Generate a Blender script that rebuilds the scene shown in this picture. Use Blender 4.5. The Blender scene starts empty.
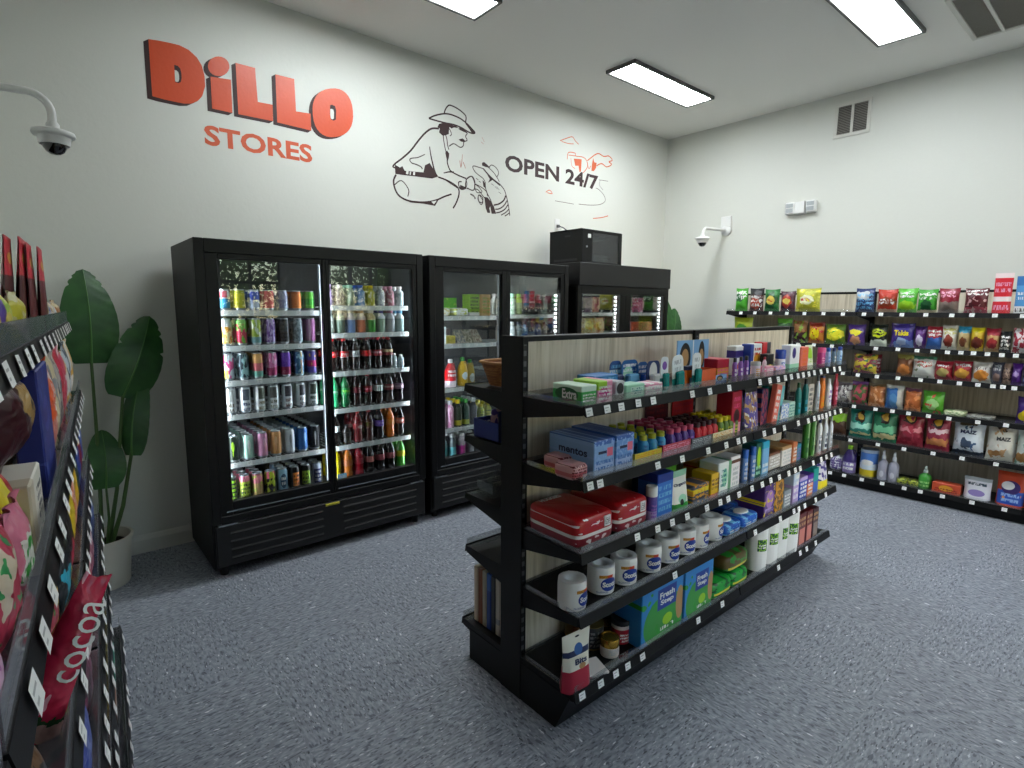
import bpy, math, random
from mathutils import Vector, Matrix
from mathutils.geometry import tessellate_polygon
R = math.radians
PI = math.pi
sc = bpy.context.scene
COL = sc.collection

# ------------------------------------------------------------------ colours and materials
HEX = dict(black='0d0d0f', ink='17171b', white='e9e9e6', cream='e3ddc6', grey='8d9092', dgrey='3b3d40', lgrey='bcc0c2', silver='aeb6ba',
    red='c0161c', dred='6d1018', maroon='3f0d1a', crimson='b3122f', pink='e2508d', lpink='e59bb6', magenta='b8257c', coral='e86f5c',
    orange='e8701a', amber='dc9a22', yellow='e8d21a', lemon='ece04a', lime='9bd02a', green='2f9e36', dgreen='14522a', olive='5d6d2a',
    mint='9fd8b8', teal='12847f', cyan='35a8c8', sky='6fb4e2', blue='1c55b4', royal='163a97', navy='142350', indigo='3b2c80',
    purple='57249a', violet='8d5cb8', lilac='b49cd0', brown='6a3d22', tan='b98f5c', kraft='a5763f', gold='b8903c', beige='d2c4a2', peach='e9b08c')
def srgb(c):
    h = HEX.get(c, c)
    v = [int(h[i:i+2], 16)/255 for i in (0, 2, 4)]
    return tuple((x/12.92 if x <= .04045 else ((x+.055)/1.055)**2.4) for x in v) + (1,)
MATS = {}
def new_mat(key):
    m = bpy.data.materials.new(key); m.use_nodes = True
    nt = m.node_tree; bs = nt.nodes['Principled BSDF']
    MATS[key] = m
    return m, nt, bs
def pm(key, col, rough=.5, metal=0, bump=0, bscale=100, emis=0, coat=0):
    if key in MATS: return MATS[key]
    m, nt, bs = new_mat(key)
    bs.inputs['Base Color'].default_value = srgb(col); bs.inputs['Roughness'].default_value = rough
    bs.inputs['Metallic'].default_value = metal; bs.inputs['Coat Weight'].default_value = coat
    if emis:
        bs.inputs['Emission Color'].default_value = srgb(col); bs.inputs['Emission Strength'].default_value = emis
    if bump:
        n = nt.nodes.new('ShaderNodeTexNoise'); n.inputs['Scale'].default_value = bscale; n.inputs['Detail'].default_value = 3
        t = nt.nodes.new('ShaderNodeTexCoord'); nt.links.new(t.outputs['Object'], n.inputs['Vector'])
        b = nt.nodes.new('ShaderNodeBump'); b.inputs['Strength'].default_value = bump; b.inputs['Distance'].default_value = .01
        nt.links.new(n.outputs['Fac'], b.inputs['Height']); nt.links.new(b.outputs['Normal'], bs.inputs['Normal'])
    return m
def vm(nt, op, a, b=None):
    n = nt.nodes.new('ShaderNodeVectorMath'); n.operation = op
    nt.links.new(a, n.inputs[0])
    if b is not None: n.inputs[1].default_value = b
    return n
def mt(nt, op, a, b=None):
    n = nt.nodes.new('ShaderNodeMath'); n.operation = op
    for i, v in enumerate((a, b)):
        if v is None: continue
        if isinstance(v, (int, float)): n.inputs[i].default_value = v
        else: nt.links.new(v, n.inputs[i])
    return n.outputs[0]
def pr(spec, rough=.38, metal=0, foil=0):
    """printed packaging: 'base|r u0 v0 u1 v1 col|e cu cv ru rv col|t u0 v0 u1 v1 col|n thr col scale'"""
    key = 'print ' + spec + ' %.2f %.1f %d' % (rough, metal, foil)
    if key in MATS: return MATS[key]
    m, nt, bs = new_mat(key)
    ls = spec.split('|')
    bs.inputs['Roughness'].default_value = rough; bs.inputs['Metallic'].default_value = metal
    if foil:      # crinkled film
        t0 = nt.nodes.new('ShaderNodeTexCoord'); n0 = nt.nodes.new('ShaderNodeTexNoise'); n0.inputs['Scale'].default_value = 22; n0.inputs['Detail'].default_value = 2; n0.inputs['Distortion'].default_value = .6
        nt.links.new(t0.outputs['Object'], n0.inputs['Vector']); b0 = nt.nodes.new('ShaderNodeBump'); b0.inputs['Strength'].default_value = .55; b0.inputs['Distance'].default_value = .02
        nt.links.new(n0.outputs['Fac'], b0.inputs['Height']); nt.links.new(b0.outputs['Normal'], bs.inputs['Normal'])
    if len(ls) == 1:
        bs.inputs['Base Color'].default_value = srgb(ls[0]); return m
    tc = nt.nodes.new('ShaderNodeTexCoord')
    sp = nt.nodes.new('ShaderNodeSeparateXYZ'); nt.links.new(tc.outputs['Generated'], sp.inputs[0])
    cb = nt.nodes.new('ShaderNodeCombineXYZ'); nt.links.new(sp.outputs[0], cb.inputs[0]); nt.links.new(sp.outputs[2], cb.inputs[1])
    P = cb.outputs[0]
    if foil:
        n1 = nt.nodes.new('ShaderNodeTexNoise'); n1.inputs['Scale'].default_value = 4.5; nt.links.new(tc.outputs['Generated'], n1.inputs['Vector'])
        q1 = vm(nt, 'SUBTRACT', n1.outputs['Color'], (.5, .5, .5)); q1 = vm(nt, 'MULTIPLY', q1.outputs[0], (.28, .22, 0))
        a1 = nt.nodes.new('ShaderNodeVectorMath'); a1.operation = 'ADD'; nt.links.new(P, a1.inputs[0]); nt.links.new(q1.outputs[0], a1.inputs[1]); P = a1.outputs[0]
    rng = random.Random(spec)
    cur = None
    for l in ls[1:]:
        a = l.split(); k = a[0]
        if k in 'rt':
            u0, v0, u1, v1 = map(float, a[1:5]); col = a[5]
            if k == 'r': u0 -= .03*(u0 <= 0); v0 -= .03*(v0 <= 0); u1 += .03*(u1 >= 1); v1 += .03*(v1 >= 1)
            s = vm(nt, 'SUBTRACT', P, ((u0+u1)/2, (v0+v1)/2, 0)); s = vm(nt, 'ABSOLUTE', s.outputs[0])
            s = vm(nt, 'SUBTRACT', s.outputs[0], (abs(u1-u0)/2, abs(v1-v0)/2, 0))
            q = nt.nodes.new('ShaderNodeSeparateXYZ'); nt.links.new(s.outputs[0], q.inputs[0])
            fac = mt(nt, 'LESS_THAN', mt(nt, 'MAXIMUM', q.outputs[0], q.outputs[1]), 0.0)
            if k == 't':
                o = rng.random()*50
                nr = max(1, round(abs(v1-v0)*6))
                q2 = nt.nodes.new('ShaderNodeSeparateXYZ'); nt.links.new(P, q2.inputs[0])
                vv = mt(nt, 'MULTIPLY', mt(nt, 'SUBTRACT', q2.outputs[1], min(v0, v1)), nr/abs(v1-v0))
                rowi = mt(nt, 'FLOOR', vv); fr = mt(nt, 'FRACT', vv)
                line = mt(nt, 'LESS_THAN', mt(nt, 'ABSOLUTE', mt(nt, 'SUBTRACT', fr, .5)), .3)
                cb2 = nt.nodes.new('ShaderNodeCombineXYZ'); nt.links.new(mt(nt, 'MULTIPLY', q2.outputs[0], 16), cb2.inputs[0]); nt.links.new(mt(nt, 'ADD', mt(nt, 'MULTIPLY', rowi, 7.3), o), cb2.inputs[1])
                nt.links.new(mt(nt, 'MULTIPLY', q2.outputs[1], 5), cb2.inputs[2])
                n = nt.nodes.new('ShaderNodeTexNoise'); n.inputs['Scale'].default_value = 1.3; n.inputs['Detail'].default_value = .5
                nt.links.new(cb2.outputs[0], n.inputs['Vector'])
                fac = mt(nt, 'MULTIPLY', mt(nt, 'MULTIPLY', fac, line), mt(nt, 'GREATER_THAN', n.outputs['Fac'], .46))
        elif k == 'e':
            cu, cv, ru, rv = map(float, a[1:5]); col = a[5]
            s = vm(nt, 'SUBTRACT', P, (cu, cv, 0)); s = vm(nt, 'DIVIDE', s.outputs[0], (ru, rv, 1)); s = vm(nt, 'LENGTH', s.outputs[0])
            fac = mt(nt, 'LESS_THAN', s.outputs['Value'], 1.0)
        else:
            thr = float(a[1]); col = a[2]; scl = float(a[3]) if len(a) > 3 else 5
            o = rng.random()*50
            s2 = vm(nt, 'ADD', P, (o, o*.3, 0))
            n = nt.nodes.new('ShaderNodeTexNoise'); n.inputs['Scale'].default_value = scl; n.inputs['Detail'].default_value = 1.5
            nt.links.new(s2.outputs[0], n.inputs['Vector'])
            fac = mt(nt, 'GREATER_THAN', n.outputs['Fac'], thr)
        mx = nt.nodes.new('ShaderNodeMix'); mx.data_type = 'RGBA'
        nt.links.new(fac, mx.inputs[0]); mx.inputs[7].default_value = srgb(col)
        if cur is None: mx.inputs[6].default_value = srgb(ls[0])
        else: nt.links.new(cur, mx.inputs[6])
        cur = mx.outputs[2]
    nt.links.new(cur, bs.inputs['Base Color'])
    return m
def clear(key='clear plastic', tint=(.9, .92, .93, 1), refl=.5, film=0, rough=.05, fcol=(.6, .62, .65, 1)):
    if key in MATS: return MATS[key]
    m = bpy.data.materials.new(key); m.use_nodes = True; MATS[key] = m
    nt = m.node_tree; nt.nodes.clear()
    o = nt.nodes.new('ShaderNodeOutputMaterial'); t = nt.nodes.new('ShaderNodeBsdfTransparent'); t.inputs[0].default_value = tint
    g = nt.nodes.new('ShaderNodeBsdfGlossy'); g.inputs['Roughness'].default_value = rough
    f = nt.nodes.new('ShaderNodeFresnel'); f.inputs['IOR'].default_value = 1.5
    k = mt(nt, 'MULTIPLY', f.outputs[0], refl)
    mx = nt.nodes.new('ShaderNodeMixShader'); nt.links.new(k, mx.inputs[0])
    a = t.outputs[0]
    if film:
        d = nt.nodes.new('ShaderNodeBsdfDiffuse'); d.inputs[0].default_value = fcol
        m2 = nt.nodes.new('ShaderNodeMixShader'); m2.inputs[0].default_value = film
        nt.links.new(a, m2.inputs[1]); nt.links.new(d.outputs[0], m2.inputs[2]); a = m2.outputs[0]
    nt.links.new(a, mx.inputs[1]); nt.links.new(g.outputs[0], mx.inputs[2]); nt.links.new(mx.outputs[0], o.inputs[0])
    return m

# ------------------------------------------------------------------ mesh builder
class MB:
    def __init__(s): s.v = []; s.f = []; s.m = []; s.s = []
    def add(s, vs, fs, m=0, smooth=False):
        b = len(s.v); s.v += [tuple(v) for v in vs]
        for f in fs: s.f.append(tuple(b+i for i in f)); s.m.append(m); s.s.append(smooth)
        return s
    def box(s, x0, y0, z0, x1, y1, z1, m=0, bev=0):
        if x0 > x1: x0, x1 = x1, x0
        if y0 > y1: y0, y1 = y1, y0
        if z0 > z1: z0, z1 = z1, z0
        if bev <= 0:
            v = [(x0,y0,z0),(x1,y0,z0),(x1,y1,z0),(x0,y1,z0),(x0,y0,z1),(x1,y0,z1),(x1,y1,z1),(x0,y1,z1)]
            return s.add(v, [(0,3,2,1),(4,5,6,7),(0,1,5,4),(1,2,6,5),(2,3,7,6),(3,0,4,7)], m)
        b = min(bev, (x1-x0)/2.01, (y1-y0)/2.01, (z1-z0)/2.01); v = []
        for k in range(8):
            sx, sy, sz = k & 1, (k >> 1) & 1, (k >> 2) & 1
            X, Y, Z = (x0, x1)[sx], (y0, y1)[sy], (z0, z1)[sz]
            ix, iy, iz = X+(b if not sx else -b), Y+(b if not sy else -b), Z+(b if not sz else -b)
            v += [(X, iy, iz), (ix, Y, iz), (ix, iy, Z)]
        I = lambda sx, sy, sz, a: (sx + 2*sy + 4*sz)*3 + a
        fs = [(I(0,0,0,0),I(0,0,1,0),I(0,1,1,0),I(0,1,0,0)), (I(1,0,0,0),I(1,1,0,0),I(1,1,1,0),I(1,0,1,0)),
              (I(0,0,0,1),I(1,0,0,1),I(1,0,1,1),I(0,0,1,1)), (I(0,1,0,1),I(0,1,1,1),I(1,1,1,1),I(1,1,0,1)),
              (I(0,0,0,2),I(0,1,0,2),I(1,1,0,2),I(1,0,0,2)), (I(0,0,1,2),I(1,0,1,2),I(1,1,1,2),I(0,1,1,2))]
        for p in (0, 1):
            for q in (0, 1):
                fs += [(I(0,p,q,1),I(0,p,q,2),I(1,p,q,2),I(1,p,q,1)), (I(p,0,q,0),I(p,0,q,2),I(p,1,q,2),I(p,1,q,0)), (I(p,q,0,0),I(p,q,0,1),I(p,q,1,1),I(p,q,1,0))]
        for k in range(8): fs.append((k*3, k*3+1, k*3+2))
        return s.add(v, fs, m)
    def lathe(s, prof, n=16, m=0, cx=0, cy=0, sharp=35, mats=None, squash=1):
        # prof: (r, z) from bottom to top; rings split where the profile turns sharply
        k = len(prof)
        for i in range(k-1):
            pass
        groups = [[0]]
        for i in range(1, k):
            groups[-1].append(i)
            if i < k-1:
                a = math.atan2(prof[i][1]-prof[i-1][1], prof[i][0]-prof[i-1][0]); b = math.atan2(prof[i+1][1]-prof[i][1], prof[i+1][0]-prof[i][0])
                d = abs((b-a+PI) % (2*PI)-PI)
                if d > R(sharp): groups.append([i])
        for g in groups:
            if len(g) < 2: continue
            vs = []; fs = []
            for i in g:
                r, z = prof[i]; r = max(r, .00005)
                for j in range(n):
                    t = 2*PI*j/n; vs.append((cx+r*math.cos(t), cy+r*squash*math.sin(t), z))
            for i in range(len(g)-1):
                for j in range(n):
                    a, b = i*n+j, i*n+(j+1) % n
                    fs.append((a, b, b+n, a+n))
            base = len(s.v); s.v += vs
            for q, f in enumerate(fs):
                s.f.append(tuple(base+i for i in f)); s.s.append(True)
                s.m.append(mats[g[q//n]] if mats else m)
        return s
    def cyl(s, cx, cy, z0, z1, r, n=16, m=0): return s.lathe([(0, z0), (r, z0), (r, z1), (0, z1)], n, m, cx, cy)
    def tube(s, pts, r, n=8, m=0, caps=True):
        pts = [Vector(p) for p in pts]; rs = r if isinstance(r, (list, tuple)) else [r]*len(pts)
        up = Vector((0, 0, 1)); vs = []; prev = None
        for i, p in enumerate(pts):
            d = (pts[min(i+1, len(pts)-1)]-pts[max(i-1, 0)]).normalized()
            a = prev if prev else (up if abs(d.z) < .9 else Vector((1, 0, 0)))
            u = (a - d*a.dot(d)).normalized(); w = d.cross(u); prev = u
            for j in range(n):
                t = 2*PI*j/n; vs.append(p+(u*math.cos(t)+w*math.sin(t))*rs[i])
        fs = []
        for i in range(len(pts)-1):
            for j in range(n):
                a, b = i*n+j, i*n+(j+1) % n; fs.append((a, b, b+n, a+n))
        s.add(vs, fs, m, True)
        if caps: s.add([vs[j] for j in range(n)], [tuple(reversed(range(n)))], m); s.add([vs[-n+j] for j in range(n)], [tuple(range(n))], m)
        return s
    def grid(s, fn, nu, nv, m=0, smooth=True, flip=False, mfn=None):
        vs = [fn(i/nu, j/nv) for j in range(nv+1) for i in range(nu+1)]
        base = len(s.v); s.v += [tuple(v) for v in vs]
        for j in range(nv):
            for i in range(nu):
                a = j*(nu+1)+i; f = (a, a+1, a+nu+2, a+nu+1)
                if flip: f = f[::-1]
                s.f.append(tuple(base+k for k in f)); s.m.append(mfn(i, j) if mfn else m); s.s.append(smooth)
        return s
    def prism(s, loops, h, m=0, plane='xz', y0=0, side=True):
        """flat outline (first loop) with holes, extruded by h towards -y"""
        L = [[Vector((p[0], p[1], 0)) for p in l] for l in loops]
        tris = tessellate_polygon(L); flat = [p for l in L for p in l]
        fr = [(p.x, y0-h, p.y) for p in flat]; s.add(fr, [tuple(t) for t in tris], m)
        if h > 0 and side:
            for l in L:
                n = len(l); vs = [(p.x, y0, p.y) for p in l]+[(p.x, y0-h, p.y) for p in l]
                s.add(vs, [(i, (i+1) % n, (i+1) % n+n, i+n) for i in range(n)], m)
        return s
    def stroke(s, pts, w, m=0, y0=0):
        """a painted line of width w in the xz plane at y0 (w may be a pair: width at start and end)"""
        P = [Vector((p[0], 0, p[1])) for p in pts]; n = len(P); vs = []
        for i in range(n):
            d = P[min(i+1, n-1)]-P[max(i-1, 0)]
            d.normalize(); nn = Vector((-d.z, 0, d.x))
            ww = w if not isinstance(w, tuple) else w[0]+(w[1]-w[0])*i/(n-1)
            vs += [P[i]+nn*ww/2, P[i]-nn*ww/2]
        vs = [(v.x, y0, v.z) for v in vs]
        return s.add(vs, [(2*i, 2*i+2, 2*i+3, 2*i+1) for i in range(n-1)], m)
    def build(s, name, mats, parent=None, fix=False):
        me = bpy.data.meshes.new(name); me.from_pydata(s.v, [], s.f)
        if not isinstance(mats, (list, tuple)): mats = [mats]
        for x in mats: me.materials.append(x)
        me.polygons.foreach_set('material_index', s.m); me.polygons.foreach_set('use_smooth', s.s)
        me.update()
        if fix:
            import bmesh
            b = bmesh.new(); b.from_mesh(me); bmesh.ops.recalc_face_normals(b, faces=b.faces); b.to_mesh(me); b.free()
        o = bpy.data.objects.new(name, me); COL.objects.link(o)
        if parent: o.parent = parent
        return o
def tag(o, label=None, cat=None, group=None, kind=None):
    if label: o['label'] = label
    if cat: o['category'] = cat
    if group: o['group'] = group
    if kind: o['kind'] = kind
    return o
def empty(name, loc=(0, 0, 0), rz=0, parent=None):
    o = bpy.data.objects.new(name, None); COL.objects.link(o); o.location = loc; o.rotation_euler = (0, 0, rz); o.empty_display_size = .05
    if parent: o.parent = parent
    return o
def kids(o): return [c for c in bpy.data.objects if c.parent == o]
CH = {}
def copy_tree(o, parent=None):
    """copy a thing with copies of its parts and their sub-parts"""
    c = o.copy(); COL.objects.link(c); c.parent = parent
    CH[c.name] = [copy_tree(ch, c) for ch in CH.get(o.name, ())]
    return c
def note(o, *ch): CH.setdefault(o.name, []).extend(ch)
def text_mb(txt, w, h, bold=.0, mono=False):
    """lettering as flat triangles scaled to w x h, origin at its centre"""
    cu = bpy.data.curves.new('t', 'FONT'); cu.body = txt; cu.size = 1; cu.offset = bold; cu.resolution_u = 3; cu.align_x = 'CENTER'
    ob = bpy.data.objects.new('t', cu); COL.objects.link(ob)
    dg = bpy.context.evaluated_depsgraph_get(); dg.update()
    me = bpy.data.meshes.new_from_object(ob.evaluated_get(dg))
    vs = [v.co.copy() for v in me.vertices]; fs = [tuple(p.vertices) for p in me.polygons]
    bpy.data.objects.remove(ob); bpy.data.curves.remove(cu); bpy.data.meshes.remove(me)
    x0 = min(v.x for v in vs); x1 = max(v.x for v in vs); y0 = min(v.y for v in vs); y1 = max(v.y for v in vs)
    return [((v.x-(x0+x1)/2)/(x1-x0)*w, (v.y-(y0+y1)/2)/(y1-y0)*h) for v in vs], fs
def lettering(parent, txt, w, h, cx, cz, surf, col, bold=.03, side=None, name='lettering', top=None, tilt=0):
    """lettering laid on the surface y=surf(x,z) of parent; side='L' puts it on the plane x=surf facing -x; top=z on a horizontal top"""
    vs, fs = text_mb(txt, w, h, bold)
    mb = MB(); out = []
    ct, st = math.cos(tilt), math.sin(tilt)
    for a, b in vs:
        a, b = a*ct-b*st, a*st+b*ct
        if top is not None: out.append((cx+a, cz+b, top))
        elif side == 'L': out.append((surf, cx-a, cz+b))
        else: out.append((cx+a, (surf(cx+a, cz+b) if callable(surf) else surf), cz+b))
    mb.add(out, fs)
    o = mb.build(name, pm('letter '+col, col, .5), parent); note(parent, o)
    return o

# ------------------------------------------------------------------ product shapes: origin bottom centre, front towards -y
PM = {}
def cr(x): return max(0., x)
def p_box(n, w, h, d, mat, k):
    o = MB().box(-w/2, -d/2, 0, w/2, d/2, h, bev=min(.003, w*.06)).build(n, pr(mat))
    if k.get('badge'):
        q = MB().add([(-w/2-.0006, d*.40*math.cos(2*PI*i/20), h*.5+h*.36*math.sin(2*PI*i/20)) for i in range(20)], [tuple(range(20))]).build('printed_badge', pr(k['badge']), o); note(o, q)
    if 'txt' in k:
        t = k['txt']
        if k.get('side'): lettering(o, t[0], d*t[1], h*t[2], d*(t[3]-.5)*-1, h*t[4], -w/2-.001, t[5], side='L', bold=k.get('bold', .03))
        else: lettering(o, t[0], w*t[1], h*t[2], w*(t[3]-.5), h*t[4], -d/2-.001, t[5], bold=k.get('bold', .03))
    return o
def p_bag(n, w, h, d, mat, k):
    """pillow bag: crimped flat at the top and bottom, puffed between, with creases"""
    sd = random.Random(n+mat+str(round(w, 3))); ph = [sd.random()*6 for _ in range(6)]
    sq = k.get('top', 1)
    def prof(u, v):
        e = 1-abs(2*v-1)**3.0; s = max(0, 1-abs(2*u-1)**2.6)
        return max(0, e)*s**.7
    def fn(sign):
        def g(u, v):
            c = min(1, min(v, 1-v)/.07) if min(v, 1-v) < .07 else 1
            x = (u-.5)*w*(1-.07*math.sin(PI*v))*(1+(sq-1)*v)
            wr = .13*math.sin(9*v+7*u+ph[0])*math.sin(13*u+ph[1]) + .10*math.sin(22*u+ph[2]+3*v)*(abs(2*v-1)**2)
            y = sign*d/2*(prof(u, max(0, min(1, (v-.06)/.88)))*(1+wr)+.02) if .04 < v < .96 else sign*.0015 + .004*math.sin(u*14+ph[3])
            z = v*h*(1-.03*math.sin(PI*u)*(1 if v > .5 else 0))
            return (x, y, z)
        return g
    N = (9, 13) if w < .3 else (14, 18)
    mb = MB().grid(fn(-1), *N).grid(fn(1), *N, flip=True)
    o = mb.build(n, pr(mat, k.get('rough', .28), 0, 1))
    if 'txt' in k:
        t = k['txt']
        def s(x, z):
            q = fn(-1)(min(.98, max(.02, x/w+.5)), min(.95, max(.06, z/h))); return q[1]-.0035
        lettering(o, t[0], w*t[1], h*t[2], w*(t[3]-.5), h*t[4], s, t[5], bold=k.get('bold', .04), tilt=k.get('tt', 0))
    return o
def p_pouch(n, w, h, d, mat, k):
    """stand-up pouch: wide gusset at the bottom, flat sealed top"""
    def fn(sign):
        def g(u, v):
            t = max(0, 1-v)**.75; s = max(0, 1-abs(2*u-1)**4)**.5
            y = sign*(d/2*t*s*(1 if v > .001 else .9)+.0012)
            return ((u-.5)*w*(1-.05*math.sin(PI*v)), y, v*h)
        return g
    mb = MB().grid(fn(-1), 8, 12).grid(fn(1), 8, 12, flip=True)
    mb.grid(lambda u, v: ((u-.5)*w, (v-.5)*d*max(0, 1-abs(2*u-1)**4)**.5*.98, 0.0008), 8, 2)
    o = mb.build(n, pr(mat, .4))
    if 'txt' in k:
        t = k['txt']
        lettering(o, t[0], w*t[1], h*t[2], w*(t[3]-.5), h*t[4], lambda x, z: fn(-1)(min(1, max(0, x/w+.5)), min(1, max(0, z/h)))[1]-.002, t[5])
    return o
def p_can(n, w, h, d, mat, k):
    r = w/2
    mb = MB().lathe([(0, .004), (r*.72, .003), (r*.78, 0), (r*.86, .004), (r, .014)], 16, 1)
    mb.lathe([(r, .014), (r, h-.022), (r*.83, h-.006)], 16, 0, sharp=80)
    mb.lathe([(r*.83, h-.006), (r*.87, h-.002), (r*.85, h), (r*.79, h-.003), (r*.76, h-.007), (0, h-.007)], 16, 1, sharp=60)
    mb.box(-.008, -.012, h-.0068, .008, .010, h-.0055, 1)
    return mb.build(n, [pr(mat, .3, .35), pm('aluminium', 'silver', .3, .9)])
def p_soda(n, w, h, d, mat, k):
    r = w/2; o = empty(n)
    body = MB().lathe([(0, .003), (r*.7, 0), (r*.95, .012), (r, .03), (r*.93, h*.24), (r*.84, h*.30), (r*.93, h*.37), (r*.96, h*.42)], 14, 0, sharp=70)
    body.lathe([(r*.93, h*.42), (r*.93, h*.62), (r*.97, h*.64), (r*.9, h*.73), (r*.62, h*.84), (r*.36, h*.92), (r*.36, h*.965)], 14, 0, sharp=70)
    b = body.build('bottle_body', pm('drink '+mat, mat, .12, 0, coat=.6), o)
    l = MB().lathe([(r*.965, h*.43), (r*.975, h*.44), (r*.975, h*.61), (r*.965, h*.62)], 14, 0, sharp=80).build('bottle_label', pr(k.get('lab', 'red|t .1 .3 .9 .7 white'), .4), o)
    c = MB().lathe([(r*.38, h*.93), (r*.43, h*.935), (r*.43, h*.99), (r*.38, h), (0, h)], 12, 0).build('bottle_cap', pm('cap '+k.get('cap', 'red'), k.get('cap', 'red'), .4), o)
    note(o, b, l, c)
    return o
def p_bottle(n, w, h, d, mat, k):
    """shouldered bottle with cap"""
    r = w/2; f = k.get('sh', .72); nr = k.get('neck', .45); sq = min(1, d/w) if d else 1
    o = empty(n)
    b = MB().lathe([(0, .001), (r*.9, 0), (r, .008), (r, h*f*.95), (r*.93, h*f*1.02), (r*nr, h*min(.93, f+.13)), (r*nr, h*.94)], 14, 0, sharp=75, squash=sq).build('bottle_body', pr(mat, .3), o)
    cr_ = k.get('capr', nr*1.15)
    c = MB().lathe([(r*cr_, h*k.get('capz', .86)), (r*cr_, h*.985), (r*cr_*.9, h), (0, h)], 12, 0, squash=sq).build('bottle_cap', pm('cap '+k.get('cap', 'white'), k.get('cap', 'white'), .4), o)
    note(o, b, c)
    return o
def p_jar(n, w, h, d, mat, k):
    r = w/2; o = empty(n); q = k.get('lidh', .25)
    b = MB().lathe([(0, .001), (r*.94, 0), (r*.98, .005), (r*.98, h*(1-q)-.004), (r*.9, h*(1-q))], 18, 0).build('jar_body', pr(mat, .3), o)
    c = MB().lathe([(r*.9, h*(1-q)), (r, h*(1-q)+.001), (r, h-.004), (r*.95, h), (r*.86, h), (r*.84, h-.003), (0, h-.003)], 18, 0).build('jar_lid', pm('cap '+k.get('cap', 'white'), k.get('cap', 'white'), k.get('lr', .35), k.get('lm', 0)), o)
    note(o, b, c); return o
def p_tin(n, w, h, d, mat, k):
    r = w/2; sq = d/w if d else 1
    mb = MB().lathe([(0, .001), (r, 0), (r, .003), (r*.97, .005), (r*.97, h-.005), (r, h-.003), (r, h)], 20, 0, squash=sq, mats=[1, 1, 1, 0, 1, 1, 1])
    mb.lathe([(r, h), (r*.94, h), (r*.93, h-.004), (r*.6, h-.004), (r*.58, h-.003), (0, h-.003)], 20, 1, squash=sq)
    return mb.build(n, [pr(mat, .35), pm('lid '+k.get('cap', 'silver'), k.get('cap', 'silver'), .3, .6)])
def p_roll(n, w, h, d, mat, k):
    """tissue roll in a clear-printed wrapper, the core dimpled in at the top"""
    r = w/2
    rnd = random.Random(n)
    def side(u, v):
        a = 2*PI*u; rr = r*(1-.03*abs(2*v-1)**4)*(1+.006*math.sin(7*a+9*v)+.004*math.sin(17*a))
        return (rr*math.sin(a), -rr*math.cos(a), v*h)
    def topf(u, v):
        a = 2*PI*u; rr = r*.97*(1-v)
        z = h-(.03*max(0, (v-.55)/.45)**.5 if v > .55 else 0)+.003*math.sin(PI*min(1, v/.5))+.0015*math.sin(11*a)*(1-v)
        return (rr*math.sin(a), -rr*math.cos(a), z)
    o = MB().grid(side, 28, 6, m=0).grid(topf, 28, 10, m=1).build(n, [pr('white', .55), pr('white', .6)])
    s = lambda x, z: -math.sqrt(max(0, (r*1.012)**2-min(abs(x), r)**2))-.0006
    def patch(name, x0, z0, x1, z1, col):
        m = MB().grid(lambda u, v: (r*(x0+(x1-x0)*u), s(r*(x0+(x1-x0)*u), 0), h*(z0+(z1-z0)*v)), 8, 1)
        q = m.build(name, pr(col, .5), o); note(o, q); return q
    if mat == 'tissue':
        patch('printed_band', -.6, .64, -.02, .75, 'amber|t 0 .0 1 1 brown'); patch('printed_band', -.02, .64, .42, .75, 'red|t 0 0 1 1 orange')
        p2 = MB().grid(lambda u, v: (lambda x: (x, s(x, 0)-.0002, h*(.40+.26*(v-.5)*math.sqrt(max(0.05, 1-abs(2*u-1)**2.5))*1.9)))(r*(-.5+1.25*u)), 12, 2).build('printed_badge', pr('royal'), o); note(o, p2)
        vs, fs = text_mb('Scott', r*1.05, h*.2, .05)
        q = MB().add([(r*.12+a, s(r*.12+a, 0)-.0018, h*.41+b) for a, b in vs], fs).build('lettering', pm('letter white', 'white'), o); note(o, q)
        patch('printed_band', -.75, .08, .05, .15, 'white|t 0 0 1 1 royal')
    else:
        patch('printed_label', -.5, .42, .5, .66, 'dgreen|n .55 lime 6|t .1 .2 .9 .6 white')
    return o
def p_soft(n, w, h, d, mat, k):
    """soft plastic wrapped pack, rounded block"""
    e = k.get('e', 5)
    def fn(u, v):
        a = 2*PI*u; b = PI*(v-.5)
        sp = lambda c, p: math.copysign(abs(c)**p, c)
        x = w/2*sp(math.cos(b), 2/e)*sp(math.cos(a), 2/e); y = d/2*sp(math.cos(b), 2/e)*sp(math.sin(a), 2/e); z = h/2*(1+sp(math.sin(b), 2/e))
        wr = .0018*math.sin(40*x/w+5)*math.sin(33*y/d)
        return (x, y, z+wr)
    o = MB().grid(fn, 32, 16).build(n, pr(mat, .3))
    if k.get('bulge'):
        q = MB().lathe([(w*.29, h*.94), (w*.27, h*1.08), (w*.15, h*1.13), (0, h*1.14)], 18, 0, cx=w*.02, cy=-d*.02, squash=d/w*.9).build('flip_lid', pm('cap white', 'white', .35), o); note(o, q)
    if 'txt' in k:
        t = k['txt']
        if k.get('ontop'): lettering(o, t[0], w*t[1], d*t[2], w*(t[3]-.5), d*(t[4]-.5), 0, t[5], top=h+.006, bold=.04)
        else: lettering(o, t[0], w*t[1], h*t[2], w*(t[3]-.5), h*t[4], -d/2-.002, t[5], bold=.04)
    if k.get('codes'):
        q = MB().box(w*.18, -d/2-.0015, h*.52, w*.34, -d/2+.004, h*.86).build('barcode_patch', pr('white|t .15 .15 .85 .85 dgrey'), o); note(o, q)
    return o
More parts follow.
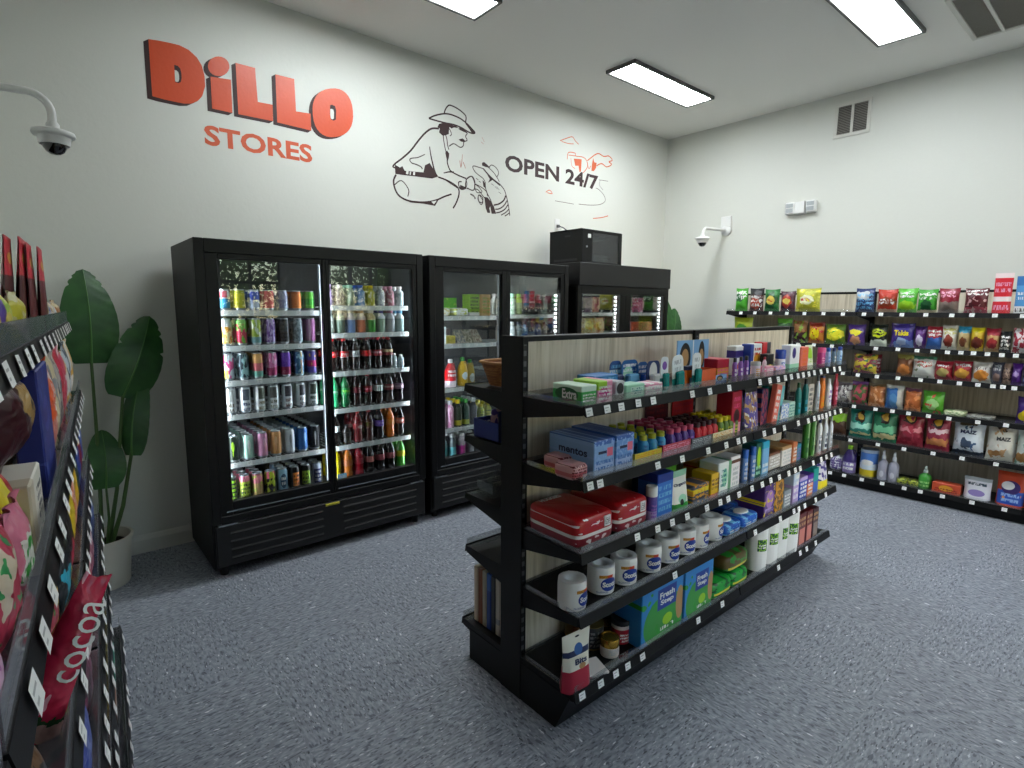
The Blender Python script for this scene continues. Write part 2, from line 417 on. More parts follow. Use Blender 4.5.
def p_spray(n, w, h, d, mat, k):
    r = w/2; o = empty(n)
    b = MB().lathe([(0, .001), (r*.95, 0), (r, .008), (r*.98, h*.52), (r*.8, h*.6), (r*.3, h*.68), (r*.3, h*.72)], 16, 0, sharp=75).build('bottle_body', pr(mat, .3), o)
    c = MB().lathe([(r*.38, h*.70), (r*.38, h*.80), (r*.22, h*.84), (r*.2, h), (0, h)], 12, 0).box(-r*.12, -r*.7, h*.9, r*.12, 0, h*.97).build('spray_nozzle', pm('cap '+k.get('cap', 'white'), k.get('cap', 'white'), .4), o)
    note(o, b, c); return o
def p_jug(n, w, h, d, mat, k):
    o = empty(n); d = d or w
    b = MB().lathe([(0, .001), (w*.46, 0), (w/2, .01), (w/2, h*.5), (w*.44, h*.62), (w*.3, h*.76), (w*.17, h*.85), (w*.17, h*.9)], 18, 0, sharp=75, squash=d/w).build('jug_body', pr(mat, .3), o)
    c = MB().lathe([(w*.2, h*.86), (w*.2, h*.98), (w*.17, h), (0, h)], 14, 0).build('jug_cap', pm('cap '+k.get('cap', 'white'), k.get('cap', 'white'), .4), o)
    hd = MB().tube([(w*.16, 0, h*.84), (w*.34, 0, h*.84), (w*.44, 0, h*.74), (w*.44, 0, h*.6)], w*.045, 8).build('jug_handle', pr(mat.split('|')[0], .3), o)
    note(o, b, c, hd); return o
def p_card(n, w, h, d, mat, k):
    """blister card: rounded-top backing card with a clear bubble over the goods"""
    o = empty(n); pts = []
    rr = min(w*.35, h*.2)
    for a in range(0, 91, 15): pts.append((w/2-rr+rr*math.cos(R(a)), h-rr+rr*math.sin(R(a))))
    for a in range(90, 181, 15): pts.append((-w/2+rr+rr*math.cos(R(a)), h-rr+rr*math.sin(R(a))))
    pts += [(-w/2, 0), (w/2, 0)]
    b = MB().prism([pts], .002).build('backing_card', pr(mat, .4), o)
    bl = MB().box(-w*.32, -d, h*.06, w*.32, -.002, h*.55, bev=.006).build('blister', pr(k.get('in', 'white|n .5 teal 6'), .2), o)
    note(o, b, bl); return o
def p_tray(n, w, h, d, mat, k):
    t = .002
    mb = MB().box(-w/2, -d/2, 0, w/2, d/2, t).box(-w/2, -d/2, 0, w/2, -d/2+t, h).box(-w/2, d/2-t, 0, w/2, d/2, h*k.get('bk', 1)).box(-w/2, -d/2, 0, -w/2+t, d/2, h).box(w/2-t, -d/2, 0, w/2, d/2, h)
    return mb.build(n, pr(mat))
def p_display(n, w, h, d, mat, k):
    """counter display box: low tray with a tall printed header card at the back"""
    t = .003
    lo = h*k.get('lo', .35)
    mb = MB().box(-w/2, -d/2, 0, w/2, d/2, t, 1).box(-w/2, -d/2, 0, w/2, -d/2+t, lo, 1).box(-w/2, -d/2, 0, -w/2+t, d/2, lo, 1).box(w/2-t, -d/2, 0, w/2, d/2, lo, 1)
    o = mb.build(n, [pr(k.get('body', mat)), pr(k.get('body', mat))])
    c = MB().box(-w/2, d/2-t, 0, w/2, d/2, h).build('header_card', pr(mat), o); note(o, c); return o
KINDS_ = dict(box=p_box, bag=p_bag, pouch=p_pouch, can=p_can, soda=p_soda, bottle=p_bottle, jar=p_jar, tin=p_tin, roll=p_roll, soft=p_soft,
             spray=p_spray, jug=p_jug, card=p_card, tray=p_tray, display=p_display)
NAMES = dict(box=('product_box', 'box'), bag=('snack_bag', 'snack bag'), pouch=('stand_up_pouch', 'pouch'), can=('drink_can', 'drink can'), soda=('soda_bottle', 'bottle'),
    bottle=('bottle', 'bottle'), jar=('lidded_jar', 'jar'), tin=('food_tin', 'tin'), roll=('paper_roll', 'paper roll'), soft=('wrapped_pack', 'pack'), spray=('spray_bottle', 'bottle'),
    jug=('drink_jug', 'jug'), card=('blister_pack', 'blister pack'), tray=('cardboard_tray', 'tray'), display=('display_box', 'display box'))
PROTO = {}
def prod(kind, w, h, d, mat, k=None):
    k = k or {}
    key = (kind, round(w, 3), round(h, 3), round(d, 3), mat, repr(sorted(k.items())))
    if key in PROTO: return copy_tree(PROTO[key])
    nm = k.get('name', NAMES[kind][0])
    o = KINDS_[kind](nm, w, h, d, mat, k)
    PROTO[key] = o
    return o
def put(o, M, x, y, z, rz=0, rx=0, ry=0):
    o.matrix_world = M @ Matrix.Translation((x, y, z)) @ Matrix.Rotation(rz, 4, 'Z') @ Matrix.Rotation(rx, 4, 'X') @ Matrix.Rotation(ry, 4, 'Y')
    return o

LAMP_E = 36.0
LED_E = 42.0
EXPO = 0.02

UNITS = {'G': {'O': (1.362, 1.6), 'ang': 0, 'L': 2.36, 'front': -0.375, 'z': [1.25, 0.988, 0.726, 0.486, 0.185]}, 'B': {'O': (3.722, 1.6), 'ang': 180, 'L': 2.36, 'front': -0.325, 'z': [1.255, 1.035, 0.775, 0.53, 0.17]}, 'W': {'O': (5.88, 2.98), 'ang': -90, 'L': 3.66, 'front': -0.43, 'z': [1.56, 1.27, 1.03, 0.745, 0.44, 0.11]}, 'S': {'O': (-0.569, -0.614), 'ang': 86.34, 'L': 3.6, 'front': -0.45, 'z': [1.51, 1.222, 0.919, 0.674, 0.376, 0.13]}}
ORD = {'G': ['top', 'second', 'middle', 'fourth', 'bottom'], 'W': ['top', 'second', 'third', 'fourth', 'fifth', 'bottom'], 'S': ['top', 'second', 'third', 'fourth', 'fifth', 'bottom']}
FR_S = [0.017, -0.001, -0.006, -0.023, -0.027, -0.057]
TAGX = {('G', 0): [0.02, 0.113, 0.19, 0.288, 0.38, 0.647, 0.782, 0.944, 1.23, 1.333, 1.424, 1.503, 1.572, 1.653, 1.719, 1.79, 1.861, 1.952, 2.042, 2.145, 2.229], ('G', 1): [0.035, 0.087, 0.428, 0.597, 0.796, 0.948, 1.057, 1.113, 1.216, 1.313, 1.421, 1.534, 1.703, 1.832, 1.913, 1.975, 2.025, 2.083, 2.135, 2.212, 2.305], ('G', 2): [0.314, 0.446, 0.547, 0.657, 0.812, 0.925, 0.996, 1.097, 1.223, 1.33, 1.422, 1.519, 1.632, 1.712, 1.776, 1.95, 2.064, 2.138, 2.214], ('G', 3): [0.585, 1.29, 1.569, 1.736, 1.801, 1.881, 2.033, 2.181], ('G', 4): [0.038, 0.142, 0.231, 0.305, 0.401, 0.819, 1.031, 1.63, 1.909, 1.999, 2.13], ('W', 0): [0.165, 0.311, 0.466, 0.623, 0.783, 0.949, 1.111, 1.276, 1.404, 1.555, 1.719, 1.887, 2.01, 2.145, 2.301], ('W', 1): [0.746, 0.889, 1.043, 1.218, 1.391, 1.552, 1.685, 1.792, 1.886, 1.97, 2.047, 2.13, 2.213, 2.291], ('W', 2): [1.153, 1.273, 1.419, 1.573, 1.73, 1.859, 1.983, 2.096, 2.185, 2.242, 2.306], ('W', 3): [1.265, 1.433, 1.558, 1.673, 1.809, 1.943, 2.123, 2.287], ('W', 4): [1.262, 1.476, 1.667, 1.867, 2.054, 2.259], ('W', 5): [1.126, 1.243, 1.385, 1.542, 1.703, 1.815, 1.963, 2.15, 2.342]}
SHOTS = [(0.368, 0.54, 3, 5, '2c8cc0|t .1 .1 .9 .7 1c5c9c', 'b8b830', 'teal blue shot bottle with yellow-green cap in the yellow tray, second shelf'), (0.554, 0.747, 4, 5, '4c2c84|t .1 .1 .9 .6 violet', 'c04868', 'purple shot bottle with rose red cap in the red tray, second shelf'), (0.755, 0.936, 4, 4, 'cc2030|t .1 .1 .9 .6 crimson', '3c1c24', 'red shot bottle with dark cap in the grey tray, second shelf'), (0.945, 1.117, 4, 4, '5c7c28|t .1 .1 .9 .6 lemon', 'e0cc20', 'green shot bottle with bright yellow cap in the cream tray, second shelf')]
# (unit, shelf, shape, from, to, height, print, description, options), metres along the shelf
ITEMS = [
 ('G', 0, 'box', 0.016, 0.095, 0.068, '36a64a|r 0 .7 1 1 d0e8d0|r .1 .15 .9 .55 green|t .1 .15 .9 .6 white', 'long green and white gum carton, its side reading Extra', {'d': 0.14, 'h': 0.068, 'txt': ('Extra', 0.5, 0.5, 0.6, 0.52, 'white'), 'side': 1, 'rough': 0.3, 'badge': '14602a', 'name': 'gum_carton'}),
 ('G', 0, 'box', 0.1, 0.181, 0.077, 'lpink|r 0 .6 .6 1 lime|e .4 .35 .35 .35 magenta|t .1 .1 .9 .8 white', 'pink gum box with a lime green corner', {'d': 0.12, 'name': 'gum_carton'}),
 ('G', 0, 'box', 0.198, 0.247, 0.07, 'lgrey|e .5 .6 .4 .3 ink|r 0 0 1 .3 maroon', 'small grey box with a black picture', {'d': 0.07, 'name': 'small_box'}),
 ('G', 0, 'box', 0.216, 0.358, 0.075, '2277bb|t .1 .1 .9 .9 sky', 'flat blue tray box behind the gum cartons', {'d': 0.09, 'b': 0.14, 'h': 0.075, 'name': 'small_box'}),
 ('G', 0, 'box', 0.258, 0.37, 0.051, 'mint|r .25 .2 .9 .8 c8e6d4|t .3 .25 .85 .75 teal', 'mint green soap box low at the front', {'d': 0.07, 'name': 'small_box'}),
 ('G', 0, 'card', 0.358, 0.433, 0.121, '214f8c|r 0 .4 .7 .7 white|t .1 .2 .9 .9 sky', 'dark blue blister card furthest left in its row', {'d': 0.03, 'b': 0.17, 'in': 'navy'}),
 ('G', 0, 'card', 0.408, 0.513, 0.123, '1d5f9e|e .4 .55 .3 .25 mint|t .1 .1 .9 .9 white', 'blue blister card with a green picture', {'d': 0.03, 'b': 0.15, 'in': 'sky'}),
 ('G', 0, 'card', 0.486, 0.554, 0.113, '1d5f9e|r 0 0 1 .4 sky|t .1 .4 .9 .9 white', 'light blue blister card between two darker cards', {'d': 0.03, 'b': 0.13, 'in': 'blue'}),
 ('G', 0, 'card', 0.506, 0.596, 0.118, '203a70|e .5 .6 .3 .35 white|r 0 0 1 .35 lpink', 'navy blister card with a white figure', {'d': 0.03, 'b': 0.1, 'in': 'white'}),
 ('G', 0, 'box', 0.376, 0.486, 0.045, 'f0e6e2|n .55 lpink 4|t .1 .2 .9 .7 lgrey', 'low white box with pale pink print', {'d': 0.07, 'name': 'small_box'}),
 ('G', 0, 'card', 0.494, 0.546, 0.141, 'e8eef0|r 0 0 1 .4 teal|e .5 .75 .3 .12 violet', 'narrow white and teal toothbrush card', {'d': 0.02, 'b': 0.03, 'in': 'teal'}),
 ('G', 0, 'card', 0.584, 0.664, 0.144, 'eef2f2|r 0 0 1 .35 teal|t .2 .5 .8 .9 lgrey', 'white toothbrush card leaning left beside the face poster', {'d': 0.02, 'b': 0.03, 'ry': -6, 'in': 'teal'}),
 ('G', 0, 'card', 0.724, 0.787, 0.146, 'eef2f2|r 0 0 1 .35 teal|t .2 .5 .8 .9 lgrey', 'white toothbrush card in front of the face poster', {'d': 0.02, 'b': 0.03, 'in': 'teal'}),
 ('G', 0, 'box', 0.711, 0.773, 0.089, 'orange|r 0 .8 1 1 navy', 'orange packet between two toothbrush cards', {'d': 0.02, 'b': 0.06, 'name': 'packet'}),
 ('G', 0, 'display', 0.74, 0.996, 0.193, '7fb0dc|r 0 0 1 .3 royal|e .25 .6 .17 .34 ink|e .25 .6 .11 .2 tan|e .77 .62 .1 .34 ink|e .77 .58 .07 .2 tan|r .48 0 .51 1 white', 'light blue header card showing two dark-haired faces', {'d': 0.1, 'b': 0.03, 'lo': 0.2}),
 ('G', 0, 'display', 0.77, 0.884, 0.121, 'orange|t .1 .5 .9 .9 ink|r 0 0 1 .45 e0602a', 'orange counter box with dark marks', {'d': 0.12, 'lo': 0.6, 'body': 'e0602a'}),
 ('G', 0, 'box', 0.963, 1.07, 0.104, 'crimson|r 0 0 1 .6 amber|t .05 .05 .95 .6 pink', 'red and amber candy box behind the orange counter box', {'d': 0.12, 'b': 0.06, 'name': 'candy_box'}),
 ('G', 0, 'bottle', 1.055, 1.077, 0.108, 'violet|t .1 .2 .9 .6 white', 'tiny purple bottle with black cap, leftmost of three', {'cap': 'ink', 'capz': 0.7, 'neck': 0.6}),
 ('G', 0, 'bottle', 1.111, 1.133, 0.11, 'violet|t .1 .2 .9 .6 white', 'tiny purple bottle with black cap, middle of three', {'cap': 'ink', 'capz': 0.7, 'neck': 0.6}),
 ('G', 0, 'bottle', 1.164, 1.186, 0.112, 'violet|t .1 .2 .9 .6 white', 'tiny purple bottle with black cap, rightmost of three', {'cap': 'ink', 'capz': 0.7, 'neck': 0.6}),
 ('G', 0, 'box', 1.277, 1.421, 0.146, 'white|r 0 .6 1 .85 indigo|e .5 .3 .35 .2 orange', 'white medicine box with a purple band', {'d': 0.05, 'b': 0.14, 'name': 'medicine_box'}),
 ('G', 0, 'box', 1.352, 1.469, 0.156, 'white|r 0 .0 .25 1 royal|e .6 .5 .3 .2 amber|t .3 .6 .9 .9 red', 'white medicine box with a blue edge and gold spot', {'d': 0.05, 'b': 0.1, 'name': 'medicine_box'}),
 ('G', 0, 'jar', 1.27, 1.317, 0.077, 'd8c8d8|t .1 .1 .9 .8 amber', 'small pale jar with yellow print in front of medicine boxes', {'cap': 'lgrey'}),
 ('G', 0, 'box', 1.522, 1.613, 0.159, 'dgrey|r 0 .5 .5 1 red|t .2 .2 .8 .5 orange', 'charcoal box with a red corner', {'d': 0.05, 'b': 0.12, 'name': 'medicine_box'}),
 ('G', 0, 'bottle', 1.348, 1.369, 0.098, 'e8c8d4|t .1 .2 .9 .6 pink', 'small pale pink bottle by the charcoal box', {'cap': 'crimson'}),
 ('G', 0, 'box', 1.429, 1.501, 0.105, 'olive|r 0 .5 1 1 black|e .5 .3 .3 .2 yellow', 'small black and yellow box', {'d': 0.04, 'b': 0.05, 'name': 'medicine_box'}),
 ('G', 0, 'jar', 1.584, 1.635, 0.12, 'e8e8f0|t .1 .1 .9 .8 blue', 'white tub with a wide blue lid', {'cap': '1d44a8', 'lidh': 0.4, 'b': 0.04}),
 ('G', 0, 'box', 1.365, 1.441, 0.05, 'lpink|t .1 .1 .9 .8 white', 'low pink box at the shelf edge', {'d': 0.04, 'name': 'small_box'}),
 ('G', 0, 'box', 1.463, 1.577, 0.043, 'e2b8c4|n .5 lilac 5', 'low lilac and pink box under the blue lidded tub', {'d': 0.03, 'name': 'small_box'}),
 ('G', 0, 'box', 1.648, 1.772, 0.143, 'f0f0f0|e .35 .7 .18 .2 indigo|r 0 0 1 .3 mint', 'white box with an indigo mark and mint base', {'d': 0.05, 'b': 0.03, 'name': 'medicine_box'}),
 ('G', 0, 'box', 1.76, 1.851, 0.129, 'coral|t .2 .2 .8 .9 orange', 'coral upright box', {'d': 0.04, 'name': 'small_box'}),
 ('G', 0, 'pouch', 1.851, 1.945, 0.135, 'dfe6c8|e .5 .6 .3 .3 lime|t .1 .1 .9 .5 white', 'white and lime upright pouch', {'d': 0.04}),
 ('G', 0, 'jar', 2.066, 2.11, 0.112, 'magenta|t .1 .2 .9 .7 lpink', 'magenta tub on the far end', {'cap': 'pink'}),
 ('G', 0, 'bottle', 2.155, 2.183, 0.108, '9fb6e0|t .1 .2 .9 .6 blue', 'small pale bottle with blue cap, first of three at far end', {'cap': 'blue', 'capz': 0.65, 'neck': 0.7}),
 ('G', 0, 'bottle', 2.24, 2.266, 0.105, '60788c|t .1 .2 .9 .6 white', 'small slate bottle with navy cap, middle at the far end', {'cap': 'navy', 'capz': 0.65, 'neck': 0.7}),
 ('G', 0, 'bottle', 2.334, 2.363, 0.107, 'a9c8e4|t .1 .2 .9 .6 blue', 'small sky blue bottle, last at the far end', {'cap': 'royal', 'capz': 0.8, 'neck': 0.7}),
 ('G', 1, 'soft', -0.018, 0.069, 0.055, 'd8a0a0|r 0 .25 1 .5 c86468|t .05 .1 .95 .95 dred', 'pink wrapped tin in front, at the near corner', {'d': 0.1, 'h': 0.055, 'w': 0.085}),
 ('G', 1, 'soft', 0.03, 0.115, 0.055, 'd8a0a0|r 0 .25 1 .5 c86468|t .05 .1 .95 .95 dred', 'pink wrapped tin behind its twin at the near corner', {'d': 0.1, 'h': 0.055, 'b': 0.125, 'w': 0.085}),
 ('G', 1, 'box', 0.09, 0.203, 0.125, '86aedc|r 0 .86 1 1 3c68b8|n .55 90b4e4 7|r .03 0 1 .35 a8c0e8|r .62 .5 .9 .75 e87088|r .2 .6 .6 .68 navy|t .1 .08 .9 .45 4c78c0', 'light blue mint carton, its side reading mentos', {'d': 0.23, 'txt': ('mentos', 0.62, 0.2, 0.55, 0.6, 'navy'), 'side': 1, 'name': 'mint_carton'}),
 ('G', 1, 'box', 0.211, 0.318, 0.13, '6c9cd8|r 0 .86 1 1 3c68b8|n .55 90b4e4 7|r .03 0 1 .35 a8c0e8|r .62 .5 .9 .75 e87088|r .2 .6 .6 .68 navy|t .1 .08 .9 .45 4c78c0', 'blue mint carton right of the one lettered on its side', {'d': 0.23, 'name': 'mint_carton'}),
 ('G', 1, 'tray', 0.311, 0.485, 0.045, 'd8c832|t .05 .1 .95 .9 amber', 'low yellow cardboard tray holding blue shot bottles', {'h': 0.045, 'd': 0.24, 'b': 0.01}),
 ('G', 1, 'tray', 0.491, 0.693, 0.05, 'c84858|t .05 .1 .95 .9 lpink', 'low red cardboard tray holding purple shot bottles', {'h': 0.05, 'd': 0.24, 'b': 0.01}),
 ('G', 1, 'tray', 0.701, 0.861, 0.045, '60646a|t .05 .1 .95 .9 lgrey', 'low grey tray holding red shot bottles', {'h': 0.045, 'd': 0.22, 'b': 0.01}),
 ('G', 1, 'tray', 0.869, 1.044, 0.045, 'e6dcb4|t .05 .1 .95 .9 amber', 'low cream tray holding yellow capped shot bottles', {'h': 0.045, 'd': 0.22, 'b': 0.01}),
 ('G', 1, 'display', 1.013, 1.214, 0.137, 'red|r 0 .3 1 .45 dred|t .1 .5 .9 .9 crimson', 'red header card standing behind purple shot bottles', {'d': 0.05, 'b': 0.27, 'lo': 0.3}),
 ('G', 1, 'display', 0.789, 0.978, 0.151, 'maroon|r 0 .2 1 .3 lpink|t .1 .4 .9 .9 dred', 'maroon header card standing behind blue shot bottles', {'d': 0.05, 'b': 0.27, 'lo': 0.3}),
 ('G', 1, 'box', 1.045, 1.134, 0.215, 'crimson|r 0 0 1 .3 lpink|e .5 .45 .3 .15 maroon|t .2 .6 .8 .9 pink', 'tall crimson box with a maroon spot', {'d': 0.08, 'name': 'tall_box'}),
 ('G', 1, 'pouch', 1.206, 1.266, 0.205, '1e1c3c|t .1 .1 .9 .9 indigo', 'dark indigo pouch left of a purple one', {'d': 0.05, 'b': 0.04}),
 ('G', 1, 'pouch', 1.216, 1.34, 0.224, '5b4a9c|n .52 tan 5|n .6 white 8|r 0 .85 1 1 black', 'purple pouch with gold and white pattern', {'d': 0.06}),
 ('G', 1, 'box', 1.402, 1.468, 0.19, '9c4858|n .5 navy 6', 'narrow wine red box between pouches', {'d': 0.05, 'b': 0.05, 'name': 'tall_box'}),
 ('G', 1, 'box', 1.489, 1.546, 0.197, 'teal|t .2 .2 .8 .8 cyan', 'narrow teal box between pouches', {'d': 0.04, 'b': 0.06, 'name': 'tall_box'}),
 ('G', 1, 'box', 1.459, 1.55, 0.208, 'coral|r .6 0 1 1 6fc0c8|t .1 .1 .5 .9 white', 'coral and aqua box tilted to the right', {'d': 0.03, 'ry': 12, 'name': 'tall_box'}),
 ('G', 1, 'box', 1.538, 1.657, 0.098, '7c9cd8|n .5 white 7', 'low blue and white box', {'d': 0.06, 'name': 'small_box'}),
 ('G', 1, 'box', 1.657, 1.731, 0.099, 'b8d8c8|t .1 .1 .9 .9 teal', 'low mint box', {'d': 0.06, 'name': 'small_box'}),
 ('G', 1, 'bottle', 1.784, 1.818, 0.193, '16807c|t .1 .1 .9 .5 cyan', 'teal mouthwash bottle, left of two', {'cap': 'dgreen'}),
 ('G', 1, 'bottle', 1.876, 1.911, 0.208, '0f6f6e|t .1 .1 .9 .5 cyan', 'teal mouthwash bottle, right of two', {'cap': 'black'}),
 ('G', 1, 'box', 1.925, 1.994, 0.173, 'c8c0b4|t .1 .1 .9 .9 dgrey', 'pale narrow box beside the mouthwash', {'d': 0.05, 'b': 0.03, 'name': 'tall_box'}),
 ('G', 1, 'bottle', 2.04, 2.068, 0.213, 'c8ccd0|t .1 .1 .9 .5 grey', 'pale grey slim bottle', {'cap': 'dgrey'}),
 ('G', 1, 'bottle', 2.109, 2.145, 0.208, 'e87a22|t .1 .1 .9 .5 amber', 'orange slim bottle with a navy cap', {'cap': 'navy', 'capr': 0.8, 'neck': 0.8}),
 ('G', 1, 'bottle', 2.213, 2.253, 0.181, 'e8e8ec|t .1 .2 .9 .7 violet', 'white slim bottle', {'cap': 'white'}),
 ('G', 1, 'bottle', 2.313, 2.342, 0.205, 'b03048|t .1 .2 .9 .7 lpink', 'dark red slim bottle at the far end', {'cap': 'crimson'}),
 ('G', 2, 'soft', 0.011, 0.224, 0.115, 'b3151d|r 0 .36 1 .47 e8e4e0|r 0 0 1 .36 8c2634|n .62 e8dcdc 6|t .2 .55 .9 .85 crimson', 'red diaper pack with a white band, nearest the corner', {'h': 0.115, 'd': 0.27, 'codes': 1, 'e': 7, 'txt': ('HUGGIES', 0.5, 0.1, 0.38, 0.82, 'white'), 'ontop': 1, 'name': 'diaper_pack'}),
 ('G', 2, 'soft', 0.233, 0.437, 0.12, 'b3151d|r 0 .36 1 .47 e8e4e0|r 0 0 1 .36 8c2634|n .62 e8dcdc 6|t .2 .55 .9 .85 crimson', 'red diaper pack further along, beside the white lidded jar', {'h': 0.12, 'd': 0.27, 'codes': 1, 'e': 7, 'name': 'diaper_pack'}),
 ('G', 2, 'jar', 0.454, 0.501, 0.142, '4c3c9c|r 0 .0 1 .4 lilac|t .1 .1 .9 .7 violet', 'purple jar with a white lid', {'cap': 'white', 'lidh': 0.3, 'b': 0.02}),
 ('G', 2, 'box', 0.498, 0.608, 0.184, '2f74d0|r 0 .8 1 1 royal|t .1 .1 .9 .75 sky', 'tall light blue upright pack', {'d': 0.1, 'b': 0.03, 'name': 'tall_box'}),
 ('G', 2, 'box', 0.656, 0.763, 0.155, '1b3f7c|t .2 .5 .9 .8 sky', 'dark blue box set back behind the white lidded jar', {'d': 0.08, 'b': 0.2, 'name': 'tall_box'}),
 ('G', 2, 'box', 0.763, 0.893, 0.158, '5da032|e .5 .3 .25 .25 white|e .5 .3 .17 .17 5da032', 'green box with a white ring set back', {'d': 0.05, 'b': 0.2, 'name': 'tall_box'}),
 ('G', 2, 'pouch', 0.604, 0.741, 0.165, 'f0efe4|r 0 .86 1 1 mint|r 0 0 1 .18 green|e .55 .28 .22 .12 mint|e .5 .2 .1 .08 ink', 'cream pouch with green base, reading Organic', {'d': 0.07, 'txt': ('Organic', 0.7, 0.1, 0.5, 0.66, 'navy')}),
 ('G', 2, 'box', 0.749, 0.88, 0.085, '4a4a5c|r 0 .55 1 .8 yellow|n .55 amber 6', 'low slate box with yellow panels', {'d': 0.09, 'h': 0.085, 'name': 'small_box'}),
 ('G', 2, 'box', 1.06, 1.201, 0.096, 'c8901c|n .55 red 5|r 0 .8 1 1 amber', 'amber carton set back among yellow boxes', {'d': 0.08, 'b': 0.19, 'name': 'small_box'}),
 ('G', 2, 'box', 0.897, 0.971, 0.112, 'ddb41e|t .1 .3 .9 .8 brown|r 0 0 1 .15 orange', 'bright yellow carton at the front', {'d': 0.1, 'name': 'small_box'}),
 ('G', 2, 'box', 1.069, 1.182, 0.105, 'd09c20|t .1 .3 .9 .8 crimson', 'golden carton behind the bright yellow one', {'d': 0.07, 'b': 0.13, 'name': 'small_box'}),
 ('G', 2, 'box', 0.958, 1.076, 0.149, 'e8efe8|e .5 .5 .2 .3 mint|r .75 0 1 1 6aa87c|t .2 .2 .6 .8 teal', 'white box with mint oval and green edge', {'d': 0.1, 'name': 'tall_box'}),
 ('G', 2, 'box', 1.071, 1.157, 0.161, 'ece8e8|r 0 .8 1 .9 brown|t .2 .1 .8 .7 lgrey', 'tall white box with a thin brown band', {'d': 0.08, 'name': 'tall_box'}),
 ('G', 2, 'bottle', 1.215, 1.25, 0.171, '6f98d8|t .1 .1 .9 .7 white', 'pale blue aerosol can with deep blue cap, left of two', {'cap': '1c62c0', 'capr': 0.97, 'capz': 0.75, 'neck': 0.9, 'sh': 0.74}),
 ('G', 2, 'bottle', 1.294, 1.326, 0.174, '6f98d8|t .1 .1 .9 .7 white', 'pale blue aerosol can with deep blue cap, right of two', {'cap': '1c62c0', 'capr': 0.97, 'capz': 0.75, 'neck': 0.9, 'sh': 0.74}),
 ('G', 2, 'box', 1.318, 1.377, 0.188, '0f5a54|e .5 .6 .3 .3 lime|t .1 .1 .9 .4 mint', 'dark teal narrow box with lime oval', {'d': 0.08, 'name': 'tall_box'}),
 ('G', 2, 'box', 1.388, 1.459, 0.187, '7cb4e0|t .1 .1 .9 .4 white|r 0 .8 1 1 cyan', 'sky blue narrow box', {'d': 0.08, 'name': 'tall_box'}),
 ('G', 2, 'box', 1.53, 1.672, 0.093, 'b8b0a8|t .1 .1 .9 .8 white|r 0 .85 1 1 brown', 'grey and brown bandage carton, left of its pair', {'d': 0.14, 'b': 0.05, 'name': 'medicine_box'}),
 ('G', 2, 'box', 1.661, 1.799, 0.108, 'e0dcd8|t .1 .1 .9 .8 lgrey|r 0 .85 1 1 tan', 'white and tan bandage carton, right of its pair', {'d': 0.14, 'b': 0.04, 'name': 'medicine_box'}),
 ('G', 2, 'box', 1.775, 1.827, 0.121, 'c8764a|t .1 .1 .9 .8 white', 'small rust coloured box', {'d': 0.08, 'b': 0.03, 'name': 'small_box'}),
 ('G', 2, 'box', 1.827, 1.88, 0.102, '2c7c90|t .1 .1 .9 .8 violet', 'small petrol blue box', {'d': 0.08, 'b': 0.03, 'name': 'small_box'}),
 ('G', 2, 'bottle', 1.936, 1.977, 0.281, '3c7c30|r .3 0 .42 1 a8cc98|t .1 .1 .9 .5 dgreen', 'tall green aerosol can, left of two', {'cap': '3c7c30', 'capr': 0.95, 'capz': 0.9, 'neck': 0.85, 'sh': 0.86}),
 ('G', 2, 'bottle', 2.024, 2.058, 0.271, '4c8a3c|r .3 0 .42 1 c8dcb8|t .1 .1 .9 .5 dgreen', 'tall green aerosol can, right of two', {'cap': 'dgreen', 'capr': 0.95, 'capz': 0.9, 'neck': 0.85, 'sh': 0.86}),
 ('G', 2, 'bottle', 2.121, 2.152, 0.217, 'e6e8ec|t .1 .1 .9 .6 navy', 'white bottle with navy cap, left of three by the green cans', {'cap': 'navy', 'b': 0.02}),
 ('G', 2, 'bottle', 2.211, 2.243, 0.212, 'dfe4ea|t .1 .1 .9 .6 navy', 'white bottle with white cap, middle of three by the green cans', {'cap': 'white', 'b': 0.02}),
 ('G', 2, 'bottle', 2.264, 2.29, 0.208, 'c8ccd4|t .1 .1 .9 .6 grey', 'pale grey bottle, last of three by the green cans', {'cap': 'grey', 'b': 0.01}),
 ('G', 3, 'roll', 0.006, 0.114, 0.107, 'tissue', 'white wrapped toilet roll, first (nearest) in the line,', {'rz': 8, 'b': 0.03, 'h': 0.107, 'name': 'toilet_roll'}),
 ('G', 3, 'roll', 0.18, 0.288, 0.107, 'tissue', 'white wrapped toilet roll, second in the line,', {'rz': -20, 'b': 0.04, 'h': 0.107, 'name': 'toilet_roll'}),
 ('G', 3, 'roll', 0.308, 0.416, 0.107, 'tissue', 'white wrapped toilet roll, third in the line,', {'rz': -26, 'b': 0.03, 'h': 0.107, 'name': 'toilet_roll'}),
 ('G', 3, 'roll', 0.475, 0.583, 0.107, 'tissue', 'white wrapped toilet roll, fourth in the line,', {'rz': -30, 'b': 0.03, 'h': 0.107, 'name': 'toilet_roll'}),
 ('G', 3, 'roll', 0.611, 0.719, 0.107, 'tissue', 'white wrapped toilet roll, fifth in the line,', {'rz': -14, 'b': 0.03, 'h': 0.107, 'name': 'toilet_roll'}),
 ('G', 3, 'roll', 0.739, 0.847, 0.107, 'tissue', 'white wrapped toilet roll, sixth in the line,', {'rz': -22, 'b': 0.03, 'h': 0.107, 'name': 'toilet_roll'}),
 ('G', 3, 'roll', 0.851, 0.959, 0.107, 'tissue', 'white wrapped toilet roll, seventh in the line,', {'rz': 6, 'b': 0.03, 'h': 0.107, 'name': 'toilet_roll'}),
 ('G', 3, 'roll', 0.978, 1.086, 0.107, 'tissue', 'white wrapped toilet roll, eighth in the line,', {'rz': 10, 'b': 0.03, 'h': 0.107, 'name': 'toilet_roll'}),
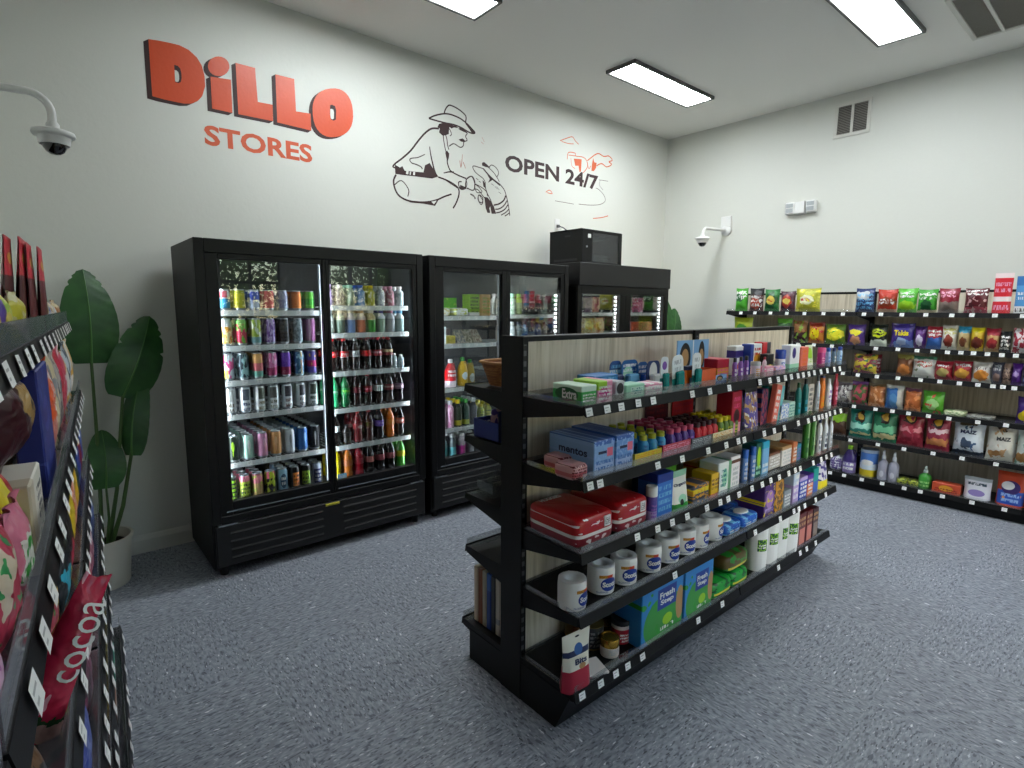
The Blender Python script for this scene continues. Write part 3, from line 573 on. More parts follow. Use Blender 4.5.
 ('G', 3, 'soft', 1.066, 1.222, 0.06, '1c55b4|n .55 sky 5|t .2 .1 .9 .5 white', 'blue wipes pack with white lid, front left of four', {'d': 0.13, 'h': 0.06, 'bulge': 1, 'name': 'wipes_pack'}),
 ('G', 3, 'soft', 1.227, 1.4, 0.06, '1f5fc4|n .55 sky 5|t .2 .1 .9 .5 white', 'blue wipes pack with white lid, front right of four', {'d': 0.13, 'h': 0.06, 'bulge': 1, 'name': 'wipes_pack'}),
 ('G', 3, 'soft', 1.323, 1.473, 0.06, '183f80|n .55 blue 5|t .2 .1 .9 .5 white', 'blue wipes pack with white lid, rear left of four', {'d': 0.13, 'h': 0.06, 'b': 0.16, 'bulge': 1, 'name': 'wipes_pack'}),
 ('G', 3, 'soft', 1.478, 1.692, 0.06, '183f80|n .55 blue 5|t .2 .1 .9 .5 white', 'blue wipes pack with white lid, rear right of four', {'d': 0.13, 'h': 0.06, 'b': 0.16, 'bulge': 1, 'name': 'wipes_pack'}),
 ('G', 3, 'box', 1.445, 1.565, 0.198, '4c2c78|e .5 .5 .35 .25 a878c0|n .6 yellow 6|t .1 .1 .9 .3 lilac', 'purple box with lilac oval and yellow flecks', {'d': 0.22, 'name': 'tea_box'}),
 ('G', 3, 'box', 1.571, 1.667, 0.181, 'd09422|n .55 dgrey 6|t .2 .2 .8 .9 brown', 'mustard yellow box beside the purple one', {'d': 0.05, 'name': 'tea_box'}),
 ('G', 3, 'box', 1.679, 1.767, 0.102, '8c9498|t .1 .1 .9 .8 white', 'low grey box', {'d': 0.08, 'name': 'small_box'}),
 ('G', 3, 'box', 1.894, 2.058, 0.17, '8c2440|n .55 pink 4', 'wine red box set back', {'d': 0.06, 'b': 0.12, 'name': 'tall_box'}),
 ('G', 3, 'box', 1.793, 1.865, 0.22, 'b8c8dc|r 0 0 1 .5 lilac|t .1 .1 .9 .8 white', 'tall pale blue and lilac box', {'d': 0.1, 'name': 'tall_box'}),
 ('G', 3, 'box', 1.872, 1.981, 0.137, '2440b0|r 0 .85 1 1 lilac|t .1 .1 .9 .8 white', 'royal blue box by the pale one', {'d': 0.1, 'name': 'small_box'}),
 ('G', 3, 'box', 1.988, 2.067, 0.135, 'e07838|r 0 .6 1 1 purple|t .1 .1 .9 .8 white', 'orange and purple small box', {'d': 0.1, 'name': 'small_box'}),
 ('G', 3, 'box', 2.067, 2.14, 0.157, '1f9c94|r 0 0 1 .5 4468b8', 'teal topped small box', {'d': 0.1, 'name': 'small_box'}),
 ('G', 3, 'soft', 2.247, 2.466, 0.153, '16306c|n .5 blue 5', 'dark blue soft pack set back', {'d': 0.08, 'b': 0.12}),
 ('G', 3, 'pouch', 2.193, 2.325, 0.204, 'd8d4dc|n .52 indigo 5|r 0 0 1 .25 yellow', 'white and indigo pouch with yellow base at the far end', {'d': 0.07}),
 ('G', 4, 'pouch', -0.024, 0.113, 0.218, 'f0ead8|r 0 0 1 .38 b01c38|r 0 .62 .9 .72 navy|e .5 .72 .15 .1 2c5c9c|e .6 .42 .12 .05 tan|e .5 .93 .08 .015 ink', 'cream and red treat pouch reading Bits, nearest the corner', {'d': 0.07, 'b': 0.01, 'txt': ('Bits', 0.42, 0.1, 0.55, 0.52, 'navy'), 'rz': -4, 'name': 'treat_pouch'}),
 ('G', 4, 'tin', 0.266, 0.314, 0.1, '30343c|t .1 .1 .9 .8 grey', 'dark tin with a tarnished gold lid', {'cap': '7c6a3c', 'b': 0.13, 'h': 0.1, 'w': 0.1}),
 ('G', 4, 'jar', 0.387, 0.442, 0.095, '705040|r 0 0 1 .5 maroon|t .1 .1 .9 .8 tan', 'brown jar with black lid set back', {'cap': 'ink', 'b': 0.17, 'h': 0.095, 'w': 0.09, 'lidh': 0.25}),
 ('G', 4, 'jar', 0.378, 0.438, 0.1, 'd8ccc8|r 0 0 1 .8 b01c30|t .1 .1 .9 .6 white', 'red and white jar with black lid', {'cap': 'ink', 'b': 0.08, 'h': 0.1, 'w': 0.085, 'lidh': 0.2}),
 ('G', 4, 'jar', 0.27, 0.323, 0.075, 'd8d0c4|t .1 .3 .9 .9 lgrey', 'small white jar with a shiny gold lid', {'cap': 'gold', 'b': 0.05, 'h': 0.075, 'w': 0.08, 'lidh': 0.45, 'lm': 0.8, 'lr': 0.25}),
 ('G', 4, 'tin', 0.265, 0.312, 0.07, '7c6a40|t .1 .1 .9 .8 brown', 'gold tin in the back corner', {'cap': 'gold', 'b': 0.24, 'h': 0.07, 'w': 0.08}),
 ('G', 4, 'tin', 0.546, 0.63, 0.03, 'c8d4bc|t .1 .1 .9 .8 white', 'oval sardine tin with a pale lid at the back', {'cap': 'c4d0b8', 'b': 0.24, 'h': 0.03, 'w': 0.13, 'd': 0.065, 'rz': -10, 'zz': 0.06}),
 ('G', 4, 'tin', 0.546, 0.63, 0.058, '4c5c4c|t .1 .1 .9 .8 white', 'oval tin under the pale sardine tin', {'cap': 'grey', 'b': 0.24, 'h': 0.058, 'w': 0.13, 'd': 0.07, 'rz': -10}),
 ('G', 4, 'bag', 0.472, 0.608, 0.11, '1e6a34|n .55 dgreen 4|e .5 .8 .3 .2 tan', 'crumpled green bag against the blue litter box', {'d': 0.05, 'b': 0.1, 'h': 0.11, 'w': 0.12, 'rx': -20}),
 ('G', 4, 'box', 0.093, 0.227, 0.012, 'ece8e4|e .2 .3 .12 .25 crimson|t .3 .2 .9 .8 grey', 'flat white packet lying behind the treat pouch', {'b': 0.02, 'd': 0.1, 'h': 0.012, 'w': 0.11, 'rz': -18, 'name': 'flat_packet'}),
 ('G', 4, 'box', 0.411, 0.71, 0.258, '2f86cc|e .55 .3 .5 .45 3f9a44|n .62 green 5|r .36 .5 .82 .86 royal|e .92 .45 .1 .3 tan|e .62 .28 .12 .1 lime|t .45 .1 .8 .2 white', 'green and blue litter box reading Fresh Step, nearer one', {'d': 0.24, 'b': 0.02, 'txt2': [('Fresh', 0.36, 0.11, 0.59, 0.74), ('Step', 0.32, 0.11, 0.59, 0.61)], 'name': 'litter_box'}),
 ('G', 4, 'box', 0.726, 0.962, 0.237, '2f86cc|e .55 .3 .5 .45 3f9a44|n .62 green 5|r .36 .5 .82 .86 royal|e .92 .45 .1 .3 tan|e .62 .28 .12 .1 lime|t .45 .1 .8 .2 white', 'green and blue litter box reading Fresh Step, further one', {'d': 0.24, 'b': 0.02, 'txt2': [('Fresh', 0.36, 0.11, 0.59, 0.74), ('Step', 0.32, 0.11, 0.59, 0.61)], 'name': 'litter_box'}),
 ('G', 4, 'soft', 0.98, 1.169, 0.085, '1e9c3a|n .55 dgreen 4|r .1 .3 .9 .42 lemon', 'green napkin pack with yellow stripe, lower front', {'d': 0.13, 'h': 0.085, 'e': 4}),
 ('G', 4, 'soft', 1.16, 1.334, 0.085, '1e9c3a|n .55 dgreen 4|r .1 .3 .9 .42 lemon', 'green napkin pack with yellow stripe, beside the towels', {'d': 0.13, 'h': 0.085, 'e': 4}),
 ('G', 4, 'soft', 1.12, 1.354, 0.09, '2a8c32|n .5 5c4a28 3|r .1 .2 .9 .34 lemon', 'green coffee-brown pack stacked above napkin packs', {'d': 0.14, 'h': 0.09, 'zz': 0.087, 'e': 4, 'b': 0.03}),
 ('G', 4, 'soft', 1.245, 1.433, 0.16, '1c8034|n .5 5c4a28 3|r .1 .2 .9 .34 lemon', 'green napkin pack set back', {'d': 0.13, 'h': 0.16, 'b': 0.16, 'e': 4}),
 ('G', 4, 'roll', 1.447, 1.559, 0.27, 'towel', 'white paper towel roll with green label, nearest of four', {'b': 0.02, 'h': 0.27, 'name': 'paper_towel_roll', 'rz': -28}),
 ('G', 4, 'roll', 1.58, 1.692, 0.27, 'towel', 'white paper towel roll with green label, second of four', {'b': 0.02, 'h': 0.27, 'name': 'paper_towel_roll', 'rz': -24}),
 ('G', 4, 'roll', 1.694, 1.806, 0.27, 'towel', 'white paper towel roll with green label, third of four', {'b': 0.02, 'h': 0.27, 'name': 'paper_towel_roll', 'rz': -5}),
 ('G', 4, 'roll', 1.815, 1.927, 0.27, 'towel', 'white paper towel roll with green label, furthest of four', {'b': 0.01, 'h': 0.27, 'name': 'paper_towel_roll', 'rz': -30}),
 ('G', 4, 'box', 1.906, 2.01, 0.213, '5c141c|r .2 .1 .9 .55 c87868|t .1 .6 .9 .9 tan', 'dark red canned goods box, left of three', {'d': 0.2, 'name': 'carton'}),
 ('G', 4, 'box', 2.017, 2.103, 0.207, '64161e|r .2 .1 .9 .55 c87868|t .1 .6 .9 .9 tan', 'dark red canned goods box, middle of three', {'d': 0.2, 'name': 'carton'}),
 ('G', 4, 'box', 2.111, 2.193, 0.198, '3c1824|r .2 .1 .9 .55 88786c|t .1 .6 .9 .9 tan', 'dark red canned goods box, right of three', {'d': 0.2, 'name': 'carton'}),
 ('W', 0, 'bag', 0.062, 0.191, 0.237, '4fae34|e .4 .6 .35 .2 34683c|t .1 .5 .9 .9 white', 'lime green snack bag at the left end', {}),
 ('W', 0, 'bag', 0.212, 0.356, 0.233, '4c2428|r 0 .7 1 1 ink|e .5 .35 .35 .25 b84a34|t .2 .2 .9 .7 white', 'black and rust snack bag', {}),
 ('W', 0, 'bag', 0.366, 0.513, 0.22, '2c7c3c|e .5 .5 .36 .4 dgreen|e .5 .5 .28 .2 e0c860|t .3 .42 .7 .58 red', 'green round-logo snack bag', {}),
 ('W', 0, 'bag', 0.523, 0.664, 0.198, '4c2434|e .5 .5 .32 .32 b84030|e .5 .5 .25 .15 e0c860', 'wine coloured snack bag with a red and yellow oval', {}),
 ('W', 0, 'bag', 0.664, 0.888, 0.222, 'b8b838|e .5 .5 .3 .2 e8e8c0|t .25 .42 .75 .6 red|n .62 lemon 5', 'large yellow-green chip bag', {}),
 ('W', 0, 'bag', 1.178, 1.326, 0.211, '24386c|r 0 .55 .8 .85 lgrey|t .1 .1 .9 .8 sky', 'dark blue chip bag with grey lettering', {}),
 ('W', 0, 'bag', 1.348, 1.495, 0.199, 'b83420|e .5 .45 .4 .2 8c3c1c|t .15 .35 .85 .6 white|r 0 0 1 .15 c8a080', 'brick red chip bag', {}),
 ('W', 0, 'bag', 1.495, 1.636, 0.204, '58b832|t .15 .6 .85 .85 white|e .5 .3 .4 .2 lime', 'bright green chip bag', {}),
 ('W', 0, 'bag', 1.636, 1.77, 0.193, '3c9c2c|t .1 .55 .9 .85 white|e .5 .3 .3 .25 dgreen|r 0 0 1 .12 beige', 'green chip bag with a dark picture', {}),
 ('W', 0, 'bag', 1.776, 1.91, 0.198, '8c1c30|r 0 0 1 .45 8c7c74|t .15 .6 .85 .9 lpink', 'wine red bag with a clear lower half', {}),
 ('W', 0, 'bag', 1.941, 2.086, 0.194, '5c1c24|r 0 0 1 .25 b04858|n .58 c8a0a0 5|t .1 .7 .9 .95 white', 'dark red nut mix bag', {}),
 ('W', 0, 'pouch', 2.111, 2.219, 0.3, 'd42030|r 0 .88 1 1 f0d8d8|r 0 .3 1 .42 f0e0e0|t .1 .05 .9 .25 lpink|t .1 .5 .9 .8 lpink', 'tall bright red popcorn pouch', {}),
 ('W', 0, 'pouch', 2.236, 2.339, 0.274, '5094cc|r 0 .75 1 1 3474b4|t .1 .35 .9 .6 white|r 0 0 1 .2 d8d8d8|t .1 .02 .9 .18 ink', 'tall sky blue pouch at the picture edge', {}),
 ('W', 1, 'bag', 0.059, 0.262, 0.232, 'a8b82c|e .5 .5 .3 .2 4c8c34', 'yellow-green bag seen over the centre unit', {}),
 ('W', 1, 'bag', 0.505, 0.648, 0.229, '2c5c2c|r 0 .8 1 1 68b03c', 'dark green bag seen over the centre unit', {}),
 ('W', 1, 'bag', 0.658, 0.795, 0.213, '8c5c30|r 0 .0 1 .45 3c1c24|n .55 84b03c 4', 'brown bag with a dark maroon lower half', {}),
 ('W', 1, 'bag', 0.804, 0.945, 0.198, 'c87c30|e .45 .45 .3 .3 yellow|n .6 red 5|r 0 .8 1 1 8c2c1c', 'orange and yellow bag', {}),
 ('W', 1, 'bag', 0.954, 1.121, 0.183, '5c7c24|e .5 .5 .42 .32 e4dc30|n .62 green 6', 'yellow flame bag on green', {}),
 ('W', 1, 'bag', 1.138, 1.281, 0.188, '4c2c7c|e .5 .62 .35 .14 e8dc30|e .5 .25 .3 .2 d89c74', 'purple bag with small yellow lettering and a peach snack', {}),
 ('W', 1, 'bag', 1.319, 1.447, 0.192, '1c241c|r 0 0 1 .3 e8f0e0|e .5 .6 .42 .2 c8d820|t .1 .5 .9 .75 ink', 'black and lime snack bag', {}),
 ('W', 1, 'bag', 1.469, 1.64, 0.205, '42348c|r 0 .0 1 .3 6c8cd0|r 0 0 .2 1 48307c|e .5 .25 .25 .16 a8bce0', 'purple bag reading Takis in yellow', {'txt': ('Takis', 0.6, 0.22, 0.5, 0.6, 'yellow')}),
 ('W', 1, 'bag', 1.64, 1.723, 0.184, '5c2c7c|e .5 .35 .3 .25 d8d0e8|r 0 .85 1 1 3c2460', 'small purple and white bag', {}),
 ('W', 1, 'bag', 1.723, 1.829, 0.186, '3c6cb8|r 0 .5 1 1 b02838|t .1 .55 .9 .85 white', 'red topped blue bag', {}),
 ('W', 1, 'bag', 1.822, 1.925, 0.197, 'e0ddd0|e .5 .35 .3 .25 8c3c2c|t .1 .6 .9 .9 c8c070', 'white bag with brown picture', {}),
 ('W', 1, 'bag', 1.925, 2.005, 0.192, 'c8b07c|r 0 .72 1 1 3c9cc0|e .5 .35 .3 .2 6c3c24', 'tan bag with a sky blue top', {}),
 ('W', 1, 'bag', 2.005, 2.09, 0.186, 'd8b830|r 0 .8 1 1 e8d820|e .5 .35 .4 .25 6c2c1c', 'yellow bag with dark brown picture', {}),
 ('W', 1, 'bag', 2.096, 2.183, 0.182, 'c8a068|r 0 .68 1 1 a8283c|e .5 .35 .36 .22 9c2c30', 'tan bag with a red top', {}),
 ('W', 1, 'bag', 2.178, 2.246, 0.162, '14181a|t .1 .1 .9 .8 white', 'small black bag with white specks', {}),
 ('W', 1, 'bag', 2.251, 2.372, 0.187, 'a8283c|n .5 e8e0e0 5', 'red and white speckled bag at the picture edge', {}),
 ('W', 2, 'bag', 1.205, 1.393, 0.168, '8c3c50|n .5 d8c040 4|n .62 3c7c4c 5', 'jumbled red and yellow bag', {'d': 0.09}),
 ('W', 2, 'bag', 1.312, 1.411, 0.17, '8c2434|t .1 .1 .9 .8 e0d0d0', 'narrow dark red bag', {'b': 0.06}),
 ('W', 2, 'bag', 1.534, 1.655, 0.187, '7c4c2c|e .5 .3 .35 .25 c87c3c|r 0 .8 1 1 a89c54', 'brown bag with an orange snack picture', {}),
 ('W', 2, 'bag', 1.648, 1.811, 0.18, 'e4e4dc|r 0 .85 1 1 4c8c6c|t .15 .5 .85 .8 c04030|n .62 7c8c68 4', 'white bag with a green top', {}),
 ('W', 2, 'bag', 1.798, 1.921, 0.149, 'a82838|e .5 .38 .32 .25 b0a060|t .15 .65 .85 .85 white', 'crimson bag with khaki snack picture', {}),
 ('W', 2, 'bag', 1.921, 2.04, 0.158, 'a82838|e .5 .38 .36 .25 d8a040|t .1 .7 .9 .9 white', 'crimson bag with golden snack picture', {}),
 ('W', 2, 'bag', 2.04, 2.16, 0.16, 'e8e4dc|e .5 .35 .36 .28 e0903c|t .1 .6 .9 .8 8c7c74', 'white bag with an orange snack picture', {}),
 ('W', 2, 'bag', 2.154, 2.229, 0.167, '4c4c5c|t .2 .6 .8 .9 lgrey|e .5 .3 .3 .2 8c746c', 'charcoal grey bag', {}),
 ('W', 2, 'bag', 2.218, 2.275, 0.163, 'a88c7c|t .1 .2 .9 .8 4c3c3c', 'narrow taupe bag', {}),
 ('W', 2, 'bag', 2.269, 2.33, 0.168, '5c2c8c|e .5 .5 .3 .12 lilac', 'narrow purple bag', {}),
 ('W', 2, 'bag', 2.33, 2.407, 0.166, '2c2c5c|n .5 8c8cb0 5', 'dark indigo bag at the picture edge', {}),
 ('W', 3, 'bag', 1.088, 1.221, 0.189, 'b8b4b0|n .5 5c5458 4|n .62 white 6', 'silver grey crumpled bag', {}),
 ('W', 3, 'bag', 1.212, 1.34, 0.21, 'b84c5c|n .5 4c6c3c 4|r 0 .85 1 1 6c3c7c', 'pink-red bag with a violet top', {}),
 ('W', 3, 'bag', 1.348, 1.477, 0.207, 'b8703c|n .55 e0a87c 4|r 0 .85 1 1 5c4c30', 'copper orange bag', {}),
 ('W', 3, 'bag', 1.477, 1.609, 0.204, '3c74b8|r .7 0 1 1 c8c8c0|e .5 .35 .25 .3 5c94c8|r 0 .85 1 1 c8c8c0', 'blue and white bag', {}),
 ('W', 3, 'bag', 1.616, 1.735, 0.193, 'b86434|n .55 e8945c 4|r 0 .85 1 1 6c3c50', 'orange bag with a plum top', {}),
 ('W', 3, 'bag', 1.742, 1.889, 0.185, '54a82c|e .5 .4 .3 .25 a8d88c|n .64 d8583c 4', 'bright green bag with a pale centre', {}),
 ('W', 3, 'soft', 1.892, 2.032, 0.045, '8ca474|n .5 d8dcb8 5', 'flat clear box of pale green pastry', {'d': 0.14, 'h': 0.045}),
 ('W', 3, 'soft', 2.038, 2.206, 0.03, '6c6c68|n .5 a8a8a0 5', 'flat clear grey clamshell', {'d': 0.14, 'h': 0.03}),
 ('W', 3, 'bag', 2.325, 2.435, 0.207, '44247c|e .5 .3 .35 .2 yellow', 'purple bag with yellow base at the picture edge', {}),
 ('W', 4, 'bag', 1.036, 1.196, 0.258, '4c3024|r 0 .5 1 .8 84b82c|r 0 .85 1 1 4c4034', 'brown bag with a lime green band', {'d': 0.1}),
 ('W', 4, 'bag', 1.213, 1.396, 0.285, '2c8c7c|e .55 .7 .22 .16 2c1c14|e .55 .72 .15 .1 c8a040|r .05 .32 .95 .5 a8e4d0|r .05 .12 .95 .2 d8cc98', 'teal chip bag with a gold oval', {'d': 0.12}),
 ('W', 4, 'bag', 1.396, 1.585, 0.294, '2c7c58|e .55 .74 .22 .16 2c1c14|e .55 .76 .15 .1 c8a040|r .05 .3 .95 .5 7ccc9c|r .05 .1 .95 .26 d8cc98', 'sea green chip bag with a gold oval', {'d': 0.12}),
 ('W', 4, 'bag', 1.585, 1.776, 0.304, '98283c|e .5 .78 .25 .15 2c1c14|e .5 .8 .18 .1 d8a83c|r .1 .42 .9 .55 e08c94|n .6 b84050 4', 'raspberry red chip bag with a gold oval, left of two', {'d': 0.12}),
 ('W', 4, 'bag', 1.783, 1.95, 0.298, 'a03048|e .5 .78 .25 .15 2c1c14|e .5 .8 .18 .1 d8a83c|r .1 .5 .9 .62 f0d0d4|r .1 .15 .9 .35 d88c54', 'raspberry red chip bag with a gold oval, right of two', {'d': 0.12}),
 ('W', 4, 'bag', 1.963, 2.169, 0.289, 'dce4ec|r 0 0 1 .14 2c3848|e .5 .35 .2 .14 44546c|n .62 44648c 4|e .5 .92 .3 .1 5c4c38', 'white and slate blue chip bag reading MAIZ', {'d': 0.12, 'txt': ('MAIZ', 0.5, 0.1, 0.55, 0.68, 'navy'), 'rz': -8}),
 ('W', 4, 'bag', 2.175, 2.355, 0.297, 'e4e0d4|e .5 .9 .2 .1 3c2c24|n .6 c8a074 4|e .3 .2 .2 .1 b8844c', 'white and tan chip bag reading MAIZ', {'d': 0.12, 'txt': ('MAIZ', 0.45, 0.1, 0.55, 0.6, 'dgrey'), 'rz': 6}),
 ('W', 4, 'bag', 2.349, 2.498, 0.286, 'd8e0d8|n .6 8cb4a8 4|e .3 .2 .3 .14 b8844c', 'white and mint chip bag at the picture edge', {'d': 0.1}),
 ('W', 5, 'soft', 1.088, 1.19, 0.134, '8c7cac|n .5 e4e4ec 4|t .1 .1 .9 .9 indigo', 'lilac and white multipack at the left end', {'d': 0.12, 'b': 0.03}),
 ('W', 5, 'jug', 1.19, 1.301, 0.252, '3c2c6c|r 0 .0 1 .45 8c7cb8|t .1 .1 .9 .45 white', 'purple cleaner jug with a yellow cap', {'cap': 'lime', 'd': 0.09}),
 ('W', 5, 'jar', 1.324, 1.462, 0.244, '4c7cc8|r 0 .25 1 .55 dce8f0|r 0 0 1 .3 e4cc2c|e .5 .6 .35 .12 white', 'blue, white and yellow wipes canister', {'cap': 'a8b8cc', 'lidh': 0.12}),
 ('W', 5, 'spray', 1.471, 1.553, 0.26, '9c9cac|e .5 .3 .2 .15 c8c8d0', 'lavender grey spray bottle, left of two', {'cap': 'e4e4ec'}),
 ('W', 5, 'spray', 1.55, 1.631, 0.258, '9c9cac|e .5 .3 .2 .15 c8c8d0', 'lavender grey spray bottle, right of two', {'cap': 'e4e4ec'}),
 ('W', 5, 'soft', 1.627, 1.703, 0.05, '9ca83c|n .55 3c4c2c 5', 'yellow-green sponge pack, left of two', {'d': 0.1, 'h': 0.05}),
 ('W', 5, 'soft', 1.707, 1.781, 0.05, '9ca83c|n .55 3c4c2c 5', 'yellow-green sponge pack, right of two', {'d': 0.1, 'h': 0.05}),
 ('W', 5, 'spray', 1.772, 1.862, 0.186, '3c9434|t .1 .1 .9 .5 a8d88c', 'green dish soap bottle with clear cap', {'cap': 'c8d4d0'}),
 ('W', 5, 'box', 1.877, 2.06, 0.079, 'c84c2c|e .5 .5 .25 .3 e0a02c|t .1 .1 .9 .5 8c1c1c', 'long red and orange carton', {'d': 0.1, 'name': 'carton'}),
 ('W', 5, 'pouch', 2.072, 2.244, 0.17, 'dcdce4|r 0 .85 1 1 a8b0b4|t .15 .6 .85 .8 3c4c5c|e .5 .3 .3 .15 8c7cb8', 'white pouch with violet print', {'d': 0.1}),
 ('W', 5, 'pouch', 2.267, 2.439, 0.256, 'c84420|r .05 .05 .95 .45 2c54b4|e .5 .55 .32 .2 3c2c6c|e .4 .6 .22 .12 e4e4e4|n .66 e88c3c 4|t .2 .1 .8 .4 8cacdc', 'large orange and blue detergent pouch', {'d': 0.12, 'name': 'detergent_pouch'}),
 ('W', 5, 'pouch', 2.444, 2.537, 0.236, 'b83c30|n .5 e4a08c 4', 'red pouch at the picture edge', {'d': 0.1}),
 ('S', 0, 'box', 1.467, 2.719, 0.125, '7c5224|r 0 .62 1 .78 d0c0a0', 'long brown cardboard tray back', {'d': 0.012, 'b': 0.13, 'name': 'cardboard_backing'}),
 ('S', 0, 'bag', 1.717, 2.038, 0.115, '5a3ca8|e .2 .35 .2 .3 e8dc30|e .9 .5 .2 .5 e8dc30', 'purple and yellow candy bag', {'d': 0.05, 'b': 0.02}),
 ('S', 0, 'bag', 2.058, 2.178, 0.1, 'd8c868|n .5 a8c838 3|r 0 0 1 .3 e8dc28', 'yellow and lime candy bag, left one', {'d': 0.04, 'b': 0.03}),
 ('S', 0, 'bag', 2.198, 2.339, 0.1, 'd8d0a0|n .5 c8c030 3|r 0 0 1 .3 e8dc28', 'yellow and lime candy bag, right one', {'d': 0.04, 'b': 0.02}),
 ('S', 0, 'pouch', 2.419, 2.559, 0.235, 'c42838|r 0 0 1 .6 4c1018|e .5 .78 .3 .06 d8a040', 'tall red meat snack pouch, nearest of four', {'d': 0.025, 'b': 0.06, 'rx': 4}),
 ('S', 0, 'pouch', 2.499, 2.639, 0.24, 'c42838|r 0 0 1 .6 4c1018|e .5 .78 .3 .06 d8a040', 'tall red meat snack pouch, second of four', {'d': 0.025, 'b': 0.04, 'rx': 4}),
 ('S', 0, 'pouch', 2.539, 2.679, 0.23, 'cc3040|r 0 0 1 .6 5c1418|e .5 .78 .3 .06 d8a040', 'tall red meat snack pouch, third of four', {'d': 0.025, 'b': 0.022, 'rx': 2}),
 ('S', 0, 'pouch', 2.599, 2.739, 0.225, 'cc3040|r 0 0 1 .6 5c1418|e .5 .78 .3 .06 d8a040', 'tall red meat snack pouch, furthest of four', {'d': 0.02, 'b': 0.006, 'rx': 2}),
 ('S', 0, 'bag', 2.749, 2.84, 0.1, 'd8cc40|n .5 e0dcc0 3', 'yellow and white bag behind red pouches', {'d': 0.04, 'b': 0.01}),
 ('S', 0, 'bag', 2.85, 2.96, 0.09, 'b8bcc8|n .5 4c64b0 3', 'white and blue bag', {'d': 0.04, 'b': 0.01}),
 ('S', 0, 'bag', 2.98, 3.1, 0.09, 'b89c70|n .5 e0d4c0 3', 'tan and cream bag', {'d': 0.04, 'b': 0.01}),
 ('S', 0, 'bag', 3.12, 3.281, 0.08, 'c8ccd0|n .5 8c8c90 3', 'silver white bag', {'d': 0.04, 'b': 0.01}),
 ('S', 0, 'bag', 3.321, 3.481, 0.09, 'a87040|n .5 d8c8a0 3', 'brown and cream bag at far end', {'d': 0.04, 'b': 0.01}),
 ('S', 1, 'bag', 1.136, 1.297, 0.13, 'b85ca8|n .5 e0b0d0 4', 'mauve candy bag low at picture edge', {'d': 0.045, 'b': 0, 'rx': 3}),
 ('S', 1, 'bag', 1.307, 1.437, 0.15, 'd8c8b0|n .45 c83c58 3|n .6 3c9c58 6', 'pink and white wrapped candy bag', {'d': 0.045, 'b': 0, 'rx': 3}),
 ('S', 1, 'bag', 1.447, 1.557, 0.13, 'dc7c94|r .2 .3 .8 .7 e8e4d8|t .2 .3 .8 .7 green', 'pink taffy packet with pale label', {'d': 0.04, 'b': 0, 'rx': 4}),
 ('S', 1, 'bag', 1.537, 1.667, 0.16, 'e0d030|n .5 c03038 3', 'yellow and red candy bag', {'d': 0.05, 'b': 0.01, 'rx': -4}),
 ('S', 1, 'box', 1.677, 1.838, 0.1, 'e4dfd2|r 0 0 .3 1 c8bca4|t .5 .2 .9 .8 444444', 'white and cream carton with dark script', {'d': 0.09, 'b': 0.008, 'name': 'carton'}),
 ('S', 1, 'bag', 1.697, 1.918, 0.17, '3c1018|e .6 .6 .3 .2 a88440|t .4 .5 .8 .7 ink', 'dark maroon candy bag with gold crest on the white carton', {'d': 0.09, 'b': 0.008, 'zz': 0.101}),
 ('S', 1, 'bag', 1.417, 1.597, 0.2, 'a81828|n .6 e0b0b0 3', 'bright red candy bag set behind yellow one', {'d': 0.05, 'b': 0.13}),
 ('S', 1, 'box', 1.958, 2.198, 0.24, '1e2c7c|n .6 3c4c9c 5|e .5 .6 .25 .15 4c4c9c|t .2 .3 .8 .7 indigo', 'navy blue candy box', {'d': 0.04, 'b': 0.008, 'name': 'candy_box'}),
 ('S', 1, 'bag', 1.918, 2.238, 0.27, '8c5c30|n .5 c89040 3', 'brown and gold bag behind navy box', {'d': 0.05, 'b': 0.06}),
 ('S', 1, 'bag', 2.259, 2.379, 0.24, 'e45c24|r 0 0 1 .4 d88070|t .3 .3 .7 .9 white', 'bright orange candy bag', {'d': 0.035, 'b': 0.006}),
 ('S', 1, 'bag', 2.399, 2.519, 0.25, 'd8c8a0|n .5 8c8c90 4', 'cream candy bag beside the orange one', {'d': 0.035, 'b': 0.006}),
 ('S', 1, 'bag', 2.539, 2.649, 0.24, 'b0a8a0|n .5 5c5458 4', 'grey patterned candy bag', {'d': 0.035, 'b': 0.006}),
 ('S', 1, 'bag', 2.669, 2.79, 0.25, 'c82c48|r 0 0 1 .2 e8a0a0', 'crimson candy bag', {'d': 0.035, 'b': 0.006}),
 ('S', 1, 'bag', 2.81, 2.93, 0.24, 'c85068|n .55 e0c8c8 4', 'rose candy bag', {'d': 0.035, 'b': 0.006}),
 ('S', 1, 'bag', 2.95, 3.08, 0.21, 'd8d4d0|n .5 d8a840 3', 'white and gold candy bag, nearer one', {'d': 0.035, 'b': 0.006}),
 ('S', 1, 'bag', 3.1, 3.251, 0.23, 'c4ccd4|n .5 3c4c5c 4', 'silver and slate candy bag', {'d': 0.035, 'b': 0.006}),
 ('S', 1, 'bag', 3.271, 3.461, 0.23, 'e0dcd4|n .5 d8a030 3', 'white and gold candy bag at far end', {'d': 0.035, 'b': 0.006}),
 ('S', 2, 'bag', 1.236, 1.377, 0.16, '4c9c3c|n .45 d85c2c 3|n .6 6c2c8c 5', 'green, orange and purple jumbled candy bag', {'d': 0.06, 'b': 0.006}),
 ('S', 2, 'bag', 1.387, 1.517, 0.15, '6c5038|e .5 .5 .3 .3 14141c|t .2 .3 .8 .7 white', 'brown bag with a black and white mark', {'d': 0.05, 'b': 0.006}),
 ('S', 2, 'bag', 1.778, 1.888, 0.2, 'd03050|n .5 e0cc28 3', 'red and yellow candy bag', {'d': 0.04, 'b': 0.05}),
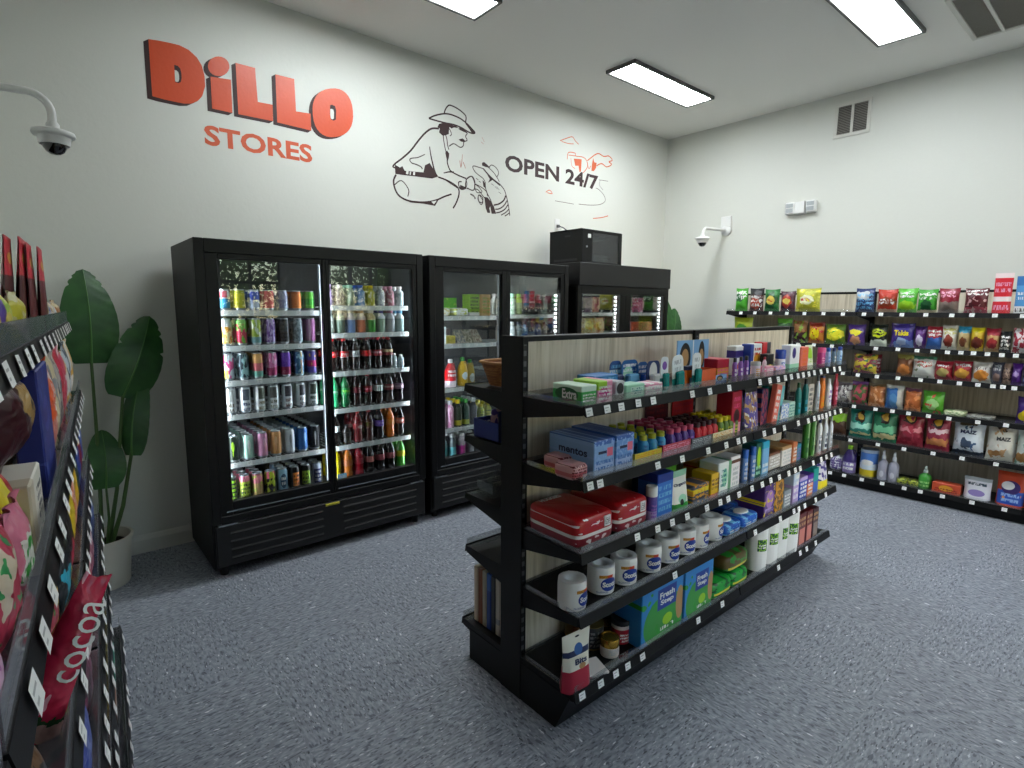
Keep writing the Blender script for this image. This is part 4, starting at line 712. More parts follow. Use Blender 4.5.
 ('S', 2, 'bag', 1.898, 2.038, 0.19, 'b04858|n .5 d8b030 3|n .65 3c8c3c 4', 'plum bag with yellow and green patches', {'d': 0.04, 'b': 0.02}),
 ('S', 2, 'bag', 2.058, 2.218, 0.21, '1c2024|r .1 .4 .9 .5 38b0cc|r .5 0 .7 .5 e0c828|r .2 0 .4 .5 38a0b8', 'black bag with aqua and yellow stripes', {'d': 0.04, 'b': 0.006}),
 ('S', 2, 'bag', 2.238, 2.379, 0.2, '1c1418|e .5 .3 .3 .2 c03850', 'black and crimson bag', {'d': 0.035, 'b': 0.006}),
 ('S', 2, 'bag', 2.399, 2.519, 0.23, 'e0c020|r 0 .8 1 1 ink|r 0 0 1 .2 c84c30', 'yellow gummy bag', {'d': 0.035, 'b': 0.006}),
 ('S', 2, 'bag', 2.539, 2.659, 0.22, 'd87850|n .5 e8a890 3', 'salmon orange gummy bag', {'d': 0.035, 'b': 0.006}),
 ('S', 2, 'bag', 2.679, 2.8, 0.23, 'e0b020|r 0 0 1 .3 d0644c', 'golden yellow gummy bag', {'d': 0.035, 'b': 0.006}),
 ('S', 2, 'bag', 2.82, 2.96, 0.21, '2c3c38|r 0 .8 1 1 4c8c74', 'dark green candy bag', {'d': 0.035, 'b': 0.006}),
 ('S', 2, 'bag', 2.98, 3.12, 0.23, '2c4494|r 0 0 1 .3 5c6cac', 'blue candy bag', {'d': 0.035, 'b': 0.006}),
 ('S', 2, 'bag', 3.14, 3.281, 0.22, '8c1c38|r 0 .7 1 1 d8c030', 'maroon and yellow candy bag', {'d': 0.035, 'b': 0.006}),
 ('S', 2, 'bag', 3.301, 3.461, 0.25, '3c58a8|r 0 .7 1 1 c8c0c0', 'blue and white candy bag at far end', {'d': 0.035, 'b': 0.006}),
 ('S', 3, 'bag', 1.567, 1.768, 0.16, 'e0b424|n .5 d07840 3', 'yellow and orange gummy bag', {'d': 0.05, 'b': 0.006}),
 ('S', 3, 'bag', 1.798, 1.978, 0.17, '3c4ca0|n .55 6c7cc0 3', 'blue gummy bag', {'d': 0.035, 'b': 0.006}),
 ('S', 3, 'bag', 2.018, 2.218, 0.17, '6c2c48|n .5 3c1c28 3', 'dark plum gummy bag', {'d': 0.035, 'b': 0.006}),
 ('S', 3, 'bag', 2.259, 2.479, 0.19, 'c8b8bc|n .5 c04858 3', 'white and red gummy bag', {'d': 0.035, 'b': 0.006}),
 ('S', 3, 'bag', 2.519, 2.739, 0.19, 'b83c50|n .5 e0a8b0 3', 'rose red gummy bag', {'d': 0.035, 'b': 0.006}),
 ('S', 3, 'bag', 2.78, 3.02, 0.19, 'd0a8b0|n .5 9c5c70 3', 'pale pink gummy bag', {'d': 0.035, 'b': 0.006}),
 ('S', 3, 'bag', 3.06, 3.461, 0.2, '3c549c|n .5 2c3c6c 3', 'deep blue gummy bag at far end', {'d': 0.035, 'b': 0.006}),
 ('S', 4, 'bag', 2.118, 2.369, 0.19, '4c6c3c|n .5 8c9c4c 3', 'green snack bag', {'d': 0.035, 'b': 0.006}),
 ('S', 4, 'bag', 2.419, 2.719, 0.2, '7c2c2c|n .5 b05c4c 3', 'brick red snack bag', {'d': 0.035, 'b': 0.006}),
 ('S', 4, 'bag', 2.82, 3.07, 0.24, 'd0b820|n .5 e8dc60 3', 'yellow snack bag standing tall behind its fence', {'d': 0.04, 'b': 0.0}),
 ('S', 4, 'bag', 3.12, 3.461, 0.22, 'd0c028|n .5 a89820 3', 'mustard snack bag at far end', {'d': 0.04, 'b': 0.0}),
 ('S', 5, 'box', 2.519, 2.82, 0.06, '3c3c40|t .1 .1 .9 .9 lgrey', 'low grey carton', {'d': 0.15, 'b': 0.02, 'name': 'carton'}),
 ('S', 5, 'box', 2.87, 3.07, 0.05, '8c6858|t .1 .1 .9 .9 lgrey', 'low brown carton', {'d': 0.15, 'b': 0.02, 'name': 'carton'}),
 ('S', 5, 'box', 3.12, 3.371, 0.05, '2c7c6c|t .1 .1 .9 .9 mint', 'low teal carton at far end', {'d': 0.15, 'b': 0.02, 'name': 'carton'}),
]
DILLO = [('D', [[(0.6318, 3.1579), (0.6824, 3.1649), (0.7375, 3.1691), (0.7935, 3.1707), (0.8434, 3.1579), (0.8866, 3.1263), (0.9116, 3.0848), (0.9237, 3.0254), (0.9224, 2.9621), (0.9027, 2.9013), (0.8767, 2.8672), (0.8385, 2.8417), (0.7966, 2.8321), (0.7458, 2.8314), (0.6837, 2.832), (0.6294, 2.8367)], [(0.7578, 3.0476), (0.7765, 3.0473), (0.7895, 3.0345), (0.7942, 3.0085), (0.7934, 2.9783), (0.7868, 2.9548), (0.7736, 2.946), (0.7561, 2.9484)]]), ('i', [[(0.9575, 3.0313), (1.0778, 3.0435), (1.0757, 2.8377), (0.9551, 2.8384)]]), ('i2', [[(1.0728, 3.1138), (1.0667, 3.096), (1.0559, 3.079), (1.0414, 3.0643), (1.0244, 3.0532), (1.0063, 3.0465), (0.9885, 3.0447), (0.9726, 3.0479), (0.9597, 3.0558), (0.9508, 3.0678), (0.9467, 3.0829), (0.9477, 3.0998), (0.9536, 3.1173), (0.964, 3.134), (0.9781, 3.1486), (0.9948, 3.1598), (1.0128, 3.1668), (1.0306, 3.169), (1.0469, 3.1662), (1.0601, 3.1584), (1.0693, 3.1464), (1.0737, 3.1312)]]), ('L', [[(1.1124, 3.1557), (1.2323, 3.156), (1.2386, 2.9435), (1.3344, 2.9474), (1.332, 2.8405), (1.1114, 2.8382)]]), ('L', [[(1.3632, 3.1503), (1.4893, 3.1523), (1.4923, 2.9397), (1.5951, 2.9465), (1.5952, 2.832), (1.3599, 2.8387)]]), ('O', [[(1.9176, 3.0377), (1.9183, 2.9947), (1.9131, 2.9597), (1.9024, 2.9278), (1.8866, 2.8992), (1.866, 2.8742), (1.841, 2.8531), (1.8113, 2.8362), (1.7727, 2.8224), (1.7342, 2.8142), (1.7043, 2.8139), (1.6785, 2.8201), (1.6566, 2.8322), (1.6387, 2.8502), (1.6251, 2.8736), (1.6159, 2.9029), (1.6108, 2.9427), (1.6106, 2.9838), (1.6157, 3.0172), (1.6257, 3.0475), (1.6404, 3.0751), (1.6596, 3.0996), (1.6832, 3.1206), (1.7115, 3.1381), (1.749, 3.1534), (1.7873, 3.1635), (1.8176, 3.1654), (1.8443, 3.1607), (1.8673, 3.1496), (1.8865, 3.1323), (1.9014, 3.1088), (1.9117, 3.079)], [(1.7415, 3.0367), (1.7576, 3.0435), (1.7787, 3.0386), (1.7865, 3.0127), (1.7822, 2.9465), (1.7639, 2.9345), (1.7447, 2.9402), (1.7391, 2.9779)]])]
MUR = {'cowboy': {'s': [([(2.5825, 3.125), (2.6282, 3.1532), (2.6899, 3.1801), (2.7524, 3.1987), (2.8158, 3.2024), (2.8964, 3.1919), (2.9622, 3.1674), (3.0039, 3.1437), (3.0546, 3.1084), (3.029, 3.0955), (2.9785, 3.0998), (2.9122, 3.1186), (2.831, 3.1275), (2.7515, 3.1235), (2.6583, 3.1227), (2.5825, 3.125)], 0.0124, 0.0124), ([(2.7335, 3.1946), (2.7449, 3.2281), (2.7689, 3.2621), (2.7975, 3.276), (2.8646, 3.2673), (2.9296, 3.2437), (2.9592, 3.2181), (2.9539, 3.1721)], 0.0112, 0.0115), ([(2.6805, 3.0653), (2.6114, 3.0514), (2.5505, 3.0085), (2.4825, 2.9343), (2.4079, 2.8416), (2.3277, 2.7673), (2.2706, 2.7218), (2.242, 2.6896), (2.2696, 2.6821)], 0.0154, 0.0121), ([(2.7219, 3.0199), (2.7261, 2.9805), (2.741, 2.9139), (2.7563, 2.8723)], 0.0084, 0.0086), ([(2.7425, 3.034), (2.7579, 2.9992), (2.7652, 2.95), (2.7775, 2.9142)], 0.0085, 0.0086), ([(2.8794, 3.1056), (2.9285, 3.0962), (2.97, 3.0851), (2.9531, 3.056), (2.9697, 3.0268), (2.9362, 3.0075), (2.9277, 2.9736), (2.8945, 2.9546), (2.8295, 2.9721), (2.781, 2.9428)], 0.0086, 0.0086), ([(2.7743, 3.0528), (2.7827, 3.086), (2.8061, 3.0465), (2.79, 3.0281)], 0.0071, 0.0071), ([(2.764, 2.8482), (2.7604, 2.8093), (2.779, 2.7612), (2.8029, 2.7392), (2.8761, 2.7181), (2.9593, 2.7044)], 0.0114, 0.0118), ([(2.5863, 2.9045), (2.5931, 2.8562), (2.6074, 2.7963), (2.6292, 2.7246), (2.6517, 2.6776)], 0.0083, 0.0171), ([(2.54, 2.8344), (2.4725, 2.7982), (2.4138, 2.782), (2.3962, 2.7669), (2.4131, 2.7454), (2.4567, 2.7403), (2.5007, 2.729), (2.5123, 2.7124)], 0.0069, 0.0097), ([(2.7227, 2.7139), (2.7787, 2.7329), (2.8271, 2.7366)], 0.0072, 0.0145), ([(2.2683, 2.6316), (2.2463, 2.5863), (2.2518, 2.5329), (2.2855, 2.477), (2.356, 2.4469), (2.4507, 2.4426), (2.556, 2.4556), (2.6489, 2.4837), (2.7282, 2.5221), (2.8009, 2.5511)], 0.0149, 0.0132), ([(2.6672, 2.6736), (2.7618, 2.6583), (2.8343, 2.6338), (2.8751, 2.6068), (2.878, 2.5547), (2.8493, 2.4852), (2.816, 2.4352)], 0.0128, 0.0133), ([(2.2523, 2.5511), (2.3165, 2.593), (2.3795, 2.5324), (2.371, 2.4759)], 0.0081, 0.0083), ([(2.6828, 2.6696), (2.7142, 2.6679), (2.8751, 2.6068)], 0.0071, 0.0074), ([(2.9593, 2.7044), (2.9505, 2.6569), (2.9418, 2.616), (2.8917, 2.6091), (2.8755, 2.6593), (2.9088, 2.6707)], 0.0104, 0.0103), ([(2.9592, 2.6978), (3.0188, 2.7332), (3.053, 2.685), (3.0355, 2.6155), (2.9672, 2.6262)], 0.0089, 0.0089), ([(3.0529, 2.6716), (3.0963, 2.6508), (3.1314, 2.615), (3.0787, 2.6012), (3.0528, 2.6313)], 0.0075, 0.0075), ([(3.0874, 2.5686), (3.096, 2.529), (3.1313, 2.5198), (3.1402, 2.5618), (3.1049, 2.5844), (3.0874, 2.5686)], 0.0091, 0.0091), ([(3.0009, 2.5775), (3.0266, 2.5674), (3.0525, 2.5573), (3.0611, 2.545)], 0.006, 0.0061)], 'f': [[(2.6811, 3.1027), (2.7279, 3.1211), (2.7989, 3.1208), (2.8552, 3.1197), (2.8794, 3.1094), (2.8308, 3.1046), (2.8066, 3.0908), (2.786, 3.0993), (2.7746, 3.0718), (2.779, 3.0411), (2.7582, 3.0308), (2.7187, 3.0143), (2.6801, 3.0342), (2.6883, 3.0669), (2.6653, 3.0747)], [(2.8796, 3.1247), (2.9617, 3.0964), (2.9784, 3.0868), (2.9285, 3.0898), (2.8956, 3.0961)], [(2.9456, 3.1639), (3.0039, 3.1502), (3.0495, 3.1178), (3.0545, 3.0953), (3.0205, 3.0951), (2.9954, 3.1226)], [(2.8786, 3.0159), (2.9198, 3.0328), (2.9446, 3.022), (2.9362, 3.0049), (2.9031, 3.0038)], [(2.7567, 2.9041), (2.7804, 2.8829), (2.7768, 2.8504), (2.7604, 2.8093), (2.7482, 2.8518), (2.7406, 2.8822)], [(2.2591, 2.7079), (2.3048, 2.6914), (2.3263, 2.7069), (2.3468, 2.6739), (2.4555, 2.6824), (2.5224, 2.6891), (2.5384, 2.7475), (2.5841, 2.7737), (2.6066, 2.7461), (2.6673, 2.6774), (2.605, 2.6517), (2.4548, 2.6453), (2.3247, 2.6378), (2.2614, 2.6365)], [(2.356, 2.4469), (2.5105, 2.4525), (2.6021, 2.4677), (2.6489, 2.4837), (2.6725, 2.4957), (2.6325, 2.433), (2.5253, 2.4367), (2.3918, 2.4316)], [(2.8919, 2.642), (2.9503, 2.6304), (2.9334, 2.6083), (2.8884, 2.6113)]], 'w': [[(2.3612, 2.6762), (2.3827, 2.6771), (2.3792, 2.651), (2.3577, 2.6501)], [(2.3942, 2.6753), (2.4058, 2.6759), (2.4023, 2.6497), (2.3908, 2.6503)], [(2.4262, 2.6778), (2.4437, 2.6793), (2.4403, 2.653), (2.4227, 2.6528)], [(2.5943, 2.4629), (2.6488, 2.4786), (2.6203, 2.4444)]]}, 'armadillo': {'s': [([(3.1472, 2.8179), (3.0961, 2.8214), (3.0407, 2.8241), (3.0306, 2.807), (3.0555, 2.7761), (3.101, 2.7519), (3.1419, 2.7345), (3.1678, 2.7067)], 0.0075, 0.0076), ([(3.1472, 2.8179), (3.1938, 2.7818), (3.2463, 2.7501), (3.2996, 2.7259), (3.3429, 2.7079)], 0.0136, 0.0109), ([(3.2147, 2.8445), (3.2409, 2.8645), (3.2833, 2.8555), (3.3154, 2.8287), (3.3209, 2.7974), (3.2995, 2.7661)], 0.0076, 0.0077), ([(3.1627, 2.8557), (3.2147, 2.8326), (3.2674, 2.8012), (3.3103, 2.7596), (3.3319, 2.7306)], 0.0075, 0.0078), ([(3.3429, 2.7079), (3.3867, 2.6734), (3.4089, 2.6355), (3.4315, 2.5726), (3.4487, 2.5084), (3.4604, 2.4432)], 0.0093, 0.0096), ([(3.1678, 2.7067), (3.1729, 2.6519), (3.1938, 2.607), (3.2254, 2.563), (3.2467, 2.5253)], 0.0091, 0.0093), ([(3.409, 2.6191), (3.3872, 2.5752), (3.3327, 2.5358), (3.268, 2.5158)], 0.0142, 0.014), ([(3.4259, 2.576), (3.3875, 2.526), (3.3328, 2.4908), (3.2842, 2.4811)], 0.0111, 0.0109), ([(3.4373, 2.5402), (3.3987, 2.4943), (3.3439, 2.4634), (3.295, 2.4498)], 0.0111, 0.011), ([(3.4487, 2.5001), (3.4099, 2.4667), (3.3549, 2.4359)], 0.0096, 0.0095), ([(3.4546, 2.4675), (3.4267, 2.4478), (3.399, 2.4324)], 0.0096, 0.0095), ([(3.0501, 2.674), (3.0906, 2.6641), (3.1418, 2.6476), (3.1833, 2.6215), (3.1938, 2.583)], 0.0075, 0.0077), ([(3.0501, 2.674), (3.0499, 2.6349), (3.0905, 2.6248), (3.1314, 2.5908), (3.1625, 2.563)], 0.0075, 0.0077), ([(3.0955, 2.5861), (3.0851, 2.5452), (3.1209, 2.5021), (3.1417, 2.5365), (3.1057, 2.5795)], 0.0076, 0.0076), ([(2.9509, 2.706), (2.9653, 2.6619), (2.9502, 2.6134)], 0.0074, 0.0074), ([(2.9656, 2.7082), (3.0153, 2.7311), (3.0501, 2.674), (3.0398, 2.6179), (2.9601, 2.6225)], 0.0074, 0.0074), ([(3.0654, 2.7231), (3.0907, 2.7112)], 0.006, 0.006), ([(3.0958, 2.7041), (3.1162, 2.6953)], 0.006, 0.006), ([(3.2358, 2.7006), (3.2677, 2.6892)], 0.0038, 0.0039), ([(3.2783, 2.6826), (3.3106, 2.6629)], 0.0039, 0.0039), ([(3.3215, 2.6401), (3.3541, 2.6282)], 0.0039, 0.0039), ([(3.2998, 2.6856), (3.3322, 2.6578)], 0.0039, 0.0039), ([(2.9996, 2.5812), (3.0396, 2.5709), (3.0496, 2.5407)], 0.006, 0.006)], 'f': [[(3.1319, 2.8663), (3.1545, 2.8763), (3.1834, 2.863), (3.2251, 2.8382), (3.2042, 2.8349), (3.1678, 2.8369), (3.1318, 2.8428)], [(3.1523, 2.8148), (3.1938, 2.7898), (3.2463, 2.7501), (3.3429, 2.7079), (3.3375, 2.695), (3.2516, 2.7349), (3.199, 2.7033), (3.22, 2.7382), (3.1938, 2.77)], [(3.1368, 2.718), (3.1574, 2.7052), (3.1729, 2.6678), (3.1781, 2.6447), (3.147, 2.6642)], [(3.1573, 2.5743), (3.1938, 2.575), (3.236, 2.5402), (3.268, 2.5036), (3.2951, 2.4416), (3.2415, 2.4357), (3.2255, 2.4986), (3.2149, 2.4812), (3.2255, 2.442), (3.1938, 2.4385), (3.1728, 2.4763)]], 'w': []}}
MURO = {'s': [([(4.1129, 3.2399), (4.1937, 3.2758), (4.2865, 3.3102), (4.3297, 3.2809), (4.3841, 3.2561)], 0.0081, 0.0084), ([(4.1333, 3.2369), (4.2363, 3.2356), (4.3096, 3.2465)], 0.007, 0.0071), ([(4.2199, 3.0801), (4.2347, 3.148), (4.3335, 3.1599), (4.3451, 3.1337), (4.4532, 3.1411), (4.5093, 3.1148), (4.5227, 3.0523), (4.4586, 2.9846)], 0.0083, 0.0085), ([(4.2354, 3.1245), (4.3451, 3.1337)], 0.0071, 0.0071), ([(4.2717, 3.1029), (4.2887, 3.0286), (4.3383, 3.0084)], 0.006, 0.006), ([(4.5204, 3.1167), (4.675, 3.2156), (4.7802, 3.2046), (4.8624, 3.2233), (4.9243, 3.1891), (4.8652, 3.1642), (4.9143, 3.1454), (4.832, 3.1051), (4.7484, 3.1255), (4.6686, 3.0904)], 0.0111, 0.0112), ([(4.5209, 3.1024), (4.5455, 3.0415), (4.578, 3.0757)], 0.0073, 0.0074), ([(3.9254, 2.7182), (3.9742, 2.7454), (4.0146, 2.7164), (3.9451, 2.7167)], 0.0081, 0.0081), ([(4.6329, 2.5411), (4.7725, 2.5649), (4.8793, 2.5947)], 0.009, 0.0091)], 'f': [[(4.314, 3.1031), (4.4322, 3.1161), (4.4254, 2.9937), (4.4039, 2.9832), (4.3867, 3.0446), (4.3374, 3.0365)], [(4.5867, 3.0262), (4.5932, 3.0927), (4.6087, 3.1605), (4.6284, 3.1203), (4.6674, 3.1195), (4.6581, 3.0668), (4.6252, 3.0279)]], 'w': []}
MURB = {'s': [([(4.0564, 2.6524), (4.211, 2.6532), (4.3279, 2.6532)], 0.0051, 0.0053), ([(4.4037, 2.6624), (4.5819, 2.6736), (4.743, 2.7005), (4.8241, 2.7481), (4.7977, 2.8051), (4.7251, 2.8478), (4.6663, 2.862)], 0.0062, 0.0063), ([(4.709, 2.9524), (4.8626, 2.96)], 0.0054, 0.0055), ([(4.7323, 2.9529), (4.7229, 2.8996), (4.7836, 2.8558)], 0.0045, 0.0046)], 'f': [], 'w': []}
MURR = {'s': [([(2.9188, 2.9007), (2.9099, 2.8212), (2.9014, 2.7938)], 0.0044, 0.0102), ([(2.8903, 2.8439), (2.9014, 2.7872)], 0.0058, 0.0058), ([(2.9267, 2.837), (2.9514, 2.7887)], 0.0073, 0.0059), ([(3.1322, 3.0841), (3.1584, 3.0493)], 0.0037, 0.0037), ([(3.1234, 3.0427), (3.1496, 3.0277)], 0.0037, 0.0037)], 'f': [], 'w': []}
# ------------------------------------------------------------------ shared materials
BLK = pm('black metal', '08080a', .4); BLK2 = pm('black powder coat', '0a0a0c', .5, bump=.05, bscale=400)
for q in (BLK, BLK2): q.node_tree.nodes['Principled BSDF'].inputs['Specular IOR Level'].default_value = .3
WHT = pm('white plastic', 'e4e4e2', .4); TAGM = pr('f4f4f2|r .15 .6 .75 .72 b4b4b4|r .15 .25 .5 .38 bcbcbc', .5)
CHR = pm('steel', 'a0a4a8', .3, .9)
def wall_mat():
    m, nt, bs = new_mat('painted wall'); bs.inputs['Base Color'].default_value = srgb('d7d8d0'); bs.inputs['Roughness'].default_value = .7
    t = nt.nodes.new('ShaderNodeTexCoord'); n = nt.nodes.new('ShaderNodeTexNoise'); n.inputs['Scale'].default_value = 38; n.inputs['Detail'].default_value = 4
    nt.links.new(t.outputs['Object'], n.inputs['Vector']); b = nt.nodes.new('ShaderNodeBump'); b.inputs['Strength'].default_value = .14; b.inputs['Distance'].default_value = .008
    nt.links.new(n.outputs['Fac'], b.inputs['Height']); nt.links.new(b.outputs['Normal'], bs.inputs['Normal'])
    return m
WALL = wall_mat()
CEIL = pm('ceiling paint', 'f0eee8', .85, bump=.06, bscale=60)
def floor_mat():
    m, nt, bs = new_mat('speckled vinyl tile')
    L = nt.links.new
    t = nt.nodes.new('ShaderNodeTexCoord'); O = t.outputs['Object']
    def noise(sc_, stretch, det=2, off=0, rot=0):
        mp = nt.nodes.new('ShaderNodeMapping'); mp.inputs['Scale'].default_value = stretch; mp.inputs['Location'].default_value = (off, off*.7, 0)
        mp.inputs['Rotation'].default_value = (0, 0, rot)
        L(O, mp.inputs['Vector']); n = nt.nodes.new('ShaderNodeTexNoise'); n.inputs['Scale'].default_value = sc_; n.inputs['Detail'].default_value = det
        L(mp.outputs[0], n.inputs['Vector']); return n.outputs['Fac']
    # tiles alternate the direction of their chips
    ck = nt.nodes.new('ShaderNodeTexChecker'); ck.inputs['Scale'].default_value = 1/.61; L(O, ck.inputs['Vector'])
    def chips(seed, scl=1.0):
        a = noise(95*scl, (1, .32, 1), 1.5, seed, .25); b = noise(95*scl, (.32, 1, 1), 1.5, seed+7, .25)
        mx = nt.nodes.new('ShaderNodeMix'); L(ck.outputs['Fac'], mx.inputs[0]); L(a, mx.inputs[2]); L(b, mx.inputs[3]); return mx.outputs[0]
    def mixc(fac, c1_, c2_):
        mx = nt.nodes.new('ShaderNodeMix'); mx.data_type = 'RGBA'
        L(fac, mx.inputs[0])
        for i, c in ((6, c1_), (7, c2_)):
            if isinstance(c, str): mx.inputs[i].default_value = srgb(c)
            else: L(c, mx.inputs[i])
        return mx.outputs[2]
    def ramp(f, lo, hi):
        mr = nt.nodes.new('ShaderNodeMapRange'); L(f, mr.inputs['Value']); mr.inputs[1].default_value = lo; mr.inputs[2].default_value = hi; return mr.outputs[0]
    base = mixc(ramp(noise(2.2, (1, 1, 1), 4), .35, .7), '80858e', '8a8f99')
    c = mixc(ramp(chips(3), .42, .62), base, 'a0a5af')
    c = mixc(ramp(chips(23, .9), .57, .64), c, '646974')
    c = mixc(ramp(chips(61, 1.3), .645, .69), c, '3d4048')
    c = mixc(ramp(chips(41, 1.1), .66, .70), c, 'c9ccd4')
    c = mixc(ramp(chips(91, .7), .70, .73), c, 'e4e6ea')
    L(c, bs.inputs['Base Color']); bs.inputs['Roughness'].default_value = .36
    r = nt.nodes.new('ShaderNodeMapRange'); L(noise(5, (1, 1, 1), 4, 9), r.inputs['Value']); r.inputs[3].default_value = .28; r.inputs[4].default_value = .5
    L(r.outputs[0], bs.inputs['Roughness'])
    b = nt.nodes.new('ShaderNodeBump'); b.inputs['Strength'].default_value = .08; L(noise(60, (1, 1, 1), 3), b.inputs['Height']); L(b.outputs[0], bs.inputs['Normal'])
    return m
def wood_mat(key, a, b, c):
    m, nt, bs = new_mat(key); L = nt.links.new
    t = nt.nodes.new('ShaderNodeTexCoord'); mp = nt.nodes.new('ShaderNodeMapping'); mp.inputs['Scale'].default_value = (1, 1, .06); L(t.outputs['Object'], mp.inputs[0])
    n = nt.nodes.new('ShaderNodeTexNoise'); n.inputs['Scale'].default_value = 55; n.inputs['Detail'].default_value = 5; L(mp.outputs[0], n.inputs['Vector'])
    r = nt.nodes.new('ShaderNodeValToRGB'); L(n.outputs['Fac'], r.inputs[0])
    r.color_ramp.elements[0].position = .32; r.color_ramp.elements[0].color = srgb(a); r.color_ramp.elements[1].position = .7; r.color_ramp.elements[1].color = srgb(c)
    e = r.color_ramp.elements.new(.5); e.color = srgb(b)
    L(r.outputs[0], bs.inputs['Base Color']); bs.inputs['Roughness'].default_value = .55
    return m
WOOD = wood_mat('pale woodgrain', 'beb19a', 'd6cab4', 'e2d8c6')
FENCE = clear('clear shelf fence', (.97, .98, .98, 1), .5, film=.03)
FENCE2 = clear('greyed shelf fence', (.93, .94, .95, 1), .8, film=.30, fcol=(.45, .46, .52, 1))
GLASS = clear('door glass', (.93, .96, .95, 1), .75, rough=.01)

# ------------------------------------------------------------------ the room
YB, XR, ZC, YF = 4.12, 5.95, 3.6, -2.2
LA = R(86.34); lx = math.cos(LA); ly = math.sin(LA)
def leftx(y): return -.62 + (y+.614)*lx/ly       # the left wall leans a little
def struct(name, mb, mats): return tag(mb.build(name, mats), kind='structure')
struct('floor', MB().box(-1.2, YF-.1, -.1, XR+.1, YB+.1, 0), floor_mat())
struct('ceiling', MB().box(-1.2, YF-.1, ZC, XR+.1, YB+.1, ZC+.1), CEIL)
struct('wall_back', MB().box(-1.2, YB, 0, XR+.1, YB+.1, ZC), WALL)
struct('wall_right', MB().box(XR, YF, 0, XR+.1, YB, ZC), WALL)
m = MB(); a, b = leftx(YF), leftx(YB)
m.add([(a, YF, 0), (b, YB, 0), (b, YB, ZC), (a, YF, ZC), (a-.1, YF, 0), (b-.1, YB, 0), (b-.1, YB, ZC), (a-.1, YF, ZC)], [(0, 1, 2, 3), (7, 6, 5, 4), (0, 4, 5, 1), (3, 2, 6, 7)])
struct('wall_left', m, WALL)
# front wall (behind the photographer) with two storefront windows
WZ0, WZ1 = .55, 2.75
WINS = [(1.62, 2.92), (3.72, 4.85)]
xs = [-1.2, WINS[0][0], WINS[0][1], WINS[1][0], WINS[1][1], XR+.1]
m = MB().box(-1.2, YF-.1, 0, XR+.1, YF, WZ0).box(-1.2, YF-.1, WZ1, XR+.1, YF, ZC)
for i in (0, 2, 4): m.box(xs[i], YF-.1, WZ0, xs[i+1], YF, WZ1)
struct('wall_front', m, WALL)
for k, (a, b) in enumerate(WINS):
    m = MB()
    for i in range(4): x = a+(b-a)*i/3; m.box(x-.02, YF-.08, WZ0, x+.02, YF-.02, WZ1)
    for z in (WZ0, 1.25, 1.94, WZ1): m.box(a, YF-.08, z-.02, b, YF-.02, z+.02)
    w = struct('window_%d' % (k+1), m, BLK)
    MB().box(a, YF-.055, WZ0, b, YF-.05, WZ1).build('pane', GLASS, w)
def baseboard(name, L):
    m = MB()
    for (p, q) in L:
        p = Vector((*p, 0)); q = Vector((*q, 0)); d = (q-p).normalized(); nn = Vector((d.y, -d.x, 0))
        prof = [(0, 0), (.014, 0), (.014, .085), (.010, .098), (.007, .108), (.002, .118), (0, .118)]
        vs = [(e+nn*a+Vector((0, 0, z))) for e in (p, q) for a, z in prof]; k = len(prof)
        m.add(vs, [(i, i+k, (i+1) % k+k, (i+1) % k) for i in range(k)])
    struct(name, m, pm('white trim', 'd2d2ca', .45))
baseboard('baseboard_back', [((leftx(YB), YB), (XR, YB))])
baseboard('baseboard_right', [((XR, YB), (XR, YF))])
baseboard('baseboard_left', [((leftx(YF)+.001, YF), (leftx(YB)+.001, YB))])

# ------------------------------------------------------------------ ceiling lights, vents
LAMP = pm('lit diffuser', 'f4fbff', .5, emis=LAMP_E)
def ceiling_light(x0, y0, label):
    t = empty('ceiling_light', (x0, y0, ZC)); tag(t, label, 'ceiling light', 'ceiling light panels')
    w, d = 1.23, .31
    m = MB()
    for q in ((0, 0, w, .022), (0, d-.022, w, d), (0, .022, .022, d-.022), (w-.022, .022, w, d-.022)): m.box(q[0], q[1], -.03, q[2], q[3], 0, bev=.003)
    m.build('light_frame', pm('light frame', '5a5a58', .4, .3), t)
    MB().box(.022, .022, -.022, w-.022, d-.022, -.002).build('diffuser', LAMP, t)
ceiling_light(3.87, 3.03, 'lit white ceiling panel nearest the corner, above the coolers')
ceiling_light(3.83, 1.35, 'lit white ceiling panel beside the ceiling vent')
ceiling_light(1.27, 3.06, 'lit white ceiling panel cut off by the top edge of the picture')
ceiling_light(3.83, -.45, 'lit white ceiling panel in the front right of the room')
def vent(name, label, M, w, h, bars, cat='air vent', frame='d4d2ca'):
    t = empty(name); tag(t, label, cat); t.matrix_world = M; FL = .003 if frame != 'd4d2ca' else 0
    f = .03; m = MB()
    for q in ((0, 0, w, f), (0, h-f, w, h), (0, f, f, h-f), (w-f, f, w, h-f)): m.box(q[0], -.012, q[1], q[2], 0, q[3], bev=.002)
    for b in bars: m.box(b-.011, -.011, f, b+.011, 0, h-f)
    m.build('vent_frame', pm('vent frame '+frame, frame, .5), t)
    MB().box(f, -.002, f, w-f, -.0005, h-f).build('vent_backing', pm('vent dark '+frame, '4a4844' if frame == 'd4d2ca' else '98948a', .8), t)
    m = MB(); n = int((h-2*f)/.014)
    for i in range(n):
        z = f+(i+.5)*(h-2*f)/n; m.add([(f, -.003, z-.004-FL), (w-f, -.003, z-.004-FL), (w-f, -.010+FL*1.4, z+.002+FL), (f, -.010+FL*1.4, z+.002+FL)], [(0, 1, 2, 3)])
    m.build('vent_louvres', pm('vent louvre '+frame, '99948c' if frame == 'd4d2ca' else 'b4b0a6', .6), t)
vent('wall_vent', 'square wall vent with two louvred halves high on the right wall', Matrix.Translation((XR, 2.26, 3.2)) @ Matrix.Rotation(R(-90), 4, 'Z'), .31, .31, [.155])
